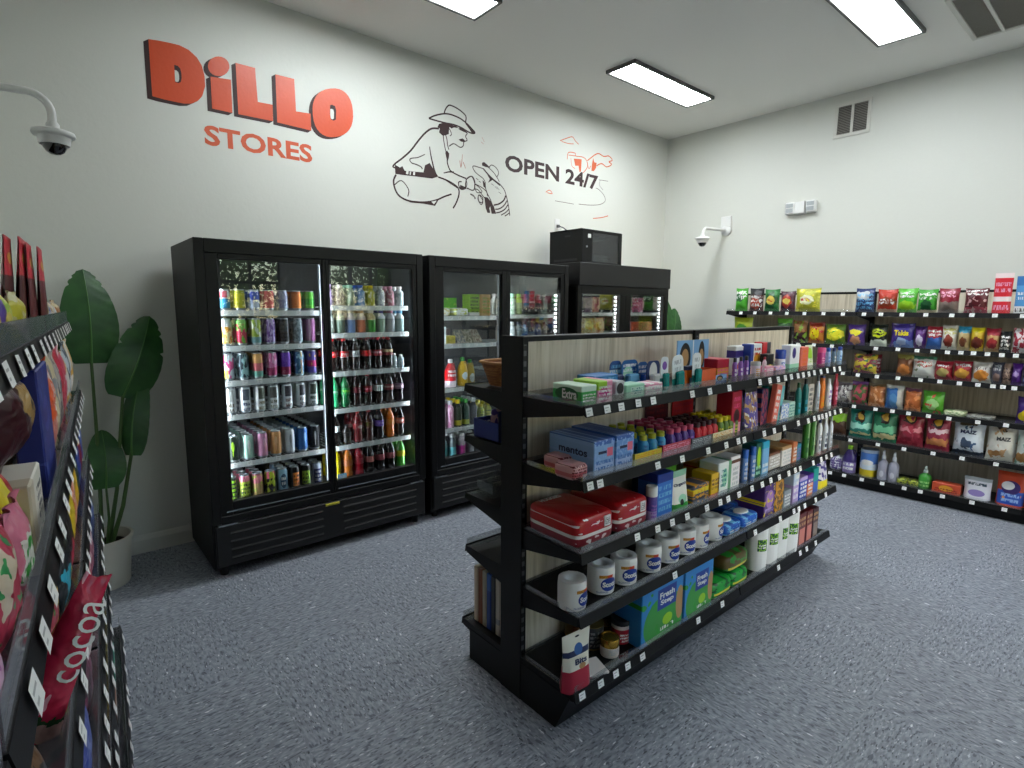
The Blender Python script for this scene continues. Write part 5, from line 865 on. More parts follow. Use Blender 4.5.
vent('ceiling_vent', 'large white louvred return air vent in the ceiling, cut by the picture corner', Matrix(((0, 0, -1, 5.52), (-1, 0, 0, 1.17), (0, 1, 0, ZC), (0, 0, 0, 1))), .72, .82, [.18, .36, .54], 'return air vent', 'd8d6ce')

# ------------------------------------------------------------------ wall painting and lettering (each a thin vinyl on the back wall)
ORG = pm('orange vinyl', 'd2502a', .38, bump=.15, bscale=45); BRN = pm('brown vinyl', '351c1c', .6); ORG2 = pm('orange paint', 'cf5a36', .5)
yw = YB-.0012
for i, (nm, loops) in enumerate(DILLO):
    pass
sign = empty('store_name_lettering', (1.26, YB, 2.98)); tag(sign, 'large chunky orange DiLLO lettering with brown drop shade on the back wall', 'wall lettering')
OX, OZ = 1.26, 2.98
def loc(l, dx=0, dz=0): return [(a-OX+dx, b-OZ+dz) for a, b in l]
sx, sz = -.027, -.020
for nm, loops in DILLO:
    m = MB(); lo = loops[0]; n = len(lo)
    A = loc(lo); B = loc(lo, sx, sz)
    m.prism([B], 0, y0=-.0012)
    for i in range(n):
        j = (i+1) % n; q = [A[i], A[j], B[j], B[i]]
        m.add([(a, -.0013-.000018*i, b) for a, b in q], [(0, 1, 2, 3)])
    m.build('letter_shade', BRN, sign)
    MB().prism([loc(l) for l in loops[:1]], .0006, y0=-.0020).build('letter_' + nm[0].lower(), ORG, sign)
    for l in loops[1:]:
        hh = loc(l); MB().prism([loc(l)], .0003, y0=-.0030).build('letter_shade', BRN, sign)
        cx_ = sum(p[0] for p in hh)/len(hh); cz_ = sum(p[1] for p in hh)/len(hh)
        inner = [(cx_-.008+(a-cx_)*.62, cz_-.012+(b-cz_)*.66) for a, b in hh]
        MB().prism([inner], .0003, y0=-.0036).build('letter_counter', WALL, sign)
def wall_text(name, txt, x0, x1, z0, z1, mat, label, bold):
    vs, fs = text_mb(txt, x1-x0, z1-z0, bold)
    o = MB().add([(a, 0, b) for a, b in vs], fs).build(name, mat); o.location = ((x0+x1)/2, yw, (z0+z1)/2)
    return tag(o, label, 'wall lettering')
wall_text('wall_lettering', 'STORES', .900, 1.595, 2.607, 2.732, ORG2, 'smaller orange word STORES on the back wall below the big name', .03)
wall_text('wall_lettering', 'OPEN 24/7', 3.40, 4.70, 2.84, 2.99, BRN, 'brown words OPEN 24/7 on the back wall right of the cowboy painting', .03)
def drawing(name, D, mat, label, ox, oz, cat='wall painting'):
    m = MB()
    for k, (pts, a, b) in enumerate(D['s']):
        n = len(pts)
        # smooth the hand-drawn line
        P = [(p[0]-ox, p[1]-oz) for p in pts]; Q = []
        for i in range(n-1):
            p0, p1, p2, p3 = P[max(i-1, 0)], P[i], P[i+1], P[min(i+2, n-1)]
            for s in range(4):
                t = s/4
                Q.append(tuple(.5*((2*p1[c])+(-p0[c]+p2[c])*t+(2*p0[c]-5*p1[c]+4*p2[c]-p3[c])*t*t+(-p0[c]+3*p1[c]-3*p2[c]+p3[c])*t**3) for c in (0, 1)))
        Q.append(P[-1])
        m.stroke(Q, (a, b), y0=-.0012-.00004*k)
    for k, l in enumerate(D['f']):
        m.prism([[(p[0]-ox, p[1]-oz) for p in l]], 0, y0=-.0024-.00004*k)
    for k, l in enumerate(D.get('w', [])):
        m.prism([[(p[0]-ox, p[1]-oz) for p in l]], 0, 1, y0=-.0032)
    o = m.build(name, [mat, WALL]); o.location = (ox, YB, oz); return tag(o, label, cat)
drawing('wall_painting', MUR['cowboy'], BRN, 'brown line painting of a crouching man in a wide-brimmed hat on the back wall', 2.75, 2.9)
drawing('wall_painting', MUR['armadillo'], BRN, 'brown line painting of an armadillo in a hat facing the crouching man', 3.25, 2.85)
drawing('wall_painting', MURO, pm('rust paint', 'd4663f', .55), 'rust orange sketch of mesas and a building around the words OPEN 24/7', 4.3, 2.95)
drawing('wall_painting', MURB, pm('faint brown paint', '6c5c54', .55), 'faint thin brown ground line curving under the words OPEN 24/7', 4.4, 2.75)
drawing('wall_painting', MURR, pm('faded red paint', 'c48878', .55), 'faded red grass strokes painted between the man and the armadillo', 3.1, 2.9)

# ------------------------------------------------------------------ security cameras, emergency light, outlet
def security_camera(label, dome, mount, r, hint):
    """dome = underside centre of the flange; mount = point on the wall; hint = unit vector from the wall"""
    t = empty('security_camera', dome); tag(t, label, 'security camera', 'dome security cameras')
    k = r/.078
    MB().lathe([(0, .012*k), (.05*k, .012*k), (.074*k, .004*k), (.078*k, -.008*k), (.074*k, -.016*k), (.062*k, -.018*k), (.06*k, -.02*k), (.056*k, -.046*k), (.052*k, -.052*k)][::-1], 28, sharp=60).build('camera_body', WHT, t)
    MB().lathe([(.001, -.092*k), (.018*k, -.09*k), (.032*k, -.08*k), (.041*k, -.065*k), (.044*k, -.05*k)], 20).build('lens_dome', pm('smoked dome', '0a0a0c', .06, coat=1), t)
    M_ = Vector(mount)-Vector(dome); h = Vector(hint); up = M_.z
    pts = [Vector((0, 0, .01*k))]
    for i in range(7):
        a = R(90*i/6); rr = .075*k
        pts.append(Vector((0, 0, up-rr)) - h*rr*(1-math.cos(a)) + Vector((0, 0, rr*math.sin(a))))
    pts.append(M_)
    MB().tube(pts, .016*k, 12).lathe([(.024*k, .01*k), (.024*k, .035*k), (.017*k, .045*k)], 14).build('bracket_arm', WHT, t)
    q = MB().lathe([(0, 0), (.06*k, 0), (.06*k, .02*k), (.035*k, .04*k), (.018*k, .05*k)], 24).build('wall_mount', WHT, t)
    q.location = M_; q.rotation_euler = h.to_track_quat('Z', 'Y').to_euler()
    return t, M_
t, M_ = security_camera('white dome camera on a bent arm at the left edge of the picture', (.088, 2.55, 2.168), (leftx(2.72)+.001, 2.62, 2.29), .062, (1, 0, 0))
t, M_ = security_camera('white dome camera on a bent arm on the right wall near the corner', (5.56, 3.36, 2.345), (XR-.001, 3.30, 2.455), .078, (-1, 0, 0))
MB().box(-.03, -.06, .03, 0, .06, .15, bev=.005).build('junction_box', WHT, t).location = M_
t = empty('emergency_light', (XR, 2.50, 2.60)); t.rotation_euler = (0, 0, R(-90)); tag(t, 'white twin-head emergency light box on the right wall', 'emergency light')
MB().add([(-.05, 0, -.07), (.05, 0, -.07), (.05, 0, .06), (-.05, 0, .06), (-.045, -.07, -.06), (.045, -.07, -.06), (.045, -.07, .05), (-.045, -.07, .05)],
    [(0, 1, 2, 3), (4, 7, 6, 5), (0, 4, 5, 1), (1, 5, 6, 2), (2, 6, 7, 3), (3, 7, 4, 0)]).build('light_housing', WHT, t)
for s in (-1, 1):
    h = MB().box(-.045, -.06, -.06, .045, 0, .055, bev=.008).build('lamp_head', WHT, t); h.location = (s*.1, 0, 0)
    MB().box(-.034, -.0625, -.045, .034, -.06, -.006, bev=.001).box(-.034, -.0625, .004, .034, -.06, .042, bev=.001).build('lamp_lens', pm('lamp lens', 'a9aeb0', .2), h)
t = empty('wall_outlet', (4.09, YB, 2.42)); tag(t, 'white outlet plate with plugged-in grey cord above the small black cabinet', 'outlet')
MB().box(-.035, -.006, -.06, .035, 0, .06, bev=.003).build('cover_plate', WHT, t)
MB().box(-.015, -.03, -.03, .015, -.006, .0, bev=.003).build('plug', pm('plug grey', '5c5c60', .5), t)
MB().tube([(0, -.03, -.015), (.03, -.06, -.03), (.10, -.12, -.10), (.16, -.16, -.135)], .006, 8).build('cord', pm('plug grey', '5c5c60', .5), t)

# ------------------------------------------------------------------ price tags and shelving
def tag_mesh(): return MB().add([(-.016, 0, -.014), (.016, 0, -.014), (.016, -.0006, .014), (-.016, -.0006, .014)], [(0, 1, 2, 3)])
TAG0 = None
def price_tag(parent, x, y, z, j=0):
    global TAG0
    if TAG0 is None:
        TAG0 = tag_mesh().build('price_tag', TAGM, parent); o = TAG0
    else:
        o = TAG0.copy(); COL.objects.link(o); o.parent = parent
    o.location = (x, y, z); o.rotation_euler = (R(-14), R(j), 0); return o
def shelf_part(root, x0, x1, z, yb, yf, tags, rng, fence=.03, nsup=2):
    """one shelf deck: metal tray, tapering end brackets, tag moulding, clear front fence, price tags"""
    m = MB().box(x0+.004, yf+.012, z-.022, x1-.004, yb, z-.002)
    m.add([(x0+.004, yf+.012, z-.026), (x1-.004, yf+.012, z-.026), (x1-.004, yf-.002, z-.034), (x0+.004, yf-.002, z-.034), (x0+.004, yf+.012, z+.004), (x1-.004, yf+.012, z+.004), (x1-.004, yf+.006, z+.004), (x0+.004, yf+.006, z+.004)],
        [(0, 1, 2, 3), (3, 2, 6, 7), (7, 6, 5, 4), (4, 5, 1, 0), (0, 3, 7, 4), (1, 5, 6, 2)])
    for x in (x0+.003, x1-.006):
        m.add([(x, yb, z-.002), (x, yf+.012, z-.002), (x, yf+.012, z-.03), (x, yb, z-.085), (x+.003, yb, z-.002), (x+.003, yf+.012, z-.002), (x+.003, yf+.012, z-.03), (x+.003, yb, z-.085)],
            [(0, 1, 2, 3), (7, 6, 5, 4), (0, 4, 5, 1), (3, 2, 6, 7), (1, 5, 6, 2)])
    o = m.build('shelf', BLK2, root)
    if fence:
        f = MB().box(x0+.008, yf+.008, z, x1-.008, yf+.010, z+fence).box(x0+.008, yf+.009, z, x1-.008, yf+.05, z+.0015)
        f.build('front_fence', FENCE2 if fence > .04 else FENCE, o)
        f = MB().box(x0+.008, yf+.01, z, x0+.010, yb-.01, z+fence*.6).box(x0+.008, yb-.012, z, x1-.008, yb-.010, z+fence*.6)
        f.build('side_divider', FENCE, o)
    for t in tags:
        if x0+.01 < t < x1-.01:
            p_ = price_tag(o, t, yf-.0035+.0015, z-.015+rng.uniform(-.002, .002), rng.uniform(-3, 3))
            if fence > .04: p_.scale = (1.35, 1, 1.15)
    return o
def upright(root, x, y0, y1, h, slots=()):
    m = MB().box(x-.02, y0, .0, x+.02, y1, h, bev=.002)
    o = m.build('upright', BLK2, root)
    for yy, sg in slots: MB().box(x-.008, yy, .2, x+.008, yy+sg*.0008, h-.03).build('slotted_strip', SLOT, o)
    return o
def bag_label(o, desc, place, cat): tag(o, (desc + ' ' + place).strip(), cat)

def slot_mat():
    m, nt, bs = new_mat('slotted strip'); t = nt.nodes.new('ShaderNodeTexCoord'); s = nt.nodes.new('ShaderNodeSeparateXYZ'); nt.links.new(t.outputs['Object'], s.inputs[0])
    f = mt(nt, 'LESS_THAN', mt(nt, 'FRACT', mt(nt, 'MULTIPLY', s.outputs[2], 25)), .5)
    mx = nt.nodes.new('ShaderNodeMix'); mx.data_type = 'RGBA'; nt.links.new(f, mx.inputs[0]); mx.inputs[6].default_value = srgb('141417'); mx.inputs[7].default_value = srgb('5c5c60'); nt.links.new(mx.outputs[2], bs.inputs['Base Color']); return m
SLOT = slot_mat()
def unitM(U): return Matrix.Translation((U['O'][0], U['O'][1], 0)) @ Matrix.Rotation(R(U['ang']), 4, 'Z')
rng = random.Random(4)
# centre gondola, double sided
U = UNITS['G']; L = U['L']
g = empty('gondola_shelving', (U['O'][0], U['O'][1], 0)); tag(g, 'long black double-sided store shelf unit with pale wood panels standing mid floor', 'shelf unit')
HG = 1.473
MID = 1.21
for x in (0.022, MID, L-.02):
    upright(g, x, -.045, .045, HG, [(-.0455, -1), (.0455, 1)])
for i in (0, 1):
    a, b = (0.04, MID-.02) if i == 0 else (MID+.02, L-.04)
    MB().box(a, -.03, .15, b, .03, HG-.012).build('back_panel', WOOD, g)
    MB().box(a, -.034, HG-.02, b, .034, HG, bev=.002).build('top_rail', BLK, g)
MB().box(-.004, -.064, 0, .002, .064, HG+.003, bev=.002).build('end_panel', BLK2, g)
for side in (1, -1):
    fr = U['front']
    for k, z in enumerate(U['z']):
        for i in (0, 1):
            a, b = (0.0, MID) if i == 0 else (MID, L)
            if side == 1:
                tg = TAGX[('G', k)]
                if k < 4: shelf_part(g, a, b, z, -.045, fr, tg, rng)
                else: shelf_part(g, a, b, z, -.045, fr+.015, tg, rng, .03)
            else:
                h = empty('rear_shelf_group', (L, 0, 0), PI) if False else None
        if side == 1: pass
    if side == 1:
        zt = U['z'][4]-.024; MB().add([(0, -.262, 0), (L, -.262, 0), (L, -.335, zt), (0, -.335, zt), (0, -.05, 0), (L, -.05, 0), (L, -.05, zt), (0, -.05, zt)], [(0, 1, 2, 3), (4, 7, 6, 5), (0, 4, 5, 1), (3, 2, 6, 7), (0, 3, 7, 4), (1, 5, 6, 2)]).build('base_deck', BLK2, g)
    else:
        MB().box(0, .05, 0, L, .29, UNITS['B']['z'][4]-.026, bev=.002).build('base_deck', BLK2, g)
for k, z in enumerate(UNITS['B']['z']):
    for i in (0, 1):
        s = shelf_part(g, 0 if i else L-MID, L-MID if i else L, z, -.045, UNITS['B']['front']-(.03 if k == 4 else 0), [random.Random(k*7+j).random()*L for j in range(14)], rng)
        s.rotation_euler = (0, 0, PI); s.location = (L, 0, 0)
# right wall run and near left run, single sided
def wallrun(key, name, label, top, secs, fence, hp=1.75):
    U = UNITS[key]; L = U['L']; M = unitM(U)
    g = empty(name); g.matrix_world = M; tag(g, label, 'shelf unit')
    sec = L/secs
    for i in range(secs+1): upright(g, i*sec, -.03, .03, hp, [(-.0305, -1)])
    for i in range(secs):
        MB().box(i*sec+.02, -.012, .1, (i+1)*sec-.02, .02, hp-.012).build('back_panel', WOOD if key == 'W' else pm('dark back panel', '39342e', .6), g)
        MB().box(i*sec+.02, -.016, hp-.02, (i+1)*sec-.02, .024, hp, bev=.002).build('top_rail', BLK, g)
        for k, z in enumerate(U['z']):
            fr = U['front'] + (FR_S[k] if key == 'S' else (-.02 if k == 5 else 0))
            tg = TAGX.get((key, k)) or [i*.13+rng.uniform(-.03, .03) for i in range(40)]
            if key == 'S': tg = [t for t in tg if t > .8]
            shelf_part(g, i*sec, (i+1)*sec, z, -.03, fr, tg, rng, fence)
    fb = U['front']-(.0 if key == 'W' else .03)
    MB().box(0, fb+.03, 0, L, -.03, U['z'][-1]-.024, bev=.002).build('base_deck', BLK2, g)
    return g
wallrun('W', 'wall_shelving', 'long black wall shelf unit full of snack bags along the right wall', 0, 3, .028)
wallrun('S', 'wall_shelving', 'black candy shelf unit running past the left edge of the picture', 0, 3, .046, 1.62)

# ------------------------------------------------------------------ products on the shelves
PLACE = dict(G="centre unit %s shelf", W="right wall %s shelf", S="left unit %s shelf")
used_labels = {}
def place_item(u, k, kind, s0, s1, h, mat, desc, o):
    U = UNITS[u]; M = unitM(U); z = U['z'][k]; fr = U['front'] + (FR_S[k] if u == 'S' else 0)
    w = o.get('w', s1-s0); h = o.get('h', h)
    dd = {'bag': .09, 'box': .06, 'pouch': .06}.get(kind, w)
    d = o.get('d', dd)
    if kind == 'bag': w *= 1.0
    kk = {q: v for q, v in o.items() if q not in ('d', 'b', 'h', 'w', 'zz', 'rz', 'rx', 'ry', 'n', 'txt2')}
    t2 = o.get('txt2')
    if t2: kk['txt'] = tuple(t2[0])+('white',)
    ob = prod(kind, w, h, d, mat, kk)
    if t2:
        for q in t2[1:]: lettering(ob, q[0], w*q[1], h*q[2], w*(q[3]-.5), h*q[4], -d/2-.001, 'white')
        PROTO.clear()
    b = o.get('b', .02); y = fr+.012+b+d/2
    if kind in ('roll',): y = fr+.012+b+w/2
    put(ob, M, (s0+s1)/2, y, z+o.get('zz', 0)+(.0 if 'zz' not in o else 0), R(o.get('rz', 0)), R(o.get('rx', 0)), R(o.get('ry', 0)))
    nm = NAMES[kind]
    cat = o.get('name', nm[0]).replace('_', ' ') if 'name' in o else nm[1]
    lab = desc + (', ' + PLACE[u] % ORD[u][k] if o.get('pl', 1) else '')
    tag(ob, lab, cat, o.get('group'))
    return ob
for it in ITEMS: place_item(*it)

# shot bottles in their trays: every bottle is a thing
def shots(s0, s1, n, rows, body, cap, desc, zoff=.003, b0=.015, h=.10, z='second', cz=.84):
    U = UNITS['G']; M = unitM(U); w = min(.046, (s1-s0)/n*.95)
    for r_ in range(rows):
        for i in range(n):
            ob = prod('bottle', w, h, w, body, dict(cap=cap, capz=.80, neck=.62, capr=.68, sh=.66, name='shot_bottle'))
            put(ob, M, s0+(i+.5)*(s1-s0)/n, U['front']+.012+b0+w/2+r_*(w+.004), U['z'][1]+zoff, r_*.3+i)
            tag(ob, desc, 'bottle', desc.split(' in ')[0])
for a in SHOTS: shots(*a)
# ------------------------------------------------------------------ glass-door coolers
LED = pm('led strip', 'eef4ff', .4, emis=LED_E); RAIL = pm('white price rail', 'd8dedd', .35)
INNER = pm('cooler liner', '2a2d30', .45); SHELFW = pm('white wire', 'b8bebe', .4)
def cooler(name, label, x0, x1, glass, zg, shelvesL, shelvesR, top_sign=0, h=1.945, leds=(), sliding=True):
    yf, yb = 3.42, 4.045; W = x1-x0
    t = empty(name, (x0, yf, 0)); tag(t, label, 'cooler'); H = h
    D = yb-yf
    m = MB().box(0, .0, .05, .035, D, H, bev=.004).box(W-.035, 0, .05, W, D, H, bev=.004).box(.035, 0, H-.06, W-.035, D, H, bev=.002).box(.035, .0, .33, W-.035, D, .40)
    m.build('cabinet', BLK2, t)
    MB().box(.035, D-.03, .40, W-.035, D-.01, H-.06).box(.035, .05, .401, .04, D-.03, H-.061).box(W-.04, .05, .401, W-.035, D-.03, H-.061).box(.04, .05, .401, W-.04, D-.03, .405).build('liner', INNER, t)
    mm = MB().box(0, -.018, .33, .05, .0, H, bev=.003).box(W-.05, -.018, .33, W, 0, H, bev=.003).box(.05, -.018, H-.075, W-.05, 0, H, bev=.003).box(.05, -.018, .325, W-.05, 0, .372, bev=.003)
    mm.build('front_frame', BLK, t)
    z0, z1 = zg
    for i, (a, b) in enumerate(glass):
        a -= x0; b -= x0; f = .045
        yy = .006 if (i == 0 or not sliding) else .028
        yy = .004
        d = MB()
        fa = a-(a-.05 if i == 0 and a-.05 < .1 else .02); fa = .05 if i == 0 else (glass[0][1]+glass[1][0])/2-x0
        fb = (glass[0][1]+glass[1][0])/2-x0 if i == 0 else W-.05
        d.box(fa, -.012, .372, a, .03, H-.075, bev=.003).box(b, -.012, .372, fb, .03, H-.075, bev=.003).box(a, -.012, z1, b, .03, H-.075, bev=.003).box(a, -.012, .372, b, .03, z0, bev=.003)
        dr = d.build('door', BLK, t)
        MB().box(a, .004, z0, b, .010, z1).build('door_glass', GLASS, dr)
        MB().box(fa+.03, -.016, .392, fb-.03, -.012, .400).build('sill_strip', pm('bright sill', '9aa0a4', .25, .9), dr)
    # louvred grille
    g = MB().box(.012, -.022, .07, W-.012, .0, .318, bev=.006)
    for c in (0, 1):
        a = .09+c*(W/2-.02); b = a+W/2-.16
        for k in range(4):
            z = .105+k*.05; g.add([(a, -.022, z+.02), (b, -.022, z+.02), (b, -.028, z+.010), (a, -.028, z+.010), (a, -.022, z), (b, -.022, z)], [(0, 1, 2, 3)[::-1], (3, 2, 5, 4)[::-1], (0, 3, 4), (1, 5, 2)])
    gr = g.build('kick_grille', pm('grille black', '0a0a0c', .6), t)
    MB().box(.03, -.026, .318, .13, -.0, .324).box(W-.13, -.026, .318, W-.03, -.0, .324).build('hinge_cover', CHR, gr)
    for x in (.06, W-.06):
        for y in (.05, D-.06): MB().cyl(x, y, 0, .052, .022, 12).build('foot', BLK, t)
    for xs in leds:
        MB().box(xs-x0-.006, .05, .43, xs-x0+.006, .062, H-.09).build('light_strip', LED, t)
    def shelf(a, b, z, tagsx):
        m = MB().box(a, .072, z-.028, b, .076, z+.004)
        s = m.build('wire_shelf', RAIL, t)
        w = MB()
        for i in range(int((b-a)/.03)): w.box(a+i*.03, .076, z-.006, a+i*.03+.004, D-.05, z-.002)
        for yy in (.2, .4): w.box(a, yy, z-.01, b, yy+.006, z-.006)
        w.build('shelf_wires', SHELFW, s)
        for q in tagsx: 
            o = MB().box(q-.014, .0705, z-.022, q+.014, .072, z+.004).build('price_tag', TAGM, s)
    (a0, b0), (a1, b1) = glass
    n = 7
    for z in shelvesL: shelf(a0-x0-.01, b0-x0+.01, z, [a0-x0+(i+.5)*(b0-a0)/n for i in range(n)])
    for z in shelvesR: shelf(a1-x0-.01, b1-x0+.01, z, [a1-x0+(i+.5)*(b1-a1)/n for i in range(n)])
    MB().box((b0+a1)/2-x0-.012, .066, .43, (b0+a1)/2-x0+.012, .09, H-.09).build('shelf_post', pm('post grey', '9aa0a4', .4), t)
    if top_sign:
        MB().box(0, -.035, H, W, .5, H+top_sign, bev=.004).build('header_panel', pm('header black', '0c0c0e', .5), t)
    return t
c1_ = cooler('display_cooler', 'widest black two-door drink cooler, full of cans and soda, at left', .652, 2.067, [(.768, 1.352), (1.397, 1.985)], (.452, 1.838), [1.552, 1.347, 1.143, .941, .652], [1.585, 1.405, 1.151, .904, .652], leds=(.745, 1.388, 2.026))
c2_ = cooler('display_cooler', 'black two-door cooler in the middle, half hidden by the centre shelves', 2.118, 3.535, [(2.245, 2.79), (2.876, 3.44)], (.452, 1.838), [1.512, 1.30, .964, .649], [1.522, 1.30, 1.06, .82], leds=(2.20, 2.868))
c3_ = cooler('display_freezer', 'black two-door freezer with a blank header panel in the far corner', 3.652, 5.035, [(3.72, 4.25), (4.42, 4.96)], (.452, 1.725), [1.538, 1.30, 1.05, .8], [1.537, 1.34, 1.05, .8], top_sign=.2, h=1.785, leds=(3.70, 4.40))
# bright dotted LED strips at the right of each door opening
def dots(x, z0, z1, label, y=3.475):
    m = MB(); z = z0
    while z < z1: m.box(-.012, -.004, z, .012, 0, z+.022, bev=.004); z += .038
    o = m.build('dotted_light_strip', pm('dot led', 'f2f6fa', .4, emis=LED_E*.35)); o.location = (x, y, 0)
    return o
for (x, tt) in ((3.425, c2_), (4.235, c3_), (4.945, c3_)):
    o = dots(x-tt.location.x, .46, 1.70, '', .03); o.parent = tt; o.name = 'dotted_light_strip'
MB().box(.655, -.0345, .300, .745, -.0225, .312).build('yellow_sticker', pr('d8d040|t .1 .1 .9 .9 ink'), c1_)
MB().box(.755, -.002, .455, .815, .0032, .485).build('blue_sticker', pr('sky|t .1 .1 .9 .9 white'), c1_)

def files(kind, xa, xb, z, n, rows, w, h, mats, dn, where, yoff=3.503, gap=.006, opts=None, skip=()):
    """rows of identical drinks standing one behind another, one file per flavour"""
    for i in range(n):
        if i in skip: continue
        mat, nm = mats[i % len(mats)][:2]; ex = dict(opts or {}); ex.update(mats[i % len(mats)][2] if len(mats[i % len(mats)]) > 2 else {})
        x = xa+(i+.5)*(xb-xa)/n; ww = ex.pop('w', w); hh = ex.pop('h', h); rr = ex.pop('rows', rows)
        for r_ in range(rr):
            ob = prod(kind, ww, hh, ww, mat, ex)
            ob.location = (x, yoff+ww/2+r_*(ww+gap), z); ob.rotation_euler = (0, 0, (r_*1.3+i*.4 if r_ else (i % 3-1)*.25))
            lab = '%s, %s, %s' % (nm, FILE[n][i], where)
            tag(ob, lab, NAMES[kind][1], '%s %s, %s' % (nm, FILE[n][i], where) if rr > 1 else None)
F = ['first', 'second', 'third', 'fourth', 'fifth', 'sixth', 'seventh', 'eighth']
FILE = {k: ['%s from left' % F[i] for i in range(k)] for k in range(1, 9)}
CA = lambda c, *l: c+''.join('|'+x for x in l)
w1 = 'left cooler left door, %s shelf'
files('can', .775, 1.35, 1.556, 7, 2, .066, .122, [
 ('dde4ec|r 0 .1 1 .55 3c94c0|r .2 .6 .8 .9 c86470', 'white and blue can'), ('c8c030|n .55 a0a828 4', 'yellow can'), ('b8c4dc|r 0 .5 1 .9 4858b8|n .6 white 5', 'blue and silver can'),
 ('d86864|n .5 c84850 4', 'coral red can'), ('a8acc0|n .5 7c80a0 5', 'silver lilac can'), ('d87828|r 0 .85 1 1 c86420', 'orange can'), ('68c040|r 0 .3 1 .6 3ca030', 'bright green can')], '', w1 % 'top')
files('can', .775, 1.35, 1.351, 7, 2, .064, .157, [
 ('d89838|n .5 e8d8a0 3|r 0 .7 1 1 c8d0d0', 'orange and cream can'), ('c83858|n .52 78b850 3|r 0 .8 1 1 80c868', 'red and green can'), ('98b040|n .5 d0d8c0 3|r 0 0 1 .3 6c98a0', 'lime and teal can'),
 ('6c4c90|n .5 b0a0c8 4', 'purple marbled can'), ('14161a|t .1 .1 .9 .9 dgrey', 'black can'), ('8c9ca4|n .5 5c6c74 5', 'grey can'), ('9c5c90|r .3 0 .5 1 e0b8d8', 'mauve can')], '', w1 % 'second')
files('can', .775, 1.35, 1.147, 7, 3, .064, .157, [
 ('c8d4d8|n .5 d03c80 3|r 0 0 .5 .4 d8d850', 'white can splashed pink and yellow'), ('98c0c4|n .5 2c3c44 3', 'aqua and black can'), ('d0a060|r 0 .3 1 .6 c86c70|r 0 0 1 .3 70b0a0', 'gold, rose and teal can'),
 ('c86c9c|n .52 d8a0c0 4|r 0 0 1 .4 a83c6c', 'pink can'), ('5c2c98|r 0 0 1 .4 8c2048', 'purple and crimson can'), ('3c6c90|r .4 0 .6 1 d0b890|n .6 a0c8d8 4', 'steel blue and tan can'), ('685ca8|r 0 .35 1 .6 b83070|n .65 e0c040 4', 'violet and magenta can')], '', w1 % 'third')
WC = 'dfe4e6|r .2 .5 .8 .92 %s|t .2 .05 .8 .45 %s'
files('can', .775, 1.35, .945, 7, 4, .064, .157, [(WC % (a, b), nm) for a, b, nm in (('b8bcbc', '8c8474', 'white can with tan print'), ('545c68', '545c74', 'white can with slate mark'), ('586058', '8c8468', 'white can with dark grey-green mark'),
 ('60605c', '6c6c5c', 'white can with taupe mark'), ('3c3c44', '7c5458', 'white can with plum print'), ('44444c', '544458', 'white can with charcoal mark'), ('485048', '3c5c48', 'white can with green print'))], '', w1 % 'fourth')
MC = '%s|e .5 .6 .12 .2 %s|e .5 .45 .05 .25 %s'
files('can', .775, 1.35, .656, 7, 7, .066, .157, [(MC % ('16281c', 'lime', 'lime'), 'black can with lime claw mark'), (MC % ('a8d0c0', 'e8f0ec', 'white'), 'mint can with dark red lid ring'), (MC % ('c88cac', 'e0c0d0', 'lpink'), 'dusty pink can'),
 (MC % ('c89058', 'e0b890', 'peach'), 'copper orange can'), (MC % ('c8d0d4', '8c989c', 'grey'), 'white and silver can'), (MC % ('2c64a8', '90b8e0', 'sky'), 'bright blue can'), (MC % ('14161e', 'c0c4c8', 'white'), 'black and silver can')], '', w1 % 'fifth')
files('can', .755, 1.35, .408, 8, 3, .066, .157, [('283038|t .1 .1 .9 .9 lime', 'dark can with green print', dict(rows=2)), ('a8c040|r 0 .75 1 1 d87890|t .1 .1 .9 .7 2c3020', 'lime and pink can'), ('c8a870|r 0 .6 1 1 d88090|n .6 a8b850 4', 'tan and pink can'),
 ('302c30|r 0 .7 1 1 d85c78|n .5 b8c838 4', 'black and pink can', dict(rows=1)), ('88b0c8|e .5 .5 .3 .3 2c4c68|t .3 .3 .7 .7 white', 'pale blue can'), ('18181a|r .15 .2 .85 .75 d87c30|t .2 .2 .8 .7 ink', 'black and orange can'), ('18181a|r .15 .2 .85 .75 8cb038|t .2 .2 .8 .7 ink', 'black and green can'), ('a8b0c4|r .1 .1 .9 .75 2c3460|t .2 .2 .8 .7 lgrey', 'silver and navy can', dict(rows=2))], '', w1 % 'bottom')
w2 = 'left cooler right door, %s shelf'
def bt(c, cap, nm, **k): return (c, nm, dict(cap=cap, **k))
BO = dict(sh=.70, neck=.5, capr=.62)
files('bottle', 1.40, 1.985, 1.589, 8, 2, .062, .135, [bt('a894b8|r .3 0 .6 1 d8c8e0', 'lilac', 'lilac bottle'), bt('a89c88|n .55 7c6c58 4', 'cream', 'khaki bottle'), bt('a8b898|n .55 d0d8c0 4', 'mint', 'sage bottle'), bt('4c7cb8|n .55 a0b8d8 4', 'blue', 'blue bottle'),
 bt('c0bc38|n .55 dcd8a0 4', 'yellow', 'yellow-green bottle'), bt('a0a4b0|n .5 c8ccd8 4', 'lgrey', 'grey bottle'), bt('c07888|n .55 e0c0c8 4', 'lpink', 'rose bottle'), bt('a0b4b4|n .5 d8e4e4 4', 'white', 'pale aqua bottle')], '', w2 % 'top', opts=BO)
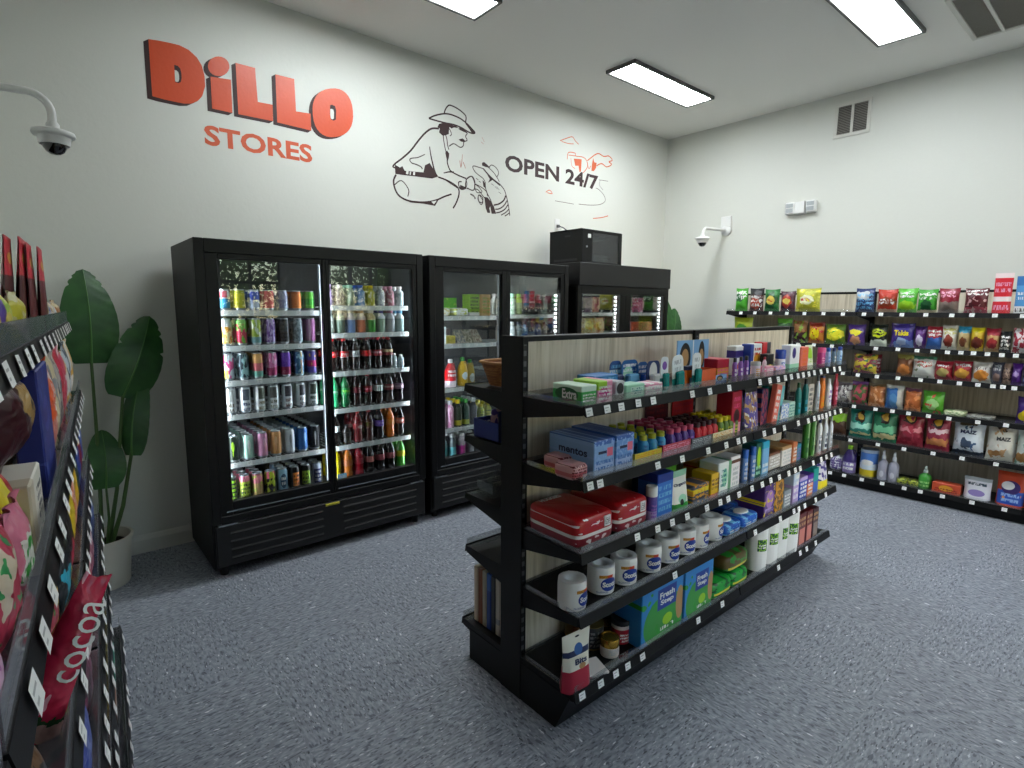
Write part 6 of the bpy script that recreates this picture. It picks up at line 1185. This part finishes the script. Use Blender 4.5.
files('bottle', 1.40, 1.985, 1.409, 8, 2, .062, .15, [bt('98a49c|n .5 c8d0c8 4', 'lgrey', 'grey-green bottle'), bt('5c7060|r 0 .6 1 1 c8c8a8', 'beige', 'moss bottle'), bt('607ca8|r 0 .6 1 1 d8ccc0', 'beige', 'denim blue bottle'), bt('b86844|r 0 .6 1 1 ccc0b0', 'tan', 'rust bottle'),
 bt('4ca03c|r 0 .6 1 1 d8c890', 'cream', 'leaf green bottle'), bt('88a08c|r 0 .65 1 1 d0d4e0', 'indigo', 'sage bottle with indigo cap'), bt('9ca0a4|r 0 .65 1 1 d8dce0', 'c08898', 'grey bottle with rose cap'), bt('98b4b0|r 0 .65 1 1 dce8e8', 'sky', 'pale teal bottle with blue cap')], '', w2 % 'second', opts=BO)
def sd(c, lab, cap, nm, **k): return (c, nm, dict(lab=lab, cap=cap, **k))
RL = 'c01820|t .1 .3 .9 .7 white'; DL = '8c1020|t .1 .35 .9 .7 lpink'; WL = 'c8ccce|t .1 .3 .9 .7 dgrey'
files('soda', 1.405, 1.975, 1.155, 7, 3, .068, .215, [sd('180a08', RL, 'red', 'cola bottle, red label'), sd('180a08', RL+'|r 0 0 1 .1 white', 'red', 'cola bottle, red and white label'), sd('180a08', WL, 'lgrey', 'cola bottle, silver label'),
 sd('180a08', 'c01018', 'dred', 'cola bottle, plain bright red label'), sd('180a08', 'a01828|r 0 .4 1 .75 e0b0b8', 'crimson', 'cola bottle, cherry label'), sd('180a08', '8c1c28|r 0 .5 1 1 d8c090', 'red', 'cola bottle, cream and red label'), sd('180a08', WL, 'lgrey', 'cola bottle', h=.10)], '', w2 % 'third', skip=(6,))
for j, (xx, hh) in enumerate(((1.895, .10), (1.95, .09))):
    ob = prod('bottle', .045, hh, .045, 'a8bcc0|t .1 .1 .9 .6 white', dict(cap='white', neck=.5)); ob.location = (xx, 3.53, 1.155); tag(ob, 'small clear bottle, %s of two beside the colas, left cooler, third shelf' % ('left', 'right')[j], 'bottle')
files('soda', 1.405, 1.975, .908, 7, 3, .068, .215, [sd('3ca870', '2c9c58|t .1 .3 .9 .7 white', 'green', 'pale green soda bottle'), sd('0c5c30', '0c7838|t .1 .3 .9 .7 lime', 'dgreen', 'dark green soda bottle'), sd('200a0c', '5c1420', 'maroon', 'brown soda bottle, maroon label'), sd('180a08', DL, 'crimson', 'dark soda bottle, red and pink label'),
 sd('180a08', 'c4d0cc', 'black', 'dark soda bottle, pale label'), sd('180a08', '802028|r 0 .4 1 .7 c8a8a0', 'black', 'dark soda bottle, dull red label'), sd('1c0c18', '8c7088|r 0 .3 1 .6 c8b0c0', 'maroon', 'dark soda bottle, mauve label')], '', w2 % 'fourth')
files('soda', 1.405, 1.975, .656, 7, 3, .068, .215, [sd('14100e', 'c8d0d0', 'white', 'dark soda bottle, white label', rows=1), sd('14100e', '14100e', 'black', 'short dark bottle', rows=1, h=.13), sd('6c141c', '8c1c24|e .5 .4 .3 .3 c8a8a0', 'red', 'deep red soda bottle'), sd('38100c', '501410|t .1 .1 .9 .9 olive', 'red', 'dark red soda bottle'),
 sd('181018', '5c3ca0|t .1 .3 .9 .7 lilac', 'black', 'dark soda bottle, purple label'), sd('d87018', 'd87c20|t .1 .3 .9 .7 amber', 'orange', 'orange soda bottle'), sd('181010', 'b85848|t .1 .3 .9 .7 white', 'black', 'dark soda bottle, salmon label')], '', w2 % 'fifth')
files('soda', 1.405, 1.975, .408, 7, 3, .070, .22, [sd('b0a018', 'a89820', 'black', 'mustard yellow soda bottle'), sd('a85c18', '985020', 'black', 'amber soda bottle'), sd('8c1020', '981828', 'maroon', 'ruby soda bottle'), sd('14100e', 'a85c58', 'black', 'dark bottle, dusty red label'),
 sd('14100e', 'a85058', 'black', 'dark bottle, dusty red label'), sd('14100e', 'a85860', 'black', 'dark bottle, dusty red label'), sd('50b838', 'c8cc28', 'yellow', 'bright green soda bottle, yellow label')], '', w2 % 'bottom')

# middle cooler
def one(kind, x, y, z, w, h, d, mat, lab, k=None, rz=0, zr=0):
    ob = prod(kind, w, h, d, mat, k or {}); ob.location = (x, y, z); ob.rotation_euler = (0, 0, R(rz))
    return tag(ob, lab, (k or {}).get('name', NAMES[kind][0]).replace('_', ' ') if 'name' in (k or {}) else NAMES[kind][1])
mc = ', middle cooler left door, %s shelf'
one('soft', 2.33, 3.60, 1.517, .13, .06, .12, 'd8dcd0|n .55 c8b868 4', 'white egg-shaped pack with yellow print'+mc % 'top')
one('soft', 2.50, 3.60, 1.517, .13, .06, .12, 'dce0dc|n .55 b8c060 4', 'white pack with olive print'+mc % 'top')
one('box', 2.50, 3.78, 1.517, .16, .14, .1, '5cb028|n .6 a0c850 5', 'lime green carton behind white packs'+mc % 'top', dict(name='carton'))
one('box', 2.655, 3.64, 1.517, .10, .17, .1, '8cb82c|t .1 .1 .9 .9 olive|r 0 0 1 .15 white', 'lime and olive carton'+mc % 'top', dict(name='carton'))
one('box', 2.755, 3.62, 1.517, .09, .17, .1, 'd0a868|t .1 .1 .9 .9 8cb050', 'tan and green carton'+mc % 'top', dict(name='carton'))
one('box', 2.30, 3.58, 1.305, .085, .13, .1, 'dce8e8|t .2 .2 .8 .9 5c8c8c', 'white carton with teal mark'+mc % 'second', dict(name='carton'))
one('box', 2.40, 3.60, 1.305, .08, .06, .1, 'c8b850|t .1 .1 .9 .8 olive', 'low yellow food tray'+mc % 'second', dict(name='food_box'))
one('box', 2.44, 3.72, 1.305, .08, .11, .08, '5c4448|t .1 .1 .9 .8 8c7c7c', 'dark plum packet set back'+mc % 'second', dict(name='food_box'))
for i, (x, c) in enumerate(((2.52, '8c8c90'), (2.60, '8c8878'), (2.68, 'a08c80'))):
    w = MB(); a, b, d = .035, .10, .15
    w.add([(-a, -d/2, 0), (a, -d/2, 0), (a, d/2, 0), (-a, d/2, 0), (-a, -d/2, .02), (a, -d/2, .02), (a, d/2, b), (-a, d/2, b)], [(0, 3, 2, 1), (4, 5, 6, 7), (0, 1, 5, 4), (1, 2, 6, 5), (2, 3, 7, 6), (3, 0, 4, 7)])
    o = w.build('sandwich_wedge', pr('%s|n .5 c8c0b0 5' % c, .2)); o.location = (x, 3.62, 1.305); o.rotation_euler = (0, 0, R(-20))
    tag(o, '%s sandwich wedge pack, middle cooler left door, second shelf' % ('grey leftmost', 'khaki middle', 'tan rightmost')[i], 'sandwich')
for i, x in enumerate((2.30, 2.395)):
    one('jug', x, 3.56+.04*(1-i), .969, .092, .215, .09, 'c81c24|r 0 0 1 .25 e8dce0|t .1 .4 .9 .7 white', 'red juice bottle with white base, %s of two' % ('left', 'right')[i]+mc % 'third', dict(cap='white'))
one('jug', 2.51, 3.56, .969, .085, .225, .085, 'd8b020|e .5 .4 .3 .15 d8e8f0', 'yellow juice bottle with green cap, left'+mc % 'third', dict(cap='green'))
one('jug', 2.61, 3.60, .969, .08, .20, .08, 'c8a830|e .5 .3 .3 .2 e8ecf0', 'pale yellow juice bottle'+mc % 'third', dict(cap='green'))
files('bottle', 2.26, 2.78, .654, 7, 3, .062, .21, [bt('b89cac|r 0 .6 1 .8 e0c8d4', 'lgrey', 'mauve bottle'), bt('c880a8|n .5 e0b8d0 5', 'lgrey', 'pink patterned bottle'), bt('1c2c1c|r 0 .05 1 .25 c8c030', 'yellow', 'dark bottle with yellow cap'), bt('14402c|r 0 .05 1 .25 b8c030', 'green', 'green glass bottle'),
 bt('2c3034', 'lgrey', 'charcoal bottle'), bt('a8b82c|t .1 .1 .9 .7 olive', 'yellow', 'lime yellow bottle', h=.15), bt('b8b838|t .1 .1 .9 .7 olive', 'lemon', 'lemon bottle', h=.16)], '', 'middle cooler left door, fourth shelf', opts=BO)
files('bottle', 2.26, 2.78, .408, 6, 2, .065, .19, [bt('48a8a8|r 0 .5 1 1 88b8bc', 'white', 'aqua bottle'), bt('68c0c8|r 0 .5 1 1 606c70', 'lgrey', 'sky aqua bottle'), bt('c82c98|r 0 .5 1 1 a8a0a8', 'white', 'magenta bottle'), bt('a8a8b0', 'white', 'clear bottle'), bt('3c3c44', 'black', 'dark bottle'), bt('3c4450', 'navy', 'dark blue bottle')], '', 'middle cooler left door, bottom shelf', opts=BO)
rc = 'middle cooler right door, %s shelf'
files('bottle', 2.885, 3.40, 1.527, 7, 3, .064, .17, [bt('b8c4c0|r 0 .6 1 1 dce4e0', 'white', 'white bottle'), bt('a8c8a8|n .5 d8e4d8 4', 'mint', 'pale green bottle'), bt('98a878|r 0 .6 1 1 b0cc30', 'lime', 'lime topped bottle'), bt('383c40|r 0 .6 1 1 c03850', 'crimson', 'dark bottle with crimson top'),
 bt('484848|r 0 .6 1 1 b83048', 'red', 'charcoal bottle with red top'), bt('404448|r 0 .6 1 1 c82840', 'red', 'slate bottle with bright red top'), bt('8c9c98', 'white', 'grey bottle')], '', rc % 'top', opts=BO)
files('bottle', 2.885, 3.40, 1.305, 7, 2, .064, .16, [bt('8c8478', 'white', 'taupe bottle'), bt('a0a8a8|n .5 d0d4d8 4', 'white', 'silver bottle'), bt('707c80', 'navy', 'grey-blue bottle'), bt('4c8cd0|n .5 88b8e8 4', 'navy', 'bright blue bottle'), bt('a8b8d0|r 0 .5 1 1 283058', 'navy', 'navy and white bottle'), bt('6c7cb0', 'navy', 'periwinkle bottle'), bt('b0a8a0|n .5 605850 4', 'ink', 'speckled bottle')], '', rc % 'second', opts=BO)
# freezer
fz = ', far right freezer %s door, %s shelf'
for i, (x, c, nm) in enumerate(((3.80, '3c2c3c|n .5 7c3c50 4', 'dark plum frozen bag'), (3.90, '2c2430|n .55 5c4460 4', 'near-black frozen bag'), (3.99, '5c3c58|n .5 9c7c98 4', 'purple frozen bag'), (4.10, 'd0606c|n .5 e8b890 4', 'pink and peach frozen bag'))):
    one('bag', x, 3.58, 1.543, .10, .15, .06, c, nm+fz % ('left', 'top'))
for i, (x, c, nm) in enumerate(((3.80, 'd8cc9c|n .5 c89050 4', 'cream frozen bag, left'), (3.92, 'd8d0a8|n .55 b8a040 4', 'pale yellow frozen bag'), (4.04, 'c8c090|n .5 d08c50 4', 'straw frozen bag'), (4.15, 'e0d4a8|n .55 b87048 4', 'cream frozen bag, right'))):
    one('bag', x, 3.57, 1.305, .12, .19, .07, c, nm+fz % ('left', 'second'))
for i, (x, c, nm) in enumerate(((4.50, '3c3438|n .5 6c5c50 4', 'dark frozen bag'), (4.60, '8c9c4c|n .5 5c3c50 4', 'olive frozen bag'), (4.70, 'b83c74|n .5 7c2c58 4', 'magenta frozen bag'), (4.80, 'd05890|n .5 e8a0c0 4', 'bright pink frozen bag'))):
    one('bag', x, 3.58, 1.543, .09, .15, .06, c, nm+fz % ('right', 'top'))
for i, (x, w, c, nm) in enumerate(((4.52, .14, 'd0a0a0|n .5 b86870 5', 'pink and white frozen carton'), (4.72, .24, 'c8502c|t .05 .1 .95 .9 8c2c1c', 'brick orange frozen carton'), (4.89, .08, 'b04838|n .5 d88870 4', 'narrow red frozen carton'))):
    one('box', x, 3.58, 1.345, w, .10, .12, c, nm+fz % ('right', 'second'), dict(name='carton'))

# network cabinet on top of the freezer
t = empty('network_cabinet', (3.80, 3.5, 1.986)); tag(t, 'small black network cabinet with a glass door on top of the corner freezer', 'cabinet')
w, d, h = .565, .42, .31
MB().box(0, .012, 0, .012, d, h).box(w-.012, .012, 0, w, d, h).box(0, .012, 0, w, d, .012).box(0, .012, h-.012, w, d, h).box(0, d-.01, 0, w, d, h).box(-.004, .008, h-.004, w+.004, d+.002, h+.004, bev=.002).build('case', BLK2, t)
dr = MB().box(0, 0, 0, .14, .012, h, bev=.002).box(w-.05, 0, 0, w, .012, h, bev=.002).box(.14, 0, 0, w-.05, .012, .025).box(.14, 0, h-.025, w-.05, .012, h).build('door', BLK, t)
MB().box(.14, .003, .025, w-.05, .007, h-.025).build('door_pane', clear('smoked glass', (.6, .61, .63, 1), .8, rough=.03), dr)
MB().box(.075, -.001, h-.075, .115, 0, h-.04).build('white_sticker', pr('e8e8e8'), dr)
MB().cyl(0, 0, 0, .006, .008, 12).build('lock', CHR, dr).matrix_local = Matrix.Translation((.06, 0, h*.5)) @ Matrix.Rotation(R(90), 4, 'X')
MB().box(.1, .08, .04, w-.1, .35, .10, bev=.004).box(.1, .08, h-.07, w-.15, .35, h-.04, bev=.004).build('network_switch', pm('switch grey', '7c8084', .4), t)
MB().box(-.001, .15, h-.06, 0, .22, h-.045).box(-.001, .06, .03, 0, .36, .05).build('side_slots', pm('slot shadow', '2c2c30', .8), t)

# ------------------------------------------------------------------ plants
LEAFM = None
def leaf_mat():
    m, nt, bs = new_mat('broad leaf'); L = nt.links.new
    t = nt.nodes.new('ShaderNodeTexCoord'); sp = nt.nodes.new('ShaderNodeSeparateXYZ'); L(t.outputs['UV'], sp.inputs[0])
    wv = nt.nodes.new('ShaderNodeTexNoise'); wv.inputs['Scale'].default_value = 9; L(t.outputs['Object'], wv.inputs['Vector'])
    r = nt.nodes.new('ShaderNodeValToRGB'); L(wv.outputs['Fac'], r.inputs[0]); r.color_ramp.elements[0].position = .3; r.color_ramp.elements[0].color = srgb('1f4a22'); r.color_ramp.elements[1].position = .75; r.color_ramp.elements[1].color = srgb('37682f')
    L(r.outputs[0], bs.inputs['Base Color']); bs.inputs['Roughness'].default_value = .42
    return m
LEAFM = leaf_mat(); RIB = pm('leaf rib', '4c7a3c', .5); STEM = pm('plant stem', '44602f', .55)
def leaf(parent, base, tip, wid, nrm, fold=.25, notch=(), curl=.04, name='leaf', narrow=.0):
    base = Vector(base); tip = Vector(tip); ax = tip-base; Ln = ax.length; ax.normalize(); n = Vector(nrm); n = (n-ax*n.dot(ax)).normalized(); sd_ = ax.cross(n)
    def shape(v):
        w = (math.sin(PI*min(1, v*.95+.05)**.82))**.5 * (1-.12*v)
        for a in notch:
            w *= 1-.16*math.exp(-((v-a)/.012)**2)
        return max(0, w)
    def fn(sign, off):
        def g(u, v):
            x = u*shape(v)*wid/2*sign
            z = -abs(x)*fold + curl*math.sin(PI*v)*1.0 - curl*1.6*v*v + .0022*math.sin(60*v+8*u)*u
            return base+ax*(v*Ln)+sd_*x+n*(z+off)
        return g
    m = MB()
    for s in (1, -1):
        m.grid(fn(s, 0), 6, 40, flip=(s < 0)); m.grid(fn(s, -.0015), 6, 40, flip=(s > 0))
    o = m.build(name, LEAFM, parent)
    MB().tube([base+ax*(v/10*Ln)+n*(curl*math.sin(PI*v/10)-curl*1.6*(v/10)**2+.001) for v in range(11)], [.006*(1-.8*v/10) for v in range(11)], 6).build('midrib', RIB, o)
    return o
def plant(label, px, py, pot_r, pot_h, leaves, stems):
    t = empty('potted_plant', (px, py, 0)); tag(t, label, 'potted plant')
    r = pot_r
    MB().lathe([(0, .002), (r*.8, 0), (r*.84, .01), (r*.97, pot_h*.93), (r*1.03, pot_h*.935), (r*1.04, pot_h), (r*.96, pot_h), (r*.9, pot_h*.8), (0, pot_h*.8)], 36, sharp=40).build('pot', pm('cream pot', 'c9c5b8', .5), t)
    MB().lathe([(r*.9, pot_h*.805), (r*.5, pot_h*.83), (0, pot_h*.82)][::1], 24).build('soil', pm('soil', '2a2019', .95, bump=.6, bscale=90), t)
    for st in stems: MB().tube([(a-px, b-py, c) for a, b, c in st[0]], [st[1]*(1-.35*i/(len(st[0])-1)) for i in range(len(st[0]))], 8).build('stem', STEM, t)
    for l in leaves:
        b, tp = Vector(l[0])-Vector((px, py, 0)), Vector(l[1])-Vector((px, py, 0)); leaf(t, b, tp, l[2], l[3], **(l[4] if len(l) > 4 else {}))
    return t
V = Vector
plant('tall broad-leaved plant in a cream pot between the left shelving and cooler', .155, 3.77, .15, .285,
 [((.19, 3.72, 1.27), (.205, 3.74, 1.775), .275, (.15, -1, .1), dict(notch=(.82, .9, .955), fold=.1)),
  ((.315, 3.73, 1.07), (.495, 3.76, 1.52), .27, (.2, -1, .1), dict(notch=(.6, .8, .88), fold=.12)),
  ((.33, 3.70, .74), (.40, 3.74, 1.22), .15, (-.5, -1, .05), dict(fold=.5)),
  ((.20, 3.70, .575), (.215, 3.73, .895), .20, (.1, -1, .15), dict(fold=.08)),
  ((.02, 3.72, 1.25), (-.02, 3.66, 1.55), .16, (.5, -1, .2), dict(fold=.2))],
 [([(.16, 3.76, .22), (.18, 3.74, .7), (.19, 3.72, 1.28)], .011), ([(.19, 3.78, .22), (.25, 3.74, .55), (.315, 3.73, 1.08)], .012), ([(.20, 3.76, .22), (.27, 3.73, .45), (.33, 3.70, .76)], .013), ([(.18, 3.75, .22), (.20, 3.71, .40), (.20, 3.70, .59)], .008), ([(.14, 3.77, .22), (.06, 3.74, .8), (.02, 3.72, 1.26)], .009)])
plant('broad-leaved plant in the far corner behind the freezer, only leaf tips showing', 5.45, 3.78, .15, .285,
 [((5.52, 3.74, 1.15), (5.53, 3.74, 1.70), .2, (-.5, -1, .1), dict(fold=.2)), ((5.60, 3.76, 1.10), (5.84, 3.80, 1.60), .26, (-.4, -1, .1), dict(fold=.15)), ((5.42, 3.72, .9), (5.36, 3.68, 1.35), .22, (-.6, -1, .1))],
 [([(5.46, 3.78, .22), (5.49, 3.76, .7), (5.52, 3.74, 1.17)], .011), ([(5.47, 3.79, .22), (5.53, 3.77, .6), (5.60, 3.76, 1.12)], .011), ([(5.44, 3.77, .22), (5.43, 3.74, .6), (5.42, 3.72, .92)], .010)])

# ------------------------------------------------------------------ things on the rear side of the centre unit
Bz = UNITS['B']['z']
# wicker basket
t = empty('wicker_basket', (1.54, 1.79, Bz[0]+.001)); tag(t, 'tan wicker basket on the rear top shelf of the centre unit', 'basket')
def bas(u, v):
    a = 2*PI*u; sp_ = lambda c: math.copysign(abs(c)**.55, c); k = .75+.25*v
    wv = .003*math.sin(60*a/2+(PI if int(v*9) % 2 else 0))
    return ((.15+wv)*k*sp_(math.cos(a)), (.085+wv)*k*sp_(math.sin(a)), .10*v)
MB().grid(bas, 120, 9).grid(lambda u, v: tuple(c*(.96 if i < 2 else 1)+(0.002 if i == 2 else 0) for i, c in enumerate(bas(u, v))), 120, 9, flip=True).build('basket_body', pr('a8703c|n .5 7c4c24 30', .6), t)
MB().tube([tuple(c*1.02 for c in bas(u/40, 1)[:2])+(.10,) for u in range(41)], .006, 6, caps=False).build('rim', pr('b07c44', .6), t)
MB().lathe([(0, .002), (.08, .002)], 12, squash=.6).build('basket_bottom', pr('8c5c30', .6), t)
ob = prod('display', .22, .13, .17, 'navy|t .1 .2 .9 .8 white', dict(lo=.6, body='1c2c7c|t .1 .2 .9 .8 white')); ob.location = (1.49, 1.79, Bz[1]); ob.rotation_euler = (0, 0, R(180)); tag(ob, 'blue open candy box on the rear second shelf of the centre unit', 'display box')
for i, (x, c, n_) in enumerate(((1.44, 'c8a0a8|n .5 5c3c8c 4', 'pink'), (1.53, '3048a8|n .5 c8b0b0 4', 'blue'))):
    ob = prod('bag', .10, .12, .03, c, {}); ob.location = (x, 1.79, Bz[1]+.012); ob.rotation_euler = (R(-12), 0, R(180)); tag(ob, '%s snack packet standing in the blue box behind the centre unit' % n_, 'snack bag')
for i, x in enumerate((1.44, 1.52, 1.60)):
    m = MB(); a = .07
    for k in range(4): m.box(0, k*.035, 0, a, k*.035+.002, .07+k*.012)
    m.box(0, 0, 0, .002, .11, .06).box(a-.002, 0, 0, a, .11, .06).box(0, 0, 0, a, .11, .002)
    o = m.build('acrylic_organizer', FENCE); o.location = (x-.04, 1.77, Bz[2]+.001); tag(o, 'clear acrylic organizer tray, %s, rear middle shelf of the centre unit' % ('nearest the end post', 'middle of three', 'furthest of three')[i], 'organizer')
ob = prod('box', .05, .08, .05, 'tan|t .1 .1 .9 .9 ink', dict(name='small_box')); ob.location = (1.45, 1.90, Bz[2]+.08); 
ob.location = (1.70, 1.84, Bz[2]+.001); tag(ob, 'tan and black small box behind the acrylic organizers', 'small box')
for i, (c, n_) in enumerate((('c8b89c|r .3 0 .8 1 b0a890', 'beige'), ('8c4c24', 'rust brown'), ('b0a890', 'khaki'), ('20408c|r 0 .7 1 1 3060b0', 'blue'), ('14141c', 'black'), ('b8b0a0|r 0 .2 1 .3 grey', 'pale grey'), ('c0b8a8', 'cream'))):
    ob = prod('box', .15, .26, .028, c, dict(name='slim_box')); ob.location = (1.47, 1.885-i*.031, Bz[4]+.001)
    ob.rotation_euler = (0, 0, 0); tag(ob, '%s slim upright box on the rear bottom shelf of the centre unit' % n_, 'slim box')

# ------------------------------------------------------------------ outside the window: ground, trees
struct_ = MB().box(-12, -20, -.35, 16, YF-.1, -.12).build('ground_1', pm('asphalt', '6a6a68', .9)); tag(struct_, kind='structure')
def tree(x, y, h, seed, label):
    rg = random.Random(seed); t = empty('street_tree', (x, y, -.12)); tag(t, label, 'tree', 'trees outside the window')
    m = MB().tube([(0, 0, 0), (.05, 0, h*.3), (-.05, .05, h*.6), (0, 0, h*.9)], [.16, .12, .08, .03], 8)
    for k in range(9):
        a = rg.uniform(0, 6.28); z = h*rg.uniform(.2, .7); m.tube([(0, 0, z), (math.cos(a)*.6, math.sin(a)*.6, z+.3), (math.cos(a)*1.4, math.sin(a)*1.4, z+.5)], [.05, .03, .01], 5)
    m.build('trunk', pm('bark', '4c4034', .9), t)
    f = MB()
    for k in range(3800):
        a = rg.uniform(0, 6.28); b = rg.gauss(0, .5); r_ = rg.uniform(.3, 1.9)
        c = Vector((math.cos(a)*r_, math.sin(a)*r_, h*.52+b*h*.33)); s = rg.uniform(.04, .09)
        u = Vector((rg.uniform(-1, 1), rg.uniform(-1, 1), rg.uniform(-1, 1))).normalized(); w = u.orthogonal().normalized()
        f.add([c-u*s, c+w*s*.5, c+u*s, c-w*s*.5], [(0, 1, 2, 3)])
    f.build('foliage', pr('6c8c2c', .6), t)
tree(2.6, -5.6, 4.2, 1, 'bushy green tree outside the window, left of its neighbour'); tree(6.9, -6.2, 4.6, 2, 'bushy green tree outside the window, right of its neighbour')
# the long crimson candy bag lying out over the left unit's third shelf
ob = prod('bag', .09, .25, .05, 'c02848|n .66 e0a0b0 3|r 0 .1 1 .15 2c4c2c|r 0 0 1 .1 b08c84', dict(txt=('cocoa', 1.3, .13, .55, .6, 'white'), bold=.0, tt=PI/2, top=.45, rough=.25))
ob.matrix_world = Matrix.Translation((-.072, 1.03, .93)) @ Matrix.Rotation(R(27), 4, 'Y') @ Matrix.Rotation(R(-14), 4, 'X') @ Matrix.Rotation(R(18), 4, 'Z')
tag(ob, 'long crimson candy bag with white script sticking out of the near left unit', 'candy bag')

# ------------------------------------------------------------------ world, camera, view
w = bpy.data.worlds.new('world'); sc.world = w; w.use_nodes = True
bg = w.node_tree.nodes['Background']
sky = w.node_tree.nodes.new('ShaderNodeTexSky'); sky.sky_type = 'NISHITA'; sky.sun_elevation = R(35); sky.sun_rotation = R(200); sky.sun_disc = False
w.node_tree.links.new(sky.outputs[0], bg.inputs[0]); bg.inputs[1].default_value = 1.3
cam = bpy.data.cameras.new('camera'); co = bpy.data.objects.new('camera', cam); COL.objects.link(co)
cam.sensor_width = 36; cam.sensor_fit = 'HORIZONTAL'; cam.lens = 552/1024*36; cam.clip_start = .02
co.matrix_world = Matrix(((0.76246912, 0.08368563, -0.64158987, 0), (-0.64699546, 0.10802567, -0.75480285, 0), (0.00614202, 0.99061959, 0.13651046, 1.58), (0, 0, 0, 1)))
sc.camera = co
sc.view_settings.view_transform = 'Standard'; sc.view_settings.look = 'None'; sc.view_settings.gamma = 1; sc.view_settings.use_curve_mapping = False
sc.view_settings.exposure = EXPO
sc.cycles.max_bounces = 10; sc.cycles.transparent_max_bounces = 24; sc.cycles.sample_clamp_indirect = 6
